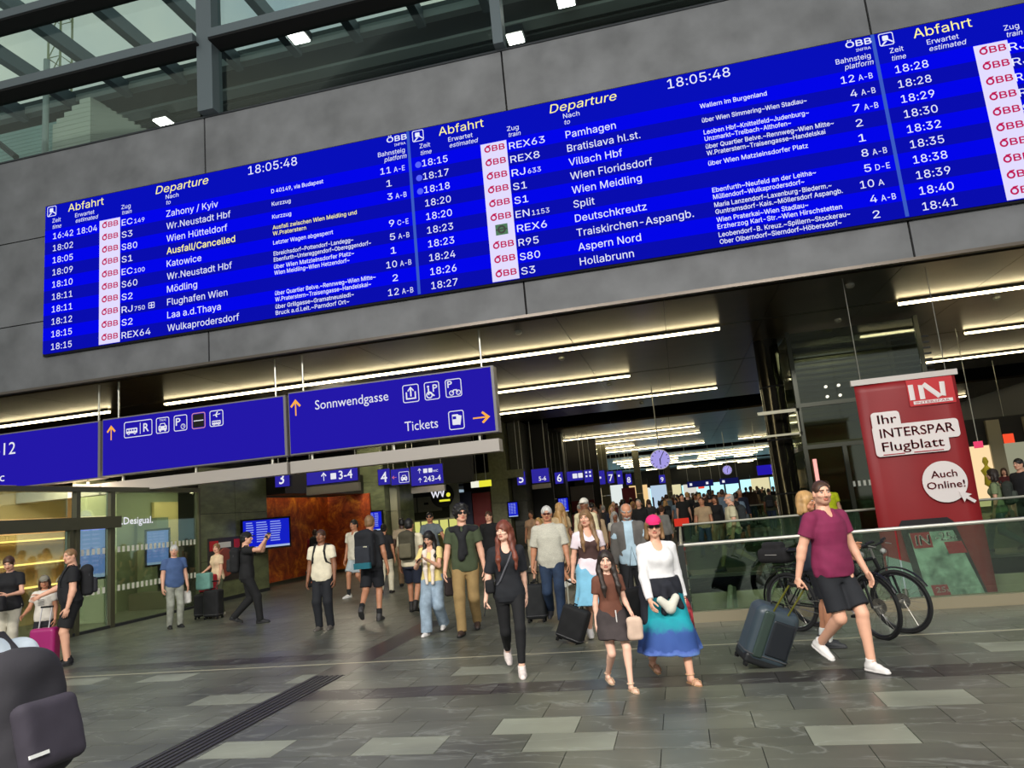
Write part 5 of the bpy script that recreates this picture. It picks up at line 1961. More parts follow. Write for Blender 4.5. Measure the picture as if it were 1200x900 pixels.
        if shoe == 'sandal':
            fr = Fr(ankles[i], ftR[i])
            s.cone(fr.p(0, -.02 * k, -.045 * k), fr.p(0, .12 * k, -.062 * k), .032 * k, .026 * k)
            s.cone(fr.p(.012, .12 * k, -.064 * k), fr.p(.0, .165 * k, -.068 * k), .026 * k, .016 * k)
    Vb, Fb = s.mesh(h)
    geo = Geo().add(Vb, Fb, 0)
    hf = tor.child((0, -.012 * k, .553 * k), Rx(lean * .8 - look[1]) @ Rz(look[0]))
    hk = k * (1.0 if not child else 1.10)
    hc = hf.child((0, .012 * k, .118 * hk))
    HV, HF, HM = head_geo(fem or child, lod)
    geo.add(hc.o + (HV * hk) @ hc.R.T, HF, HM)
    if lod < 2:
        for sx in (-1, 1):
            V_, F_ = uvsphere(hc.p(sx * .031 * hk, .0745 * hk, .009 * hk), .0108 * hk * V3(1.1, 1, .72), hc.R)
            geo.add(V_, F_, 3)
            V_, F_ = uvsphere(hc.p(sx * .031 * hk, .0822 * hk, .009 * hk), .0058 * hk * V3(1, .7, 1), hc.R)
            geo.add(V_, F_, 4)
    hand_fr = []
    for i, hk_ in enumerate((handR, handL)):
        d = unit(wri[i] - elb[i])
        fw = tor.R @ V3(0, 1, 0)
        if abs(d @ fw) > .8: fw = V3(0, 0, 1) if d[1] > 0 else V3(0, 0, 1)
        hr = basis_from(d, fw)
        HVh, HFh = hand_geo(hk_, lod)
        pv = HVh.copy()
        if i == 1:
            pv = pv * V3(-1, 1, 1)
            HFh = HFh[:, ::-1]
        sc = k * (1.0 if not fem else .92)
        geo.add(wri[i] + (pv * sc) @ hr.T, HFh, 0)
        hand_fr.append(Fr(wri[i], hr))
    body = geo.build('body', [skin_m(skin), mat('lips_' + skin, tuple(int(v * f) for v, f in zip(SKINS[skin], (.82, .62, .62))), .4), hair_m(hair if hair != 'white' else 'grey'), mat('eye_white', (190, 182, 174), .4), mat('iris', (40, 30, 24), .3),
        mat('stubble_' + skin, tuple(int(v * .84) for v in SKINS[skin]), .7) if beard else skin_m(skin)], root)
    # ---- hair
    hs = Sdf(.012)
    kk = hk
    if style not in ('bald', 'none'):
        full = {'buzz': .004, 'short': .010, 'curly': .030, 'bun': .010, 'long': .014, 'bangs': .016, 'medium': .016, 'balding': .006}[style]
        hs.ell(hc, V3(0, -.014, .028) * kk, V3(.0745 + full * .8, .0945 + full * .75, .088 + full) * kk)
        if style in ('short', 'curly', 'medium', 'long', 'bangs', 'bun', 'balding'):
            hs.ell(hc, V3(0, -.045, -.025) * kk, V3(.068 + full * .7, .06 + full, .062) * kk)
        if style == 'curly':
            for a in range(10):
                t_ = a / 10 * PI * 1.5 - PI * .25
                hs.ell(hc, V3(.088 * math.cos(t_), -.03 + .04 * math.sin(a * 3), .035 + .095 * math.sin(t_)) * kk, V3(.034, .036, .034) * kk, k=.006)
                hs.ell(hc, V3(.06 * math.cos(t_ + .3), .03 + .02 * math.cos(a * 5), .055 + .075 * math.sin(t_ + .3)) * kk, V3(.028, .028, .026) * kk, k=.006)
        if style == 'bun': hs.ell(hc, V3(0, -.115, .03) * kk, V3(.035, .035, .035) * kk)
        if style in ('long', 'bangs', 'medium'):
            dn = -.30 if style != 'medium' else -.10
            for sx in (-1, 1):
                hs.cone(hc.p(sx * .066 * kk, -.005 * kk, .04 * kk), hc.p(sx * .082 * kk, .004 * kk, -.11 * kk), .022 * kk, .024 * kk, k=.02)
                hs.cone(hc.p(sx * .06 * kk, -.055 * kk, .0), hc.p(sx * .075 * kk, -.06 * kk, -.12 * kk), .04 * kk, .036 * kk, k=.03)
                if dn < -.2:
                    c1 = hc.p(sx * .082 * kk, .004 * kk, -.11 * kk)
                    c2 = tor.p(sx * .098 * k, .062 * k + (.05 * k if fem else 0), .36 * k)
                    hs.cone(c1, c2, .034 * kk, .032 * kk, k=.03)
                    hs.cone(c2, tor.p(sx * .098 * k, .080 * k + (.05 * k if fem else 0), .24 * k), .032 * kk, .012 * kk, k=.02)
                    hs.cone(hc.p(sx * .075 * kk, -.03 * kk, -.08 * kk), tor.p(sx * .125 * k, -.01 * k, .34 * k), .036 * kk, .022 * kk, k=.03)
                    hs.cone(hc.p(sx * .05 * kk, -.07 * kk, -.1 * kk), tor.p(sx * .06 * k, -.118 * k, .30 * k), .042 * kk, .022 * kk, k=.03)
        # keep the face and ears free
        hl = {'balding': .078, 'buzz': .092, 'short': .060, 'curly': .052, 'bun': .060, 'long': .058, 'medium': .056, 'bangs': .034}[style]
        if style == 'bangs':
            hs.ell(hc, V3(0, .104, -.052) * kk, V3(.060, .075, .084) * kk, k=.006, sub=True)
        else:
            hs.ell(hc, V3(0, .118, -.040) * kk, V3(.070, .092, .098 + (hl - .058) * .6) * kk, k=.008, sub=True)
        if style in ('short', 'buzz', 'balding'):
            hs.box(hc, V3(0, .06, -.09) * kk, V3(.12, .075, .09) * kk, .01, k=.006, sub=True)
        if style == 'balding':
            hs.ell(hc, V3(0, .035, .105) * kk, V3(.085, .105, .082) * kk, k=.01, sub=True)
        hh = (.008, .011, .018)[lod]
        Vh, Fh = hs.mesh(hh, wrinkle={'long': .0025, 'bangs': .003, 'medium': .0025, 'curly': .004}.get(style, .0012), wf=60)
        if len(Vh): Geo().add(Vh, Fh).build('hair', [hair_m(hair)], root)
    if beard and beard != 'stubble':
        bs = Sdf(.008)
        bs.ell(hc, V3(0, .038, -.075) * kk, V3(.053, .052, .036) * kk)
        bs.ell(hc, V3(0, .10, -.054) * kk, V3(.02, .03, .009) * kk, k=.003, sub=True)
        bs.ell(hc, V3(0, .04, -.015) * kk, V3(.08, .09, .032) * kk, k=.004, sub=True)
        Vh, Fh = bs.mesh(.008)
        if len(Vh): Geo().add(Vh, Fh).build('beard', [hair_m(beard)], root)
    if hat:
        kind, col = hat
        cs = Sdf(.006)
        cs.ell(hc, V3(0, -.008, .045) * kk, V3(.084, .102, .085) * kk)
        cs.box(hc, V3(0, 0, -.055) * kk, V3(.2, .2, .09) * kk, .01, k=.003, sub=True)
        Vh, Fh = cs.mesh(.009 if lod < 2 else .016)
        cap = Geo().add(Vh, Fh).build('cap', [cloth_m(col)], root)
        if kind == 'cap':
            bs = Sdf(.004)
            bs.ell(hc, V3(0, .098, .036) * kk, V3(.062, .068, .010) * kk)
            Vh, Fh = bs.mesh(.006 if lod < 2 else .012)
            Geo().add(Vh, Fh).build('brim', [cloth_m(col)], cap)
        if kind == 'hat':
            bs = Sdf(.004)
            bs.ell(hc, V3(0, .0, .036) * kk, V3(.13, .15, .010) * kk)
            Vh, Fh = bs.mesh(.008)
            Geo().add(Vh, Fh).build('brim', [cloth_m(col)], cap)
    if glasses:
        q = MB()
        for sx in (-1, 1):
            q.ell = None
            c0 = hc.p(sx * .032 * kk, .094 * kk, .008 * kk)
            q.obox(c0, hc.R @ V3(.024 * kk, -.002, 0), hc.R @ V3(0, .003, 0), hc.R @ V3(0, 0, .015 * kk))
            q.obox(hc.p(sx * .068 * kk, .045 * kk, .012 * kk), hc.R @ V3(.003, 0, 0), hc.R @ V3(0, .052 * kk, 0), hc.R @ V3(0, 0, .003))
        q.obox(hc.p(0, .098 * kk, .012 * kk), hc.R @ V3(.012, 0, 0), hc.R @ V3(0, .003, 0), hc.R @ V3(0, 0, .003))
        q.build('sunglasses', mat('lens_black', (16, 12, 12), .15), root)
    # ---- top
    ch = h * (.95 if lod == 0 else 1.0)
    if sleeve != 'none' or top is not None:
        s = Sdf(.018 * k)
        zh = (-.10 + hem) * k
        ease = .016 * k
        eb = ease * (2.1 if legs != 'leggings' else 1.3)
        tp = [(q[0], q[1] + (eb if q[0] < .15 * k else ease), q[2] + (eb if q[0] < .15 * k else ease), q[3]) for q in prof if q[0] > zh - .06 * k]
        zt_ = {'crew': .512, 'vneck': .512, 'scoop': .485, 'collar': .530, 'low': .455, 'bandeau': .43}[neck] * k
        s.prof(tor, tp, z0=zh, z1=zt_, ripple=.004 * k, nrip=7, rip_z=(.25 * k, -.05 * k))
        if fem and not child:
            for sx in (-1, 1):
                s.ell(tor, (sx * .065 * k, .075 * k, .33 * k), V3(.058, .05, .058) * k + ease * .8, k=.035)
        fr_s = {'short': .58, 'half': .85, 'cap': .3, 'long': 1.0, 'none': 0.0, 'rolled': 1.0}[sleeve]
        if sleeve != 'none':
            for i in range(2):
                s.cone(tor.p((1 if i == 0 else -1) * .050 * k, -.012, .474 * k), sh[i], .042 * k + ease * .6, (.054 if not fem else .047) * k + ease * .6, k=.03)
                e_ = sh[i] + (elb[i] - sh[i]) * fr_s
                s.cone(sh[i], e_, ra[0] + ease * (.95 if sleeve != 'long' else .7), ra[0] + ease * (1.25 if sleeve != 'long' else .1), cut_b=(fr_s < 1))
                if fr_s >= 1:
                    w2 = elb[i] + (wri[i] - elb[i]) * (.97 if sleeve == 'long' else .35)
                    s.cone(elb[i], w2, ra[1] + ease * .9, ra[3] + ease * (1.0 if sleeve == 'long' else 1.3), cut_b=True)
        if neck == 'vneck':
            s.ell(tor, (0, .10 * k, .53 * k), V3(.045, .10, .085) * k, k=.006, sub=True)
        if neck in ('scoop', 'low'):
            s.ell(tor, (0, .09 * k, .53 * k), V3(.075, .10, .11) * k, k=.006, sub=True)
        s.cone(tor.p(0, -.012 * k, .47 * k), tor.p(0, -.006 * k, .62 * k), .05 * k, .06 * k, k=.004, sub=True)
        Vt, Ft = s.mesh(ch, wrinkle=.0026 * k, wf=22)
        top_o = Geo().add(Vt, Ft).build({'long': 'jacket' if jacket is True else 'shirt'}.get(sleeve, 'shirt'), [cloth_m(top, top_kind)], root)
    if jacket and jacket is not True:     # open jacket over the shirt
        s = Sdf(.018 * k)
        ease = .030 * k
        jp = [(q[0], q[1] + ease, q[2] + ease, q[3]) for q in prof] + [(-.2 * k, .165 * k + ease, .112 * k + ease, 0)]
        s.prof(tor, jp, z0=-.2 * k, z1=.52 * k, ripple=.004, nrip=6)
        for i in range(2):
            s.cone(tor.p((1 if i == 0 else -1) * .06 * k, -.012, .47 * k), sh[i], .055 * k, .068 * k, k=.03)
            s.cone(sh[i], elb[i], ra[0] + .02 * k, ra[1] + .024 * k)
            s.cone(elb[i], elb[i] + (wri[i] - elb[i]) * .97, ra[1] + .022 * k, ra[3] + .022 * k, cut_b=True)
        s.box(tor, (0, .16 * k, .12 * k), (.058 * k, .15 * k, .45 * k), .02, k=.01, sub=True)
        s.cone(tor.p(0, 0, .46 * k), tor.p(0, 0, .62 * k), .055 * k, .07 * k, k=.004, sub=True)
        Vt, Ft = s.mesh(ch, wrinkle=.003 * k, wf=20)
        Geo().add(Vt, Ft).build('jacket', [cloth_m(jacket)], root)
    # ---- bottoms
    if legs in ('trousers', 'leggings', 'shorts', 'wide', 'jeans'):
        s = Sdf(.03 * k)
        e_ = {'trousers': .014, 'leggings': .005, 'shorts': .022, 'wide': .022, 'jeans': .010}[legs] * k
        wz = (.10 if fem else .06) * k
        wp = [(q[0], q[1] + e_ * .7, q[2] + e_ * .7, q[3]) for q in prof if q[0] < wz + .1 * k]
        s.prof(Fr(pel.o, tor.R), wp, z0=-.14 * k, z1=wz)
        for i in range(2):
            if legs == 'shorts':
                kn = hips[i] + (knees[i] - hips[i]) * (.86 if not child else .6)
                s.cone(hips[i] - V3(0, 0, .05 * k), kn, rl[0] + .006 * k, rl[1] + .040 * k, cut_b=True)
            else:
                wq = {'trousers': (.020, .024), 'leggings': (.005, .006), 'wide': (.042, .06), 'jeans': (.014, .020)}[legs]
                s.cone(hips[i], knees[i], rl[0] + e_, rl[1] + wq[0] * k)
                en = ankles[i] + V3(0, 0, .0) if legs != 'leggings' else ankles[i] + (knees[i] - ankles[i]) * .12
                en = ankles[i] - unit(knees[i] - ankles[i]) * (.035 * k if legs in ('trousers', 'wide', 'jeans') else 0) + (0 if legs != 'leggings' else (knees[i] - ankles[i]) * .12)
                s.cone(knees[i], en, rl[1] + wq[0] * k * .95, rl[3] + wq[1] * k, cut_b=True)
                sd = knees[i] - ankles[i]
                s.cone(knees[i] - sd * .15 - V3(0, .014 * k, 0), knees[i] - sd * .42 - V3(0, .010 * k, 0), rl[2] + wq[0] * k * .8, rl[2] * .8 + wq[0] * k * .8, k=.03)
        Vt, Ft = s.mesh(ch, wrinkle=.0024 * k if legs != 'leggings' else .0008, wf=18)
        Geo().add(Vt, Ft).build({'shorts': 'shorts', 'leggings': 'leggings', 'jeans': 'jeans'}.get(legs, 'trousers'), [cloth_m(bottom, bottom_kind)], root)
    elif legs in ('skirt', 'dress'):
        s = Sdf(.02)
        L_ = skirt_len * k
        ys = []
        for i in range(2):
            zz = hz - L_
            a_, b2 = (hips[i], knees[i]) if zz > knees[i][2] else (knees[i], ankles[i])
            tt = (a_[2] - zz) / max(a_[2] - b2[2], 1e-3)
            ys.append(a_[1] + (b2[1] - a_[1]) * min(1, max(0, tt)))
            ys.append(knees[i][1] * min(1, L_ / (.44 * k)))
        my = (max(ys) + min(ys)) / 2
        fl_ = .05 + .30 * max(0, skirt_len - .3) if not child else .03
        dep = max(.13 * k, (max(ys) - min(ys)) / 2 + .095 * k)
        keys = [(.10 * k, .135 * k, .10 * k, 0), (0, .178 * k * G, .125 * k * G, 0), (-.1 * k, .19 * k * G, .13 * k, 0), (-L_, (.19 + fl_) * k, max(dep, .14 * k), my)]
        s.prof(pel, keys, z0=-L_, z1=.10 * k, ex=2.1, ripple=(.011 if skirt_len > .4 else .002), nrip=8, rip_z=(0, -L_))
        for i in range(2):
            s.cone(hips[i], knees[i], rl[0] + .025, rl[1] + .04, k=.06)
            s.cone(knees[i], ankles[i], rl[1] + .04, rl[1] + .05, k=.06)
        s.prof(pel, [(q[0], q[1] - .036, q[2] - .036, q[3]) for q in keys], z0=-L_ - .1, z1=-L_ + .12, ex=2.1, sub=True, k=.004)
        Vt, Ft = s.mesh(ch, cut=lambda G_: (hz - L_) - G_[..., 2])
        Geo().add(Vt, Ft).build('skirt', [cloth_m(bottom, bottom_kind)], root)
    # ---- shoes
    for i in range(2):
        fr = Fr(ankles[i], ftR[i])
        if socks is not None:
            so = Sdf(.01)
            so.cone(fr.p(0, 0, -.03 * k), ankles[i] + unit(knees[i] - ankles[i]) * .11 * k, rl[3] + .006 * k, rl[3] + .010 * k, cut_b=True)
            Vs, Fs = so.mesh(.01 if lod < 2 else .02)
            Geo().add(Vs, Fs).build('sock', [cloth_m(socks)], root)
        if shoe in ('sneaker', 'boot'):
            so = Sdf(.02 * k)
            so.cone(fr.p(0, -.035 * k, -.042 * k), fr.p(0, .06 * k, -.052 * k), .040 * k, .040 * k)
            so.cone(fr.p(0, .06 * k, -.056 * k), fr.p(.004, .150 * k, -.066 * k), .041 * k, .030 * k)
            so.cone(fr.p(0, -.012 * k, -.035 * k), fr.p(0, -.004 * k, (.03 if shoe == 'sneaker' else .09) * k), .042 * k, .044 * k, cut_b=True)
            so.box(fr, V3(0, .05, -.185) * k, V3(.2, .4, .1) * k, .0, k=.004, sub=True)
            Vs, Fs = so.mesh((.009, .012, .02)[lod])
            sh_o = Geo().add(Vs, Fs).build('shoe', [mat('shoe_%d_%d_%d' % shoes, shoes, .6)], root)
            if lod < 2:
                so = Sdf(.01 * k)
                so.cone(fr.p(0, -.035 * k, -.062 * k), fr.p(0, .06 * k, -.066 * k), .044 * k, .045 * k)
                so.cone(fr.p(0, .06 * k, -.066 * k), fr.p(.004, .152 * k, -.070 * k), .045 * k, .034 * k)
                so.box(fr, V3(0, .05, -.185) * k, V3(.2, .4, .1) * k, .0, k=.003, sub=True)
                so.box(fr, V3(0, .05, .04) * k, V3(.2, .4, .1) * k, .0, k=.003, sub=True)
                Vs, Fs = so.mesh(.0095)
                sc_ = tuple(min(255, int(v * .92 + 14)) for v in shoes) if shoe == 'sneaker' else (24, 22, 20)
                if len(Vs): Geo().add(Vs, Fs).build('sole', [mat('sole_%d_%d_%d' % sc_, sc_, .7)], sh_o)
        else:
            q = MB()
            hw_ = [(-.028, -.05), (.028, -.05), (.034, .07), (.036, .13), (.02, .175), (-.018, .175), (-.036, .13), (-.032, .07)]
            q.poly([fr.p(a * k, b_ * k, -.092 * k) for a, b_ in hw_], fr.R @ V3(0, 0, .02 * k))
            so_ = q.build('sandal', mat('sandal_%d' % shoes[0], shoes, .5), root)
            q = MB()
            for (yy, ww, zz) in ((.125, .040, -.040), (.085, .038, -.030)):
                q.tube([fr.p(-ww * k, yy * k, -.08 * k), fr.p(-ww * .7 * k, yy * k, zz * k), fr.p(0, yy * k, (zz + .006) * k), fr.p(ww * .7 * k, yy * k, zz * k), fr.p(ww * k, yy * k, -.08 * k)], .010 * k, 6, flat=.5)
            q.tube([fr.p(math.cos(t_) * .042 * k, -.006 * k + math.sin(t_) * .042 * k, .005 * k) for t_ in np.linspace(0, 2 * PI, 12, endpoint=False)], .007 * k, 5, closed=True)
            q.build('strap', mat('sandal_strap_%d' % shoes[0], tuple(min(255, v + 30) for v in shoes), .45), so_)
    P = dict(root=root, tor=tor, pel=pel, sh=sh, elb=elb, wri=wri, hand=hand_fr, hc=hc, k=k, prof=prof, hips=hips, knees=knees, ankles=ankles, fem=fem, H=H, body=body)
    return P


def surf_pt(P, x, z, front=1, ease=.024):
    """a point on the clothed torso surface at local (x, z)"""
    K = np.array(P['prof'])
    k = P['k']
    rx = np.interp(z * k, K[:, 0], K[:, 1]) + ease * k
    ry = np.interp(z * k, K[:, 0], K[:, 2]) + ease * k
    oy = np.interp(z * k, K[:, 0], K[:, 3])
    u = min(.97, abs(x * k) / rx)
    y = oy + front * ry * (1 - u ** 2.3) ** (1 / 2.3)
    if P['fem'] and front > 0:
        for sx in (-1, 1):
            d = math.hypot(x - sx * .065, z - .33) / .07
            if d < 1: y = max(y, (.075 + .05 * math.sqrt(1 - d * d)) * k + ease * k * .8)
    return P['tor'].p(x * k, y, z * k)


def straps(P, parent, mt, w_=.016, front=True, z_low=.16, xs=.095, name='strap'):
    for sg in (-1, 1):
        pts = []
        top_z = .505
        if front:
            pts = [surf_pt(P, sg * (xs + .02), z_low - .02, -1), P['tor'].p(sg * (P['prof'][4][1] / P['k'] + .03) * P['k'], 0, z_low * P['k']), surf_pt(P, sg * (xs + .035), z_low + .07, 1), surf_pt(P, sg * (xs + .02), .30, 1), surf_pt(P, sg * xs, .42, 1)]
        pts += [P['tor'].p(sg * xs * P['k'], .035 * P['k'], (top_z + .025) * P['k']), P['tor'].p(sg * xs * P['k'], -.03 * P['k'], (top_z + .035) * P['k']), surf_pt(P, sg * xs, .44, -1)]
        MB().tube(pts, w_ * P['k'] * 1.25, 8, flat=.35).build(name, mt, parent)


def backpack(P, label, col=(22, 22, 24), hgt=.46, wd=.30, dp=.17, front=True, pocket=None, sz=1.0, group=None, zc=.26, rad=.06, wr=.003):
    """worn on the back; a thing of its own standing at the wearer's place"""
    k = P['k']
    r = P['root']
    bp = empty('backpack', r.location, r.rotation_euler.z, label, 'backpack', group)
    T_ = P['tor']
    K = np.array(P['prof'])
    yb = -.105 * k - .02 * k - dp * k / 2
    fr = T_.child((0, yb, zc * k))
    s = Sdf(.02)
    s.box(fr, (0, 0, 0), V3(wd / 2, dp / 2, hgt / 2) * k * sz, rad * k, k=.02)
    s.ell(fr, V3(0, -.01, hgt / 2 - .05) * k, V3(wd / 2 * .92, dp / 2 * 1.05, .09) * k * sz, k=.03)
    Vs, Fs = s.mesh(.013, wrinkle=wr)
    m = cloth_m(col)
    Geo().add(Vs, Fs).build('pack_body', [m], bp)
    s = Sdf(.02)
    s.box(fr, V3(0, -dp / 2 - .012, -hgt * .16) * k, V3(wd / 2 * .8, .045, hgt * .27) * k * sz, .035 * k)
    Vs, Fs = s.mesh(.012, wrinkle=.002)
    Geo().add(Vs, Fs).build('front_pocket', [cloth_m(pocket or tuple(min(255, int(v * 1.35 + 8)) for v in col))], bp)
    q = MB()
    q.tube([fr.p(-.035 * k, dp / 2 * k, hgt / 2 * k), fr.p(-.03 * k, dp / 2 * k, (hgt / 2 + .045) * k), fr.p(.03 * k, dp / 2 * k, (hgt / 2 + .045) * k), fr.p(.035 * k, dp / 2 * k, hgt / 2 * k)], .009, 6)
    q.build('grab_handle', m, bp)
    q = MB()
    q.tube([fr.p(math.cos(a) * wd / 2 * 1.0 * k * sz, -.02 * k, (hgt * .18 + math.sin(a) * hgt * .36) * k) for a in np.linspace(0, PI, 12)], .005, 5)
    q.build('zipper', mat('zip_grey', (70, 70, 72), .4), bp)
    straps(P, bp, m, front=front)
    return bp, fr
# ================================================================== BAGS, SUITCASES, BICYCLES
def Wp(P, pt):
    r = P['root']
    return V3(r.location) + Rz(r.rotation_euler.z) @ V3(pt)


def palm(P, i, dz=-.085):
    return Wp(P, P['hand'][i].p(0, 0, dz * P['k']))


def frame_at(o, up, fwd):
    z = unit(up)
    y = V3(fwd) - z * (V3(fwd) @ z)
    y = unit(y)
    return Fr(o, np.stack([np.cross(y, z), y, z], 1))


def suitcase(label, base, up, fwd, size, col, hand=None, handle_col=(60, 62, 64), hard=True, ribs=0, ribcol=None, group=None, round_=.05, kind='suitcase'):
    """base = centre of the lower edge on the floor side; up = long axis; fwd = direction the wide face looks"""
    w_, d_, h_ = size
    t = empty(kind, base, 0, label, 'suitcase', group)
    f = frame_at((0, 0, 0), up, fwd)
    s = Sdf(.01)
    s.box(f, (0, 0, h_ / 2 + .045), (w_ / 2, d_ / 2, h_ / 2), round_)
    Vs, Fs = s.mesh(.011, wrinkle=0 if hard else .003)
    Geo().add(Vs, Fs).build('shell', [mat('case_%d_%d_%d' % col, col, .4 if hard else .8, noise=.08, scale=4)], t)
    if ribs:
        for j in range(ribs):
            xx = -w_ / 2 + w_ * (j + 1) / (ribs + 1)
            MB().obox(f.p(xx, -d_ / 2 - .001, h_ / 2 + .05), f.R @ V3(.012, 0, 0), f.R @ V3(0, .006, 0), f.R @ V3(0, 0, h_ * .4)).build('rib', mat('caserib_%d_%d_%d' % (ribcol or col), ribcol or col, .4), t)
    q = MB()
    q.tube([f.p(a * (w_ / 2 + .002), b * (d_ / 2 + .002), .045 + round_) for a, b in ((-.8, -1), (.8, -1), (1, -.7), (1, .7), (.8, 1), (-.8, 1), (-1, .7), (-1, -.7))], .006, 5, closed=True)
    q.build('zipper', mat('zip_grey', (70, 70, 72), .4), t)
    MB().tube([f.p(-.06, 0, h_ + .04), f.p(-.055, 0, h_ + .07), f.p(.055, 0, h_ + .07), f.p(.06, 0, h_ + .04)], .010, 6).build('top_handle', M_BLACK, t)
    for sx in (-1, 1):
        for sy in (-1, 1):
            c = f.p(sx * (w_ / 2 - .04), sy * (d_ / 2 - .035), .024)
            ax = f.R @ V3(.014, 0, 0)
            MB().cyl(c - ax, c + ax, .026, 12).build('wheel', M_BLACK, t)
    if hand is not None:
        hd = V3(hand) - V3(base)
        hm = mat('handle_%d_%d' % (handle_col[0], handle_col[2]), handle_col, .4, .3)
        q = MB()
        ex = f.R @ V3(1, 0, 0) * min(.07, w_ * .25)
        top0 = f.p(0, d_ * .3, h_ * .9)
        q.cyl(top0 - ex, hd - ex, .0085, 8).cyl(top0 + ex, hd + ex, .0085, 8)
        q.build('pull_handle', hm, t)
        MB().cyl(hd - ex * 1.25, hd + ex * 1.25, .014, 10).build('grip', M_BLACK, t)
    return t


def handbag(label, pos, size, col, rz=0.0, strap_to=None, cat='handbag', soft=True, name='handbag', group=None):
    t = empty(name, pos, rz, label, cat, group)
    s = Sdf(.02)
    w_, d_, h_ = size
    s.box(Fr(), (0, 0, h_ / 2), (w_ / 2, d_ / 2, h_ / 2), min(.04, d_ * .45))
    Vs, Fs = s.mesh(.011, wrinkle=.004 if soft else 0)
    Geo().add(Vs, Fs).build('bag_body', [cloth_m(col)], t)
    if strap_to is not None:
        q = MB()
        for pts in strap_to:
            R_ = Rz(-rz)
            q.tube([R_ @ (V3(p) - V3(pos)) for p in pts], .008, 6, flat=.6)
        q.build('strap', cloth_m(col), t)
    return t


def cross_strap(P, t, col, side=1, low=.05, wd=.010):
    """strap from the far shoulder down across the chest to the bag at hip `side` (1 right, -1 left)"""
    pts = []
    for (x, z) in ((-.085 * side, .485), (-.055 * side, .42), (-.01 * side, .33), (.05 * side, .22), (.10 * side, .12), (.135 * side, low)):
        pts.append(surf_pt(P, x, z, 1, .034))
    pts.append(P['tor'].p(.17 * side * P['k'], -.02, (low - .02) * P['k']))
    bk = [surf_pt(P, -.10 * side, .47, -1, .034), surf_pt(P, -.04 * side, .35, -1, .034), surf_pt(P, .06 * side, .2, -1, .034), P['tor'].p(.17 * side * P['k'], -.03, (low + .02) * P['k'])]
    MB().tube(bk[::-1] + [P['tor'].p(-.092 * side * P['k'], -.01, .525 * P['k'])] + pts, wd, 6, flat=.5).build('strap', cloth_m(col), t)


def phone(label, P, i, out=(0, .02, -.10)):
    f = P['hand'][i]
    r = P['root']
    t = empty('phone', r.location, r.rotation_euler.z, label, 'phone')
    c = f.p(*[v * P['k'] for v in out])
    MB().obox(c, f.R @ V3(.005, 0, 0), f.R @ V3(0, .036, 0), f.R @ V3(0, 0, .072)).build('body', mat('phone_black', (14, 14, 16), .2), t)
    MB().obox(c + f.R @ V3(-.006, 0, 0), f.R @ V3(.001, 0, 0), f.R @ V3(0, .032, 0), f.R @ V3(0, 0, .066)).build('screen', mat('phone_glass', (40, 42, 48), .1), t)
    return t


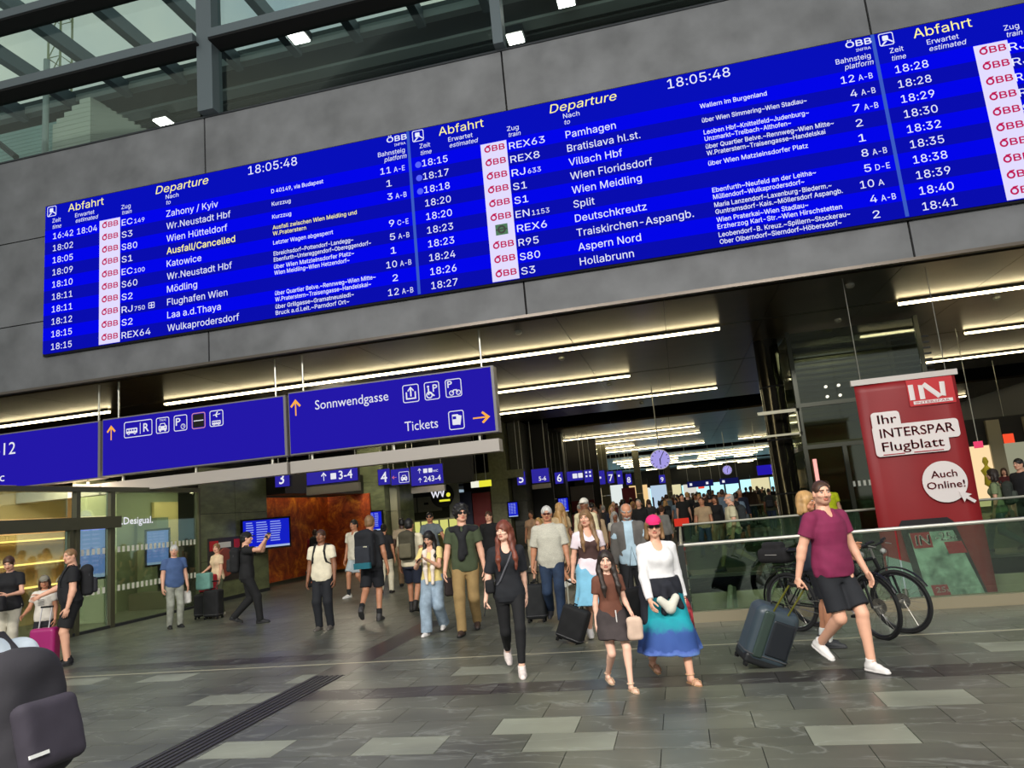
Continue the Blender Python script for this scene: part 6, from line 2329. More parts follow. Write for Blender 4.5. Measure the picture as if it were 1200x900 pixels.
def bicycle(label, x, y, ang, lean=.05, steer=.25, accent=(30, 90, 190), sc=.95):
    t = empty('bicycle', (x, y, 0), ang, label, 'bicycle')
    t.rotation_euler = (lean, 0, ang)
    t.scale = (sc, sc, sc)
    blk = mat('bike_black', (18, 18, 20), .35, .2)
    tyre = mat('tyre_rubber', (24, 24, 25), .8)
    r = .33
    fx, rxx = 1.06, 0.0
    ca, sa = math.cos(steer), math.sin(steer)

    def fr(px, py, pz):     # front assembly turns about the head tube
        dx, dy = px - (fx - .06), py
        return (fx - .06 + ca * dx - sa * dy, sa * dx + ca * dy, pz)
    for which in ('rear', 'front'):
        cx = rxx if which == 'rear' else fx
        tr = (lambda a, b, c_: (a, b, c_)) if which == 'rear' else fr
        MB().tube([tr(cx + r * math.cos(a), 0, r + r * math.sin(a) + .012) for a in np.linspace(0, 2 * PI, 40, endpoint=False)], .021, 8, closed=True).build('tyre', tyre, t)
        MB().tube([tr(cx + (r - .03) * math.cos(a), 0, r + (r - .03) * math.sin(a) + .012) for a in np.linspace(0, 2 * PI, 40, endpoint=False)], .010, 6, closed=True).build('rim', mat('rim_grey', (90, 90, 94), .3, .7), t)
        q = MB()
        for k in range(24):
            a = 2 * PI * k / 24
            q.tube([tr(cx + .02 * math.cos(a + .9), .025 * (-1) ** k, r + .012 + .02 * math.sin(a + .9)), tr(cx + (r - .03) * math.cos(a), 0, r + .012 + (r - .03) * math.sin(a))], .0016, 3, caps=False)
        q.build('spokes', M_STEEL, t, kind='stuff')
        MB().cyl(tr(cx, -.05, r + .012), tr(cx, .05, r + .012), .020, 10).build('hub', M_STEEL, t)
        MB().lathe((0, 0, 0), [(.03, 0), (.085, 0), (.085, .003), (.03, .003)], 24, axis='Y').build('brake_disc', M_STEEL, t).location = tr(cx, .035, r + .012)
    bb, seat, ht, hb = (.44, 0, .30), (.27, 0, .80), (.86, 0, .82), (.90, 0, .68)
    q = MB()
    q.tube([bb, seat], .017, 8).tube([(.30, 0, .73), ht], .019, 8).tube([bb, (hb[0] - .01, 0, hb[2] + .02)], .024, 8).tube([ht, hb], .024, 8)
    for s_ in (-1, 1):
        q.tube([(0, .05 * s_, r), (.40, .03 * s_, .30)], .010, 6).tube([(0, .05 * s_, r), (.30, .015 * s_, .73)], .009, 6)
    q.build('frame', blk, t)
    q = MB()
    for s_ in (-1, 1):
        q.tube([fr(fx, .05 * s_, r + .01), fr(fx - .06, .05 * s_, .62)], .014, 8)
    q.tube([fr(fx - .07, -.05, .63), fr(fx - .07, .05, .63)], .018, 6)
    q.build('fork', mat('bike_fork', (34, 34, 38), .3, .4), t)
    MB().tube([(.26, 0, .78), (.235, 0, .93)], .013, 8).build('seat_post', M_STEEL, t)
    s = Sdf(.02)
    s.cone((.12, 0, .955), (.36, 0, .96), .062, .022)
    Vs, Fs = s.mesh(.012)
    Vs[:, 2] = .955 + (Vs[:, 2] - .955) * .5
    Geo().add(Vs, Fs).build('saddle', [blk], t)
    MB().tube([ht, (.84, 0, .93), fr(.90, 0, .96)], .015, 8).build('stem', M_STEEL, t)
    MB().tube([fr(.84, -.30, .985), fr(.90, -.16, .975), fr(.91, 0, .965), fr(.90, .16, .975), fr(.84, .30, .985)], .012, 8).build('handlebar', blk, t)
    for s_ in (-1, 1):
        MB().tube([fr(.86, .20 * s_, .982), fr(.83, .32 * s_, .987)], .018, 8).build('grip', tyre, t)
        MB().tube([fr(.92, .17 * s_, .965), fr(.95, .24 * s_, .94)], .006, 6).build('brake_lever', M_STEEL, t)
        MB().tube([fr(.90, .1 * s_, .96), fr(1.0, .06 * s_, .90), fr(.97, .04 * s_, .7)], .0035, 5).build('cable', tyre, t)
    MB().lathe((0, 0, 0), [(0, .03), (.02, .03), (.035, 0), (.03, -.02), (0, -.025)], 14, axis='X').build('headlight', mat('lamp_silver', (170, 170, 165), .2, .5), t).location = fr(.98, 0, .90)
    MB().lathe((bb[0], 0, bb[2]), [(.06, .04), (.085, .04), (.085, .045), (.06, .045)], 24, axis='Y').build('chainring', blk, t)
    MB().tube([(bb[0], -.07, bb[2]), (bb[0] + .12, -.08, bb[2] - .12)], .010, 6).tube([(bb[0], .07, bb[2]), (bb[0] - .12, .08, bb[2] + .12)], .010, 6).build('crank', M_STEEL, t)
    for sx, sy in ((1, -1), (-1, 1)):
        MB().box(bb[0] + .12 * sx - .04, .09 * sy - (.05 if sy < 0 else 0), bb[2] - .12 * sx - .012, bb[0] + .12 * sx + .04, .09 * sy + (.05 if sy > 0 else 0), bb[2] - .12 * sx + .012).build('pedal', tyre, t)
    MB().tube([(bb[0], -.042, bb[2] + .08), (0, -.042, r + .04), (-.03, -.042, r), (0, -.042, r - .03), (bb[0], -.042, bb[2] - .08)], .005, 5).build('chain', M_STEEL, t)
    q = MB()
    q.tube([fr(fx + (r + .05) * math.cos(a), 0, r + (r + .05) * math.sin(a) + .012) for a in np.linspace(.5, 2.6, 14)], .022, 6, flat=.35)
    q.tube([(rxx + (r + .05) * math.cos(a), 0, r + (r + .05) * math.sin(a) + .012) for a in np.linspace(.7, 3.6, 18)], .022, 6, flat=.35)
    q.build('mudguard', blk, t)
    q = MB()
    for s_ in (-1, 1):
        q.tube([(-.18, .06 * s_, .76), (.24, .05 * s_, .77)], .006, 6).tube([(0, .06 * s_, r), (-.1, .06 * s_, .76)], .006, 6)
    for k in range(4):
        q.tube([(-.15 + k * .11, -.06, .765), (-.15 + k * .11, .06, .765)], .005, 5)
    q.build('rack', blk, t)
    MB().cyl((.56, 0, .44), (.68, 0, .60), .034, 12).build('bottle', mat('bottle_%d' % accent[2], accent, .4), t)
    return t


# ================================================================== THE PEOPLE IN FRONT
S_WHITE, S_BLACK, S_DARKB = (222, 218, 214), (24, 24, 26), (58, 42, 34)

P1 = person('person in plum V-neck T-shirt and black shorts striding with a grey suitcase', 1.27, 7.2, 213, H=1.70, skin='light', hair='brown', style='buzz', beard='stubble',
            top=(122, 30, 70), neck='vneck', legs='shorts', bottom=(24, 26, 32), feet=((.05, -.24, .12, .1), (-.07, .20, .0, .05)), lean=.03, lean_side=.0,
            armR=('a', -.22, .30, .12), armL=('a', .12, .20, .30), handR='grip', shoes=S_WHITE, shoe='sneaker', girth=1.04, look=(-.35, .02), hem=.01)
for sgn in (0, 1):
    f = Fr(P1['ankles'][sgn], Rz(P1['root'].rotation_euler.z * 0))
q = MB()
for i, sx in ((0, 1), (1, 1)):
    pass
hp = palm(P1, 0)
b_ = V3(.52, 7.46, 0)
sc_ = suitcase('grey and black suitcase with olive handle, tilted, pulled by the person in plum', b_, (.40, -.06, .86), (.25, -1, -.15), (.42, .30, .55), (54, 66, 74), hand=hp, handle_col=(120, 118, 40), round_=.09)
f_ = frame_at((0, 0, 0), (.40, -.06, .86), (.25, -1, -.15))
for (cx_, cz_, hx_, hz_, cc_) in ((-.06, .32, .11, .17, (26, 30, 36)), (.105, .33, .05, .22, (48, 62, 56))):
    s = Sdf(.01)
    s.box(f_, (cx_, .14, cz_), (hx_, .02, hz_), .018)
    Vs, Fs = s.mesh(.010)
    Geo().add(Vs, Fs).build('front_pocket', [mat('pocket_%d' % cc_[0], cc_, .35)], sc_)
s = Sdf(.01)
s.box(f_, (0, 0, .082), (.20, .14, .052), .03)
Vs, Fs = s.mesh(.011)
Geo().add(Vs, Fs).build('base_guard', [mat('case_guard', (24, 26, 28), .5)], sc_)

P2 = person('person in navy polo with the bicycles, half hidden by the person in plum', 1.27, 8.18, 262, H=1.58, fem=True, skin='tan', hair='blond', style='medium', top=(28, 32, 46), neck='collar', legs='shorts', bottom=(26, 28, 34),
            feet=((.08, .02, 0), (-.08, -.03, 0)), armR=('a', .55, .3, .5), armL=('a', .8, .1, .4), handL='grip', handR='grip', socks=(225, 225, 220), shoes=(50, 52, 54), look=(-.3, .05))
bicycle('black bicycle leaning by the front balustrade, front wheel turned to the viewer', 1.12, 9.08, math.radians(-42), lean=.06, steer=-.35)
bicycle('second dark bicycle behind, only its front wheel shows past the first', 1.38, 9.30, math.radians(-39), lean=.08, steer=-.1, accent=(70, 74, 76))
t = empty('saddle_bag', (1.02, 9.16, .76), math.radians(-42), 'black padded bag with pale piping on the bicycle rack', 'bag')
s = Sdf(.02)
s.box(Fr(), (0, 0, .085), (.21, .10, .085), .06)
s.box(Fr(), (-.02, 0, .19), (.13, .07, .05), .04)
Vs, Fs = s.mesh(.012)
Geo().add(Vs, Fs).build('bag_body', [cloth_m((22, 20, 22))], t)
MB().tube([(.21 * math.cos(a), .105 * math.sin(a), .10) for a in np.linspace(0, 2 * PI, 20, endpoint=False)], .005, 5, closed=True).build('piping', mat('piping', (150, 145, 140), .5), t)

P3 = person('person in pink cap, white blouse and teal skirt with dark tied sweater', -.27, 7.12, 205, H=1.54, fem=True, skin='light', hair='light', style='medium', hat=('cap', (222, 36, 108)), glasses=True, top=(226, 224, 224), sleeve='long', hem=.03, neck='scoop',
            legs='skirt', bottom=(0, 140, 150), bottom_kind='ombre', skirt_len=.60, shoe='sandal', shoes=(168, 128, 92), girth=1.14, feet=((.06, -.26, .06, .0), (-.07, .26, 0, .1)), look=(-.35, .05),
            armR=('a', .22, .12, .35), armL=('a', .0, .14, .25))
# dark sweater tied round the waist, white belt bag in front
k = P3['k']
s = Sdf(.03)
pl = Fr(P3['pel'].o, P3['tor'].R)
s.prof(pl, [(-.04, .20, .15), (.05, .195, .145), (.13, .175, .135)], ripple=.006, nrip=7)
s.cone(pl.p(.03, .15, .06), pl.p(.06, .17, -.16), .035, .03)
s.cone(pl.p(-.02, .15, .06), pl.p(-.10, .18, -.13), .04, .035)
s.cone(pl.p(.16, .02, .06), pl.p(.17, .03, -.24), .05, .07)
s.cone(pl.p(-.05, -.16, .05), pl.p(-.04, -.19, -.26), .10, .13)
Vs, Fs = s.mesh(.011, wrinkle=.004)
Geo().add(Vs, Fs).build('tied_sweater', [cloth_m((24, 26, 36))], P3['root'])
t = empty('belt_bag', P3['root'].location, P3['root'].rotation_euler.z, 'cream curved belt bag hanging at the front of the teal skirt', 'bag')
s = Sdf(.02)
s.cone(pl.p(.10, .20, -.05), pl.p(.02, .215, -.13), .035, .045)
s.cone(pl.p(.02, .215, -.13), pl.p(-.05, .20, -.04), .045, .035)
Vs, Fs = s.mesh(.010)
Geo().add(Vs, Fs).build('bag_body', [cloth_m((206, 204, 190))], t)
a = palm(P3, 0)
handbag('large black shoulder bag hanging between the brown T-shirt and the teal skirt', (-.50, 7.22, .42), (.30, .14, .40), (16, 16, 18), rz=.2, strap_to=[[(-.58, 7.2, .8), (-.50, 7.18, 1.2), (-.42, 7.2, .8)]])
a = palm(P3, 1)
t = empty('folded_umbrella', (a[0], a[1], 0), 0, 'folded umbrella with red, white and navy pattern held beside the teal skirt', 'umbrella')
MB().lathe((0, 0, 0), [(0, .30), (.03, .32), (.055, .42), (.05, .60), (.025, .68), (.012, .70), (.012, a[2]), (0, a[2] + .01)], 12).build('canopy', cloth_m((170, 50, 60), 'spots'), t, smooth=True)
MB().tube([(0, 0, .69), (.0, .0, a[2] + .02), (.03, 0, a[2] + .05)], .012, 8).build('handle', M_BLACK, t)

P4 = person('small person in brown T-shirt and dark zipped skirt, walking', -.74, 6.93, 205, H=1.25, fem=True, skin='fair', hair='dark', style='long', child=True, top=(104, 62, 46), neck='crew', legs='skirt', bottom=(56, 48, 48), bottom_kind='denim', skirt_len=.26,
            shoe='sandal', shoes=(190, 160, 130), feet=((.05, -.12, .03, .0), (-.03, .24, 0, .1)), look=(-.35, .12), armR=('a', .0, .14, .1), armL=('a', .1, .16, .9), girth=.95, hem=.06, handR='relax')
fr = P4['pel']
MB().tube([fr.p(-.01, .135 * P4['k'] + .012, .05), fr.p(-.01, .15 * P4['k'] + .012, -.16)], .006, 5).build('zipper', mat('zip_pale', (215, 210, 205), .4), P4['root'])
a = palm(P4, 1)
handbag('small beige cloth bag held before the dark zipped skirt', (a[0], a[1] - .04, a[2] - .18), (.14, .07, .2), (206, 178, 158), rz=.1, strap_to=[[(a[0] - .05, a[1] - .04, a[2]), (a[0] + .02, a[1], a[2] + .02), (a[0] + .05, a[1] - .04, a[2])]])

P5 = person('person in white puff blouse, brown bodice and light blue apron', -1.18, 9.3, 200, H=1.60, fem=True, skin='light', hair='light', style='long', top=(232, 216, 222), sleeve='short', neck='scoop', legs='skirt', bottom=(122, 182, 210), skirt_len=.46,
            feet=((.07, -.1, .03), (-.07, .16, 0)), look=(-.5, .0), armR=('a', -.1, .22, .1), handR='grip', shoes=S_WHITE)
s = Sdf(.02)
s.prof(P5['tor'], [(q[0], q[1] + .022, q[2] + .024, q[3]) for q in P5['prof'] if q[0] > -.05], z0=.02, z1=.36 * P5['k'])
for sx in (-1, 1): s.ell(P5['tor'], (sx * .06, .075, .30), (.065, .06, .062))
Vs, Fs = s.mesh(.012)
Geo().add(Vs, Fs).build('bodice', [cloth_m((72, 48, 44))], P5['root'])
a = palm(P5, 0)
suitcase('black wheeled suitcase tilted on its corner, pulled by the person in the apron', (-1.52, 9.06, 0), (.36, .0, .90), (-.2, -1, 0), (.33, .20, .40), (22, 22, 24), hand=a, handle_col=(150, 146, 130), hard=False, round_=.04)

person('person in open grey jacket over pale blue shirt, looking down', -.72, 10.1, 186, H=1.63, skin='tan', hair='grey', style='balding', beard='grey', top=(168, 192, 206), neck='collar', sleeve='short', jacket=(96, 92, 88), legs='trousers', bottom=(20, 20, 24),
       feet=((.09, .1, 0), (-.09, -.14, .04)), look=(0, .35), shoes=S_BLACK, lod=1)

P7 = person('person in pale checked short-sleeve shirt and jeans pulling a case', -1.94, 10.8, 188, H=1.72, skin='tan', hair='white', style='short', top=(204, 200, 184), top_kind='check', neck='collar', sleeve='half', legs='jeans', bottom=(34, 52, 78), bottom_kind='denim',
            feet=((.09, -.2, .08), (-.08, .26, 0)), girth=1.12, belly=.02, armR=('a', -.1, .22, .2), handR='grip', look=(0, .04), shoes=(40, 40, 44), hem=-.02)
q = MB()
hc = P7['hc']
q.obox(hc.p(0, .098, .006), hc.R @ V3(.05, 0, 0), hc.R @ V3(0, .003, 0), hc.R @ V3(0, 0, .010))
q.build('sunglasses', mat('lens_dark_red', (60, 16, 14), .2), P7['root'])
a = palm(P7, 0)
suitcase('upright black suitcase with long handle beside the person in the checked shirt', (-2.24, 10.85, 0), (0, .04, 1), (0, -1, 0), (.30, .22, .50), (20, 22, 24), hand=a, handle_col=(34, 36, 38), hard=False)

P8 = person('person in black T-shirt and leggings, white sneakers, phone in hand', -1.86, 7.68, 196, H=1.60, fem=True, skin='fair', hair='auburn', style='bangs', top=(22, 24, 30), neck='scoop', hem=-.02, sleeve='half', legs='leggings', bottom=(14, 14, 17),
            feet=((.06, -.30, .08, .1), (-.05, .24, 0, .0)), look=(-.55, .02), armR=('a', .05, .26, .12), armL=('a', -.2, .1, .2), handR='grip', shoes=(228, 214, 208))
phone('dark phone held low by the person in black leggings', P8, 0)
t = empty('crossbody_bag', P8['root'].location, P8['root'].rotation_euler.z, 'small black crossbody bag at the hip above black leggings', 'handbag')
s = Sdf(.01)
s.box(P8['tor'], (.20, .0, .06), (.05, .09, .07), .03)
Vs, Fs = s.mesh(.010)
Geo().add(Vs, Fs).build('bag_body', [cloth_m((16, 16, 20))], t)
cross_strap(P8, t, (90, 90, 96), 1, .08)

P9 = person('person in green T-shirt and khaki trousers, black sweater over shoulders', -3.12, 10.32, 190, H=1.84, skin='light', hair='black', style='curly', top=(62, 72, 48), neck='crew', legs='trousers', bottom=(146, 120, 76),
            feet=((.08, .26, 0), (-.09, -.2, .05)), look=(.35, -.05), glasses=True, armR=('a', .12, .2, .3), armL=('a', .0, .2, .2), shoe='boot', shoes=S_DARKB)
s = Sdf(.025)
T9 = P9['tor']
s.cone(T9.p(-.19, .0, .47), T9.p(-.06, .06, .50), .06, .05)
s.cone(T9.p(.19, .0, .47), T9.p(.06, .06, .50), .06, .05)
s.cone(T9.p(-.18, -.05, .46), T9.p(.18, -.05, .46), .07, .07)
s.cone(T9.p(-.07, .09, .48), T9.p(.0, .145, .36), .042, .045)
s.cone(T9.p(.07, .09, .48), T9.p(.0, .145, .36), .042, .045)
s.cone(T9.p(.0, .145, .36), T9.p(.02, .155, .10), .048, .055)
s.cone(T9.p(-.01, .15, .34), T9.p(-.04, .15, .16), .04, .04)
s.cone(T9.p(0, -.02, .50), T9.p(0, .02, .68), .055, .075, sub=True, k=.01)
Vs, Fs = s.mesh(.011, wrinkle=.004)
Geo().add(Vs, Fs).build('draped_sweater', [cloth_m((22, 22, 26))], P9['root'])

P10 = person('person in yellow top and light jeans looking at a phone', -3.66, 10.42, 182, H=1.52, fem=True, skin='light', hair='black', style='long', top=(226, 206, 132), neck='scoop', legs='wide', bottom=(142, 160, 176), bottom_kind='denim',
             feet=((.07, .22, 0), (-.07, -.16, .05)), look=(-.1, .5), armR=('t', .11, .24, 1.02), armL=('t', -.02, .26, 1.05), handR='grip', shoes=S_WHITE, hem=.04)
phone('phone held up before the yellow top', P10, 0, (-.02, .01, -.09))
s = Sdf(.02)
T10 = P10['tor']
k = P10['k']
for sx in (-1, 1):
    s.cone(T10.p(sx * .07 * k, -.05 * k, .49 * k), T10.p(sx * .075 * k, .10 * k, .42 * k), .035, .035)
    s.cone(T10.p(sx * .075 * k, .10 * k, .42 * k), T10.p(sx * .065 * k, .16 * k, .16 * k), .035, .035)
    s.cone(T10.p(sx * .065 * k, .16 * k, .16 * k), T10.p(sx * .05 * k, .17 * k, -.08 * k), .03, .022)
Vs, Fs = s.mesh(.010, wrinkle=.004)
Geo().add(Vs, Fs).build('scarf', [cloth_m((232, 218, 204))], P10['root'])
handbag('dark brown handbag hanging between the yellow top and the green T-shirt', (-3.40, 10.42, .50), (.17, .10, .26), (40, 30, 28), rz=.3, strap_to=[[(-3.46, 10.42, .74), (-3.46, 10.40, 1.15), (-3.36, 10.42, .74)]])

P11 = person('person walking away in black T-shirt and shorts under a black backpack', -5.32, 12.05, 10, H=1.80, skin='tan', hair='light', style='short', top=(34, 36, 40), legs='shorts', bottom=(22, 24, 30), feet=((.09, -.05, 0), (-.12, -.42, .16)), socks=(20, 20, 22), shoes=(60, 58, 58), twist=-.2, lean=.06, lod=1)
bp, f = backpack(P11, 'big black hiking backpack with pale patch with teal flap, worn over black shorts', (22, 24, 30), hgt=.58, wd=.34, dp=.20, front=False, zc=.22)
MB().obox(f.p(.07, -.155, -.04), f.R @ V3(.035, 0, 0), f.R @ V3(0, .004, 0), f.R @ V3(0, 0, .09)).build('patch', mat('patch_pale', (190, 186, 160), .6), bp)
MB().obox(f.p(.0, -.135, -.27), f.R @ V3(.15, 0, 0), f.R @ V3(0, .03, 0), f.R @ V3(0, 0, .05)).build('teal_flap', cloth_m((24, 96, 110)), bp)

P12 = person('person walking away in cream T-shirt and navy shorts, backpack on', -4.86, 12.75, 2, H=1.69, skin='tan', hair='black', style='short', top=(222, 210, 180), legs='shorts', bottom=(26, 32, 50), feet=((.09, -.2, .05), (-.09, .12, 0)), socks=(30, 30, 32), shoe='boot', shoes=(36, 32, 30), lod=1)
backpack(P12, 'olive grey backpack worn over navy shorts', (66, 62, 46), hgt=.50, wd=.30, front=False, zc=.28)

P13 = person('person in cream T-shirt and black trousers wearing thin backpack straps', -5.9, 11.36, 184, H=1.63, skin='brown', hair='brown', style='short', top=(226, 216, 190), legs='trousers', bottom=(24, 26, 32), feet=((.08, .03, 0), (-.09, -.03, 0)), girth=1.08, look=(0, -.1), shoes=(90, 84, 78), lod=1)
backpack(P13, 'black backpack worn over a cream T-shirt, straps in front', (20, 20, 22), front=True)

P14 = person('person in black T-shirt and cap raising a phone toward the monitor', -8.1, 12.6, -62, H=1.74, skin='light', hair='black', style='short', hat=('cap', (20, 20, 22)), top=(22, 22, 24), legs='trousers', bottom=(20, 20, 22), feet=((.08, .22, 0), (-.08, -.24, .08)),
             armR=('t', .14, .36, 1.52), armL=('t', -.05, .36, 1.50), handR='grip', handL='grip', shoes=S_BLACK, lod=1)
backpack(P14, 'black backpack on the person raising a phone', (20, 20, 22), hgt=.44, front=False)
phone('phone raised toward the blue monitor', P14, 0, (-.02, .01, -.09))

P15 = person('person in cream top and olive trousers standing hand on hip', -10.0, 14.45, 160, H=1.53, fem=True, skin='light', hair='light', style='bun', top=(224, 196, 160), legs='trousers', bottom=(90, 96, 72), feet=((.13, .05, 0), (-.16, .0, 0)), look=(.5, .0), armR=('a', -.25, .75, 1.1), armL=('a', .1, .1, .2), shoes=(210, 205, 195), lod=1)
P16 = person('person in blue T-shirt and pale jeans before the glass front', -9.78, 12.75, 235, H=1.59, skin='light', hair='white', style='short', top=(72, 96, 140), legs='jeans', bottom=(150, 152, 140), bottom_kind='denim', feet=((.09, .0, 0), (-.09, .04, 0)), look=(-.3, .15), girth=1.1, belly=.02, shoes=S_BLACK, lod=1)
P17 = person('person in black printed T-shirt and long black shorts reaching out', -9.05, 9.5, 140, H=1.70, skin='light', hair='light', style='buzz', top=(20, 20, 24), top_kind='plain', legs='shorts', bottom=(20, 20, 22), feet=((.10, .02, 0), (-.12, .06, 0)), girth=1.2, belly=.04, look=(.55, .1), hem=-.02, armR=('a', .5, .4, .7), armL=('a', .05, .15, .25), shoes=S_BLACK)
backpack(P17, 'black backpack on the person reaching toward the camouflage cap', (22, 22, 26), hgt=.44, front=True)
q = MB()
q.poly([surf_pt(P17, x, z, 1, .040) for x, z in ((.02, .30), (.09, .33), (.10, .40), (.03, .37))], P17['tor'].R @ V3(0, .004, 0))
q.build('print', mat('print_pale', (170, 176, 170), .7), P17['root'])
P18 = person('small person in grey camouflage cap and white printed T-shirt', -9.75, 9.72, 200, H=1.30, child=True, skin='tan', hair='brown', style='medium', hat=('cap', (130, 126, 112)), top=(214, 208, 196), legs='shorts', bottom=(24, 24, 30), feet=((.07, 0, 0), (-.07, .03, 0)), look=(.4, .1), shoes=(190, 186, 180), armR=('a', .3, .3, .8), lod=1)
for j in range(4):
    MB().tube([surf_pt(P18, x, .34 - j * .035, 1, .034) for x in (-.06, -.03, 0, .03, .06)], .006, 5, flat=.5).build('print_stripe', mat('print_navy', (50, 54, 74), .7), P18['root'])
suitcase('magenta pink suitcase between the camouflage cap and the long black shorts', (-9.32, 9.3, 0), (.0, .03, 1), (0.3, -1, 0), (.36, .22, .52), (150, 26, 98), hand=(-9.30, 9.32, .86), handle_col=(190, 186, 188))
P19 = person('person in black T-shirt and pale trousers holding both hands up', -10.6, 9.9, 205, H=1.68, fem=True, skin='light', hair='brown', style='bun', top=(22, 22, 26), legs='trousers', bottom=(196, 190, 172), feet=((.08, 0, 0), (-.08, .02, 0)), look=(.1, .4), armR=('t', .12, .30, 1.08), armL=('t', -.08, .28, 1.05), shoes=(200, 196, 190), lod=1)
handbag('black bag at the waist above the pale trousers', (-10.42, 9.52, .82), (.24, .12, .24), (24, 24, 28), rz=.2)
# luggage heap by the blue T-shirt man
suitcase('black suitcase standing beside the blue T-shirt, larger of two', (-9.62, 13.75, 0), (0, 0, 1), (0, -1, 0), (.36, .24, .54), (20, 20, 23), hard=False, hand=(-9.6, 13.78, .75), handle_col=(60, 60, 62))
suitcase('black suitcase standing beside the olive trousers, smaller of two', (-9.98, 13.9, 0), (0, 0, 1), (0.2, -1, 0), (.32, .22, .46), (24, 24, 26), hard=False)
handbag('teal and white patterned bag resting on the black suitcase', (-9.8, 13.72, .60), (.30, .2, .34), (112, 160, 148), rz=.2, cat='bag', name='patterned_bag')
handbag('red bag behind the teal patterned bag', (-9.95, 14.05, .52), (.36, .16, .36), (176, 30, 44), rz=.1, cat='bag', name='red_bag')
handbag('white plastic bag held beside the pale jeans', (-9.66, 12.95, .42), (.18, .1, .24), (214, 212, 206), rz=.4, cat='bag', name='plastic_bag')

person('person in white T-shirt and pale shorts before the mural', -7.5, 16.1, 165, H=1.80, skin='tan', hair='black', style='short', top=(222, 214, 196), neck='vneck', legs='shorts', bottom=(176, 186, 190), feet=((.09, .2, 0), (-.09, -.2, .07)), socks=(30, 30, 30), shoes=S_WHITE, lod=1)
P = person('person walking away in black top and cream trousers', -6.85, 16.3, 10, H=1.62, fem=True, skin='tan', hair='black', style='bun', top=(22, 22, 24), legs='trousers', bottom=(224, 214, 188), feet=((.08, .1, 0), (-.09, -.2, .06)), shoes=(30, 26, 24), lod=1)
P = person('person in beige top walking away near the food counter', -6.9, 17.6, 20, H=1.72, skin='dark', hair='black', style='short', top=(168, 150, 124), legs='trousers', bottom=(120, 96, 70), feet=((.08, .1, 0), (-.09, -.1, .03)), lod=1, shoes=S_BLACK)
P = person('person with sunglasses in grey polo shirt by the food counter', -5.9, 16.9, 190, H=1.79, skin='tan', hair='black', style='short', glasses=True, top=(108, 118, 124), neck='collar', legs='trousers', bottom=(40, 44, 52), feet=((.09, 0, 0), (-.1, .03, 0)), armL=('a', .3, .5, .3), lod=1, shoes=S_BLACK)
P = person('person in red jacket before the mural opening', -10.9, 20.6, 30, H=1.62, skin='light', hair='brown', style='short', top=(150, 22, 36), sleeve='long', legs='trousers', bottom=(26, 26, 30), feet=((.1, 0, 0), (-.1, 0, 0)), lod=1, shoes=S_BLACK)
backpack(P, 'large black backpack on the person in red', (18, 18, 20), hgt=.55, wd=.36, front=False)
handbag('black bag with orange and white mark on the floor by the mural', (-10.45, 19.7, 0), (.5, .3, .46), (20, 20, 24), rz=.2, cat='bag', name='travel_bag')
o = MB().poly([(-10.55, 19.545, .12), (-10.4, 19.545, .08), (-10.3, 19.545, .35), (-10.38, 19.545, .4)], (0, -.01, 0)).build('orange_tag', mat('orange', (220, 110, 40), .6))
o.parent = bpy.data.objects['travel_bag']
o.matrix_parent_inverse = Matrix.Translation((10.45, -19.7, 0))

# behind the balustrades
P = person('person in beige T-shirt and dark shorts striding behind the balustrade', 1.03, 15.95, 95, H=1.66, skin='light', hair='grey', style='balding', top=(200, 192, 160), legs='shorts', bottom=(42, 50, 56), feet=((.08, .32, 0), (-.08, -.34, .1)), girth=1.08, lod=1, shoes=S_BLACK)
backpack(P, 'dark backpack on the person striding behind the balustrade', (34, 38, 40), hgt=.44, front=False)
P = person('person in pale green top with backpack, right of the banner', 6.0, 15.95, 60, H=1.66, fem=True, skin='light', hair='dark', style='medium', top=(128, 142, 104), legs='jeans', bottom=(96, 116, 126), feet=((.08, .3, 0), (-.08, -.3, .1)), lod=1, shoes=(40, 36, 34))
backpack(P, 'dark green backpack on the person right of the banner', (44, 50, 44), hgt=.44, front=False)
person('person in dark coat cut by the right edge', 6.75, 16.6, 120, H=1.76, skin='light', hair='black', style='short', top=(22, 22, 26), sleeve='long', legs='trousers', bottom=(26, 26, 30), lod=1)
P = person('person in yellow high-visibility top behind the person in plum', 3.3, 17.9, 185, H=1.66, skin='light', hair='brown', style='short', top=(214, 226, 30), legs='trousers', bottom=(34, 36, 44), lod=1)

# man at the very front, half out of the frame
P27 = person('traveller at the lower left corner in pale blue shirt, seen from behind', -2.51, 2.30, 84, H=1.62, skin='light', hair='brown', style='short', top=(196, 208, 218), sleeve='half', hem=-.10, legs='trousers', bottom=(40, 42, 50), girth=1.05, lean=.27, look=(0, .3))
bp, f = backpack(P27, 'dark grey purple backpack filling the lower left corner', (38, 36, 42), hgt=.46, wd=.31, dp=.18, front=True, pocket=(50, 45, 56), zc=.165, rad=.085, wr=.006)
MB().obox(f.p(-.09, -.148, -.13), f.R @ V3(.035, 0, 0), f.R @ V3(0, .004, 0), f.R @ V3(0, 0, .006)).build('reflector_strip', mat('reflective', (225, 225, 222), .3), bp)

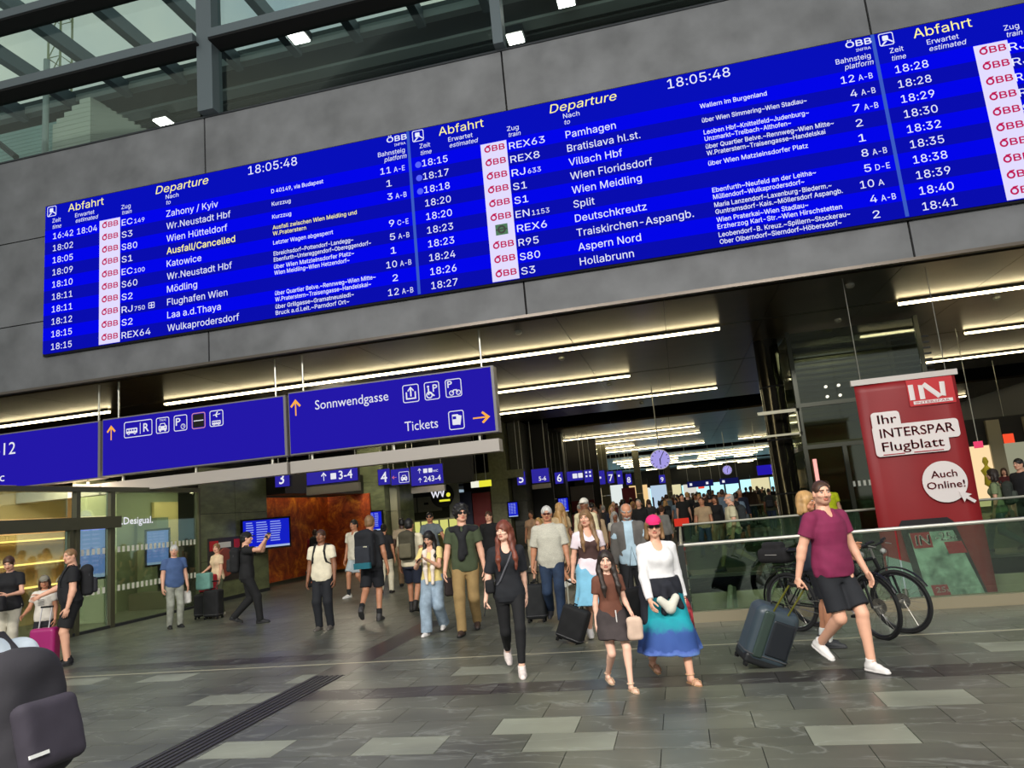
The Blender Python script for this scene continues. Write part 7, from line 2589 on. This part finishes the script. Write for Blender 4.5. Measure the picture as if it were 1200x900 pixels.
# ================================================================== THE CROWD FURTHER DOWN THE PASSAGE
person('person in white cap and cream jacket in the crowd behind the checked shirt', -1.82, 14.4, 160, H=1.77, skin='brown', hair='grey', style='short', hat=('cap', (226, 220, 208)), top=(222, 208, 170), sleeve='long', neck='collar', legs='trousers', bottom=(60, 56, 48), feet=((.08, .1, 0), (-.09, -.1, .03)), lod=1)
person('person in beige dress walking away behind the checked shirt', -2.4, 14.9, 40, H=1.76, fem=True, skin='tan', hair='blond', style='long', top=(196, 170, 130), legs='skirt', bottom=(196, 170, 130), skirt_len=.4, feet=((.08, .25, 0), (-.08, -.25, .08)), lod=1)
person('person all in black before the dark red shop panel', -4.25, 16.2, 180, H=1.68, skin='light', hair='brown', style='short', top=(16, 16, 18), sleeve='long', legs='trousers', bottom=(16, 16, 18), lod=1)
person('person in beige top and white trousers in the black doorway', -4.2, 20.8, 175, H=1.60, fem=True, skin='tan', hair='dark', style='bun', top=(186, 150, 120), legs='trousers', bottom=(206, 196, 170), feet=((.08, .1, 0), (-.09, -.1, .03)), lod=1)
person('person in sand-coloured dress beside the black doorway', -3.3, 18.2, 20, H=1.66, fem=True, skin='light', hair='blond', style='medium', top=(180, 150, 104), legs='skirt', bottom=(170, 140, 96), skirt_len=.5, lod=1)

random.seed(21)
TOPS = [('black', (20, 20, 22)), ('black', (26, 26, 30)), ('charcoal', (52, 52, 56)), ('navy', (30, 36, 58)), ('white', (214, 208, 196)), ('grey', (120, 118, 114)), ('beige', (176, 150, 118)), ('dark red', (80, 26, 32)), ('olive', (56, 60, 44)), ('pale blue', (110, 130, 150)), ('brown', (64, 48, 38)), ('black', (18, 18, 20)), ('black', (30, 30, 30)), ('charcoal', (44, 44, 48))]
BOTS = [('black trousers', (22, 22, 25), 'trousers'), ('blue jeans', (48, 64, 92), 'jeans'), ('grey shorts', (96, 96, 94), 'shorts'), ('beige trousers', (150, 132, 100), 'trousers'), ('black shorts', (26, 26, 30), 'shorts')]
HR = [('dark', 'black'), ('brown', 'brown'), ('blond', 'blond'), ('grey', 'grey')]
used = set()
spots = []
# rows by distance: (Y range, X range, count)
for (ya, yb, xa, xb, n_) in ((15.5, 18.5, -3.2, -.5, 4), (19, 23, -3.4, 1.6, 11), (23.5, 28, -4.0, 2.0, 17), (28.5, 35, -4.2, 5.5, 26), (36, 46, -3.5, 7.5, 24), (47, 62, -2.5, 8.5, 20), (19.5, 27, 7.2, 9.8, 6)):
    tries = 0
    c_ = 0
    while c_ < n_ and tries < 400:
        tries += 1
        x, y = random.uniform(xa, xb), random.uniform(ya, yb)
        if any((x - a) ** 2 + (y - b) ** 2 < .62 ** 2 for a, b in spots): continue
        if abs(x - 2.78) < .7 and abs(y - 20.2) < 1: continue
        if abs(x) < .5 and abs(y - 22) < .7: continue
        if 2.2 < x < 7 and 28.8 < y < 36: continue
        spots.append((x, y))
        c_ += 1
for i, (x, y) in enumerate(spots):
    for _ in range(60):
        tn, tc_ = random.choice(TOPS)
        bn_, bc, bl = random.choice(BOTS)
        hn, hcx = random.choice(HR)
        fem = random.random() < .45
        away = random.random() < .5
        slv = random.choice(['short', 'short', 'long'])
        lb = 'person in %s %s-sleeved top and %s, %s' % (tn, slv, bn_, 'walking away' if away else 'coming nearer')
        zone = 'by the right shop' if x > 7 else ('beside the terminal' if y < 23 else ('under the large clock' if y < 29 else ('in the middle crowd' if y < 36 else ('in the far crowd' if y < 47 else 'in the farthest crowd'))))
        lb = lb + ', ' + zone
        if lb not in used: break
    used.add(lb)
    st_ = random.choice([.12, .22, .3])
    sg = random.choice((1, -1))
    P = person(lb, x, y, (random.uniform(-25, 25) if away else 180 + random.uniform(-30, 30)), H=random.uniform(1.55, 1.74) * (.94 if fem else 1.0) + (.02), fem=fem, skin=random.choice(['light', 'light', 'tan', 'fair', 'brown']), hair=hcx,
               style=random.choice(['long', 'medium', 'bun'] if fem else ['short', 'short', 'buzz']), lod=2, top=tc_, sleeve=slv, legs=bl, bottom=bc,
               feet=((.08, st_ * sg, 0 if sg > 0 else .06), (-.08, -st_ * sg, .06 if sg > 0 else 0)), group='passage crowd', shoes=random.choice([(210, 206, 200), (30, 30, 32), (90, 84, 76)]))
    if i % 5 == 2 and y < 40:
        backpack(P, 'dark backpack worn by the ' + lb.replace(' and ' + bn_, ''), (30, 32, 36), front=False)
print('SCRIPT DONE objects', len(bpy.data.objects), 'tris', sum(len(m.polygons) for m in bpy.data.meshes))
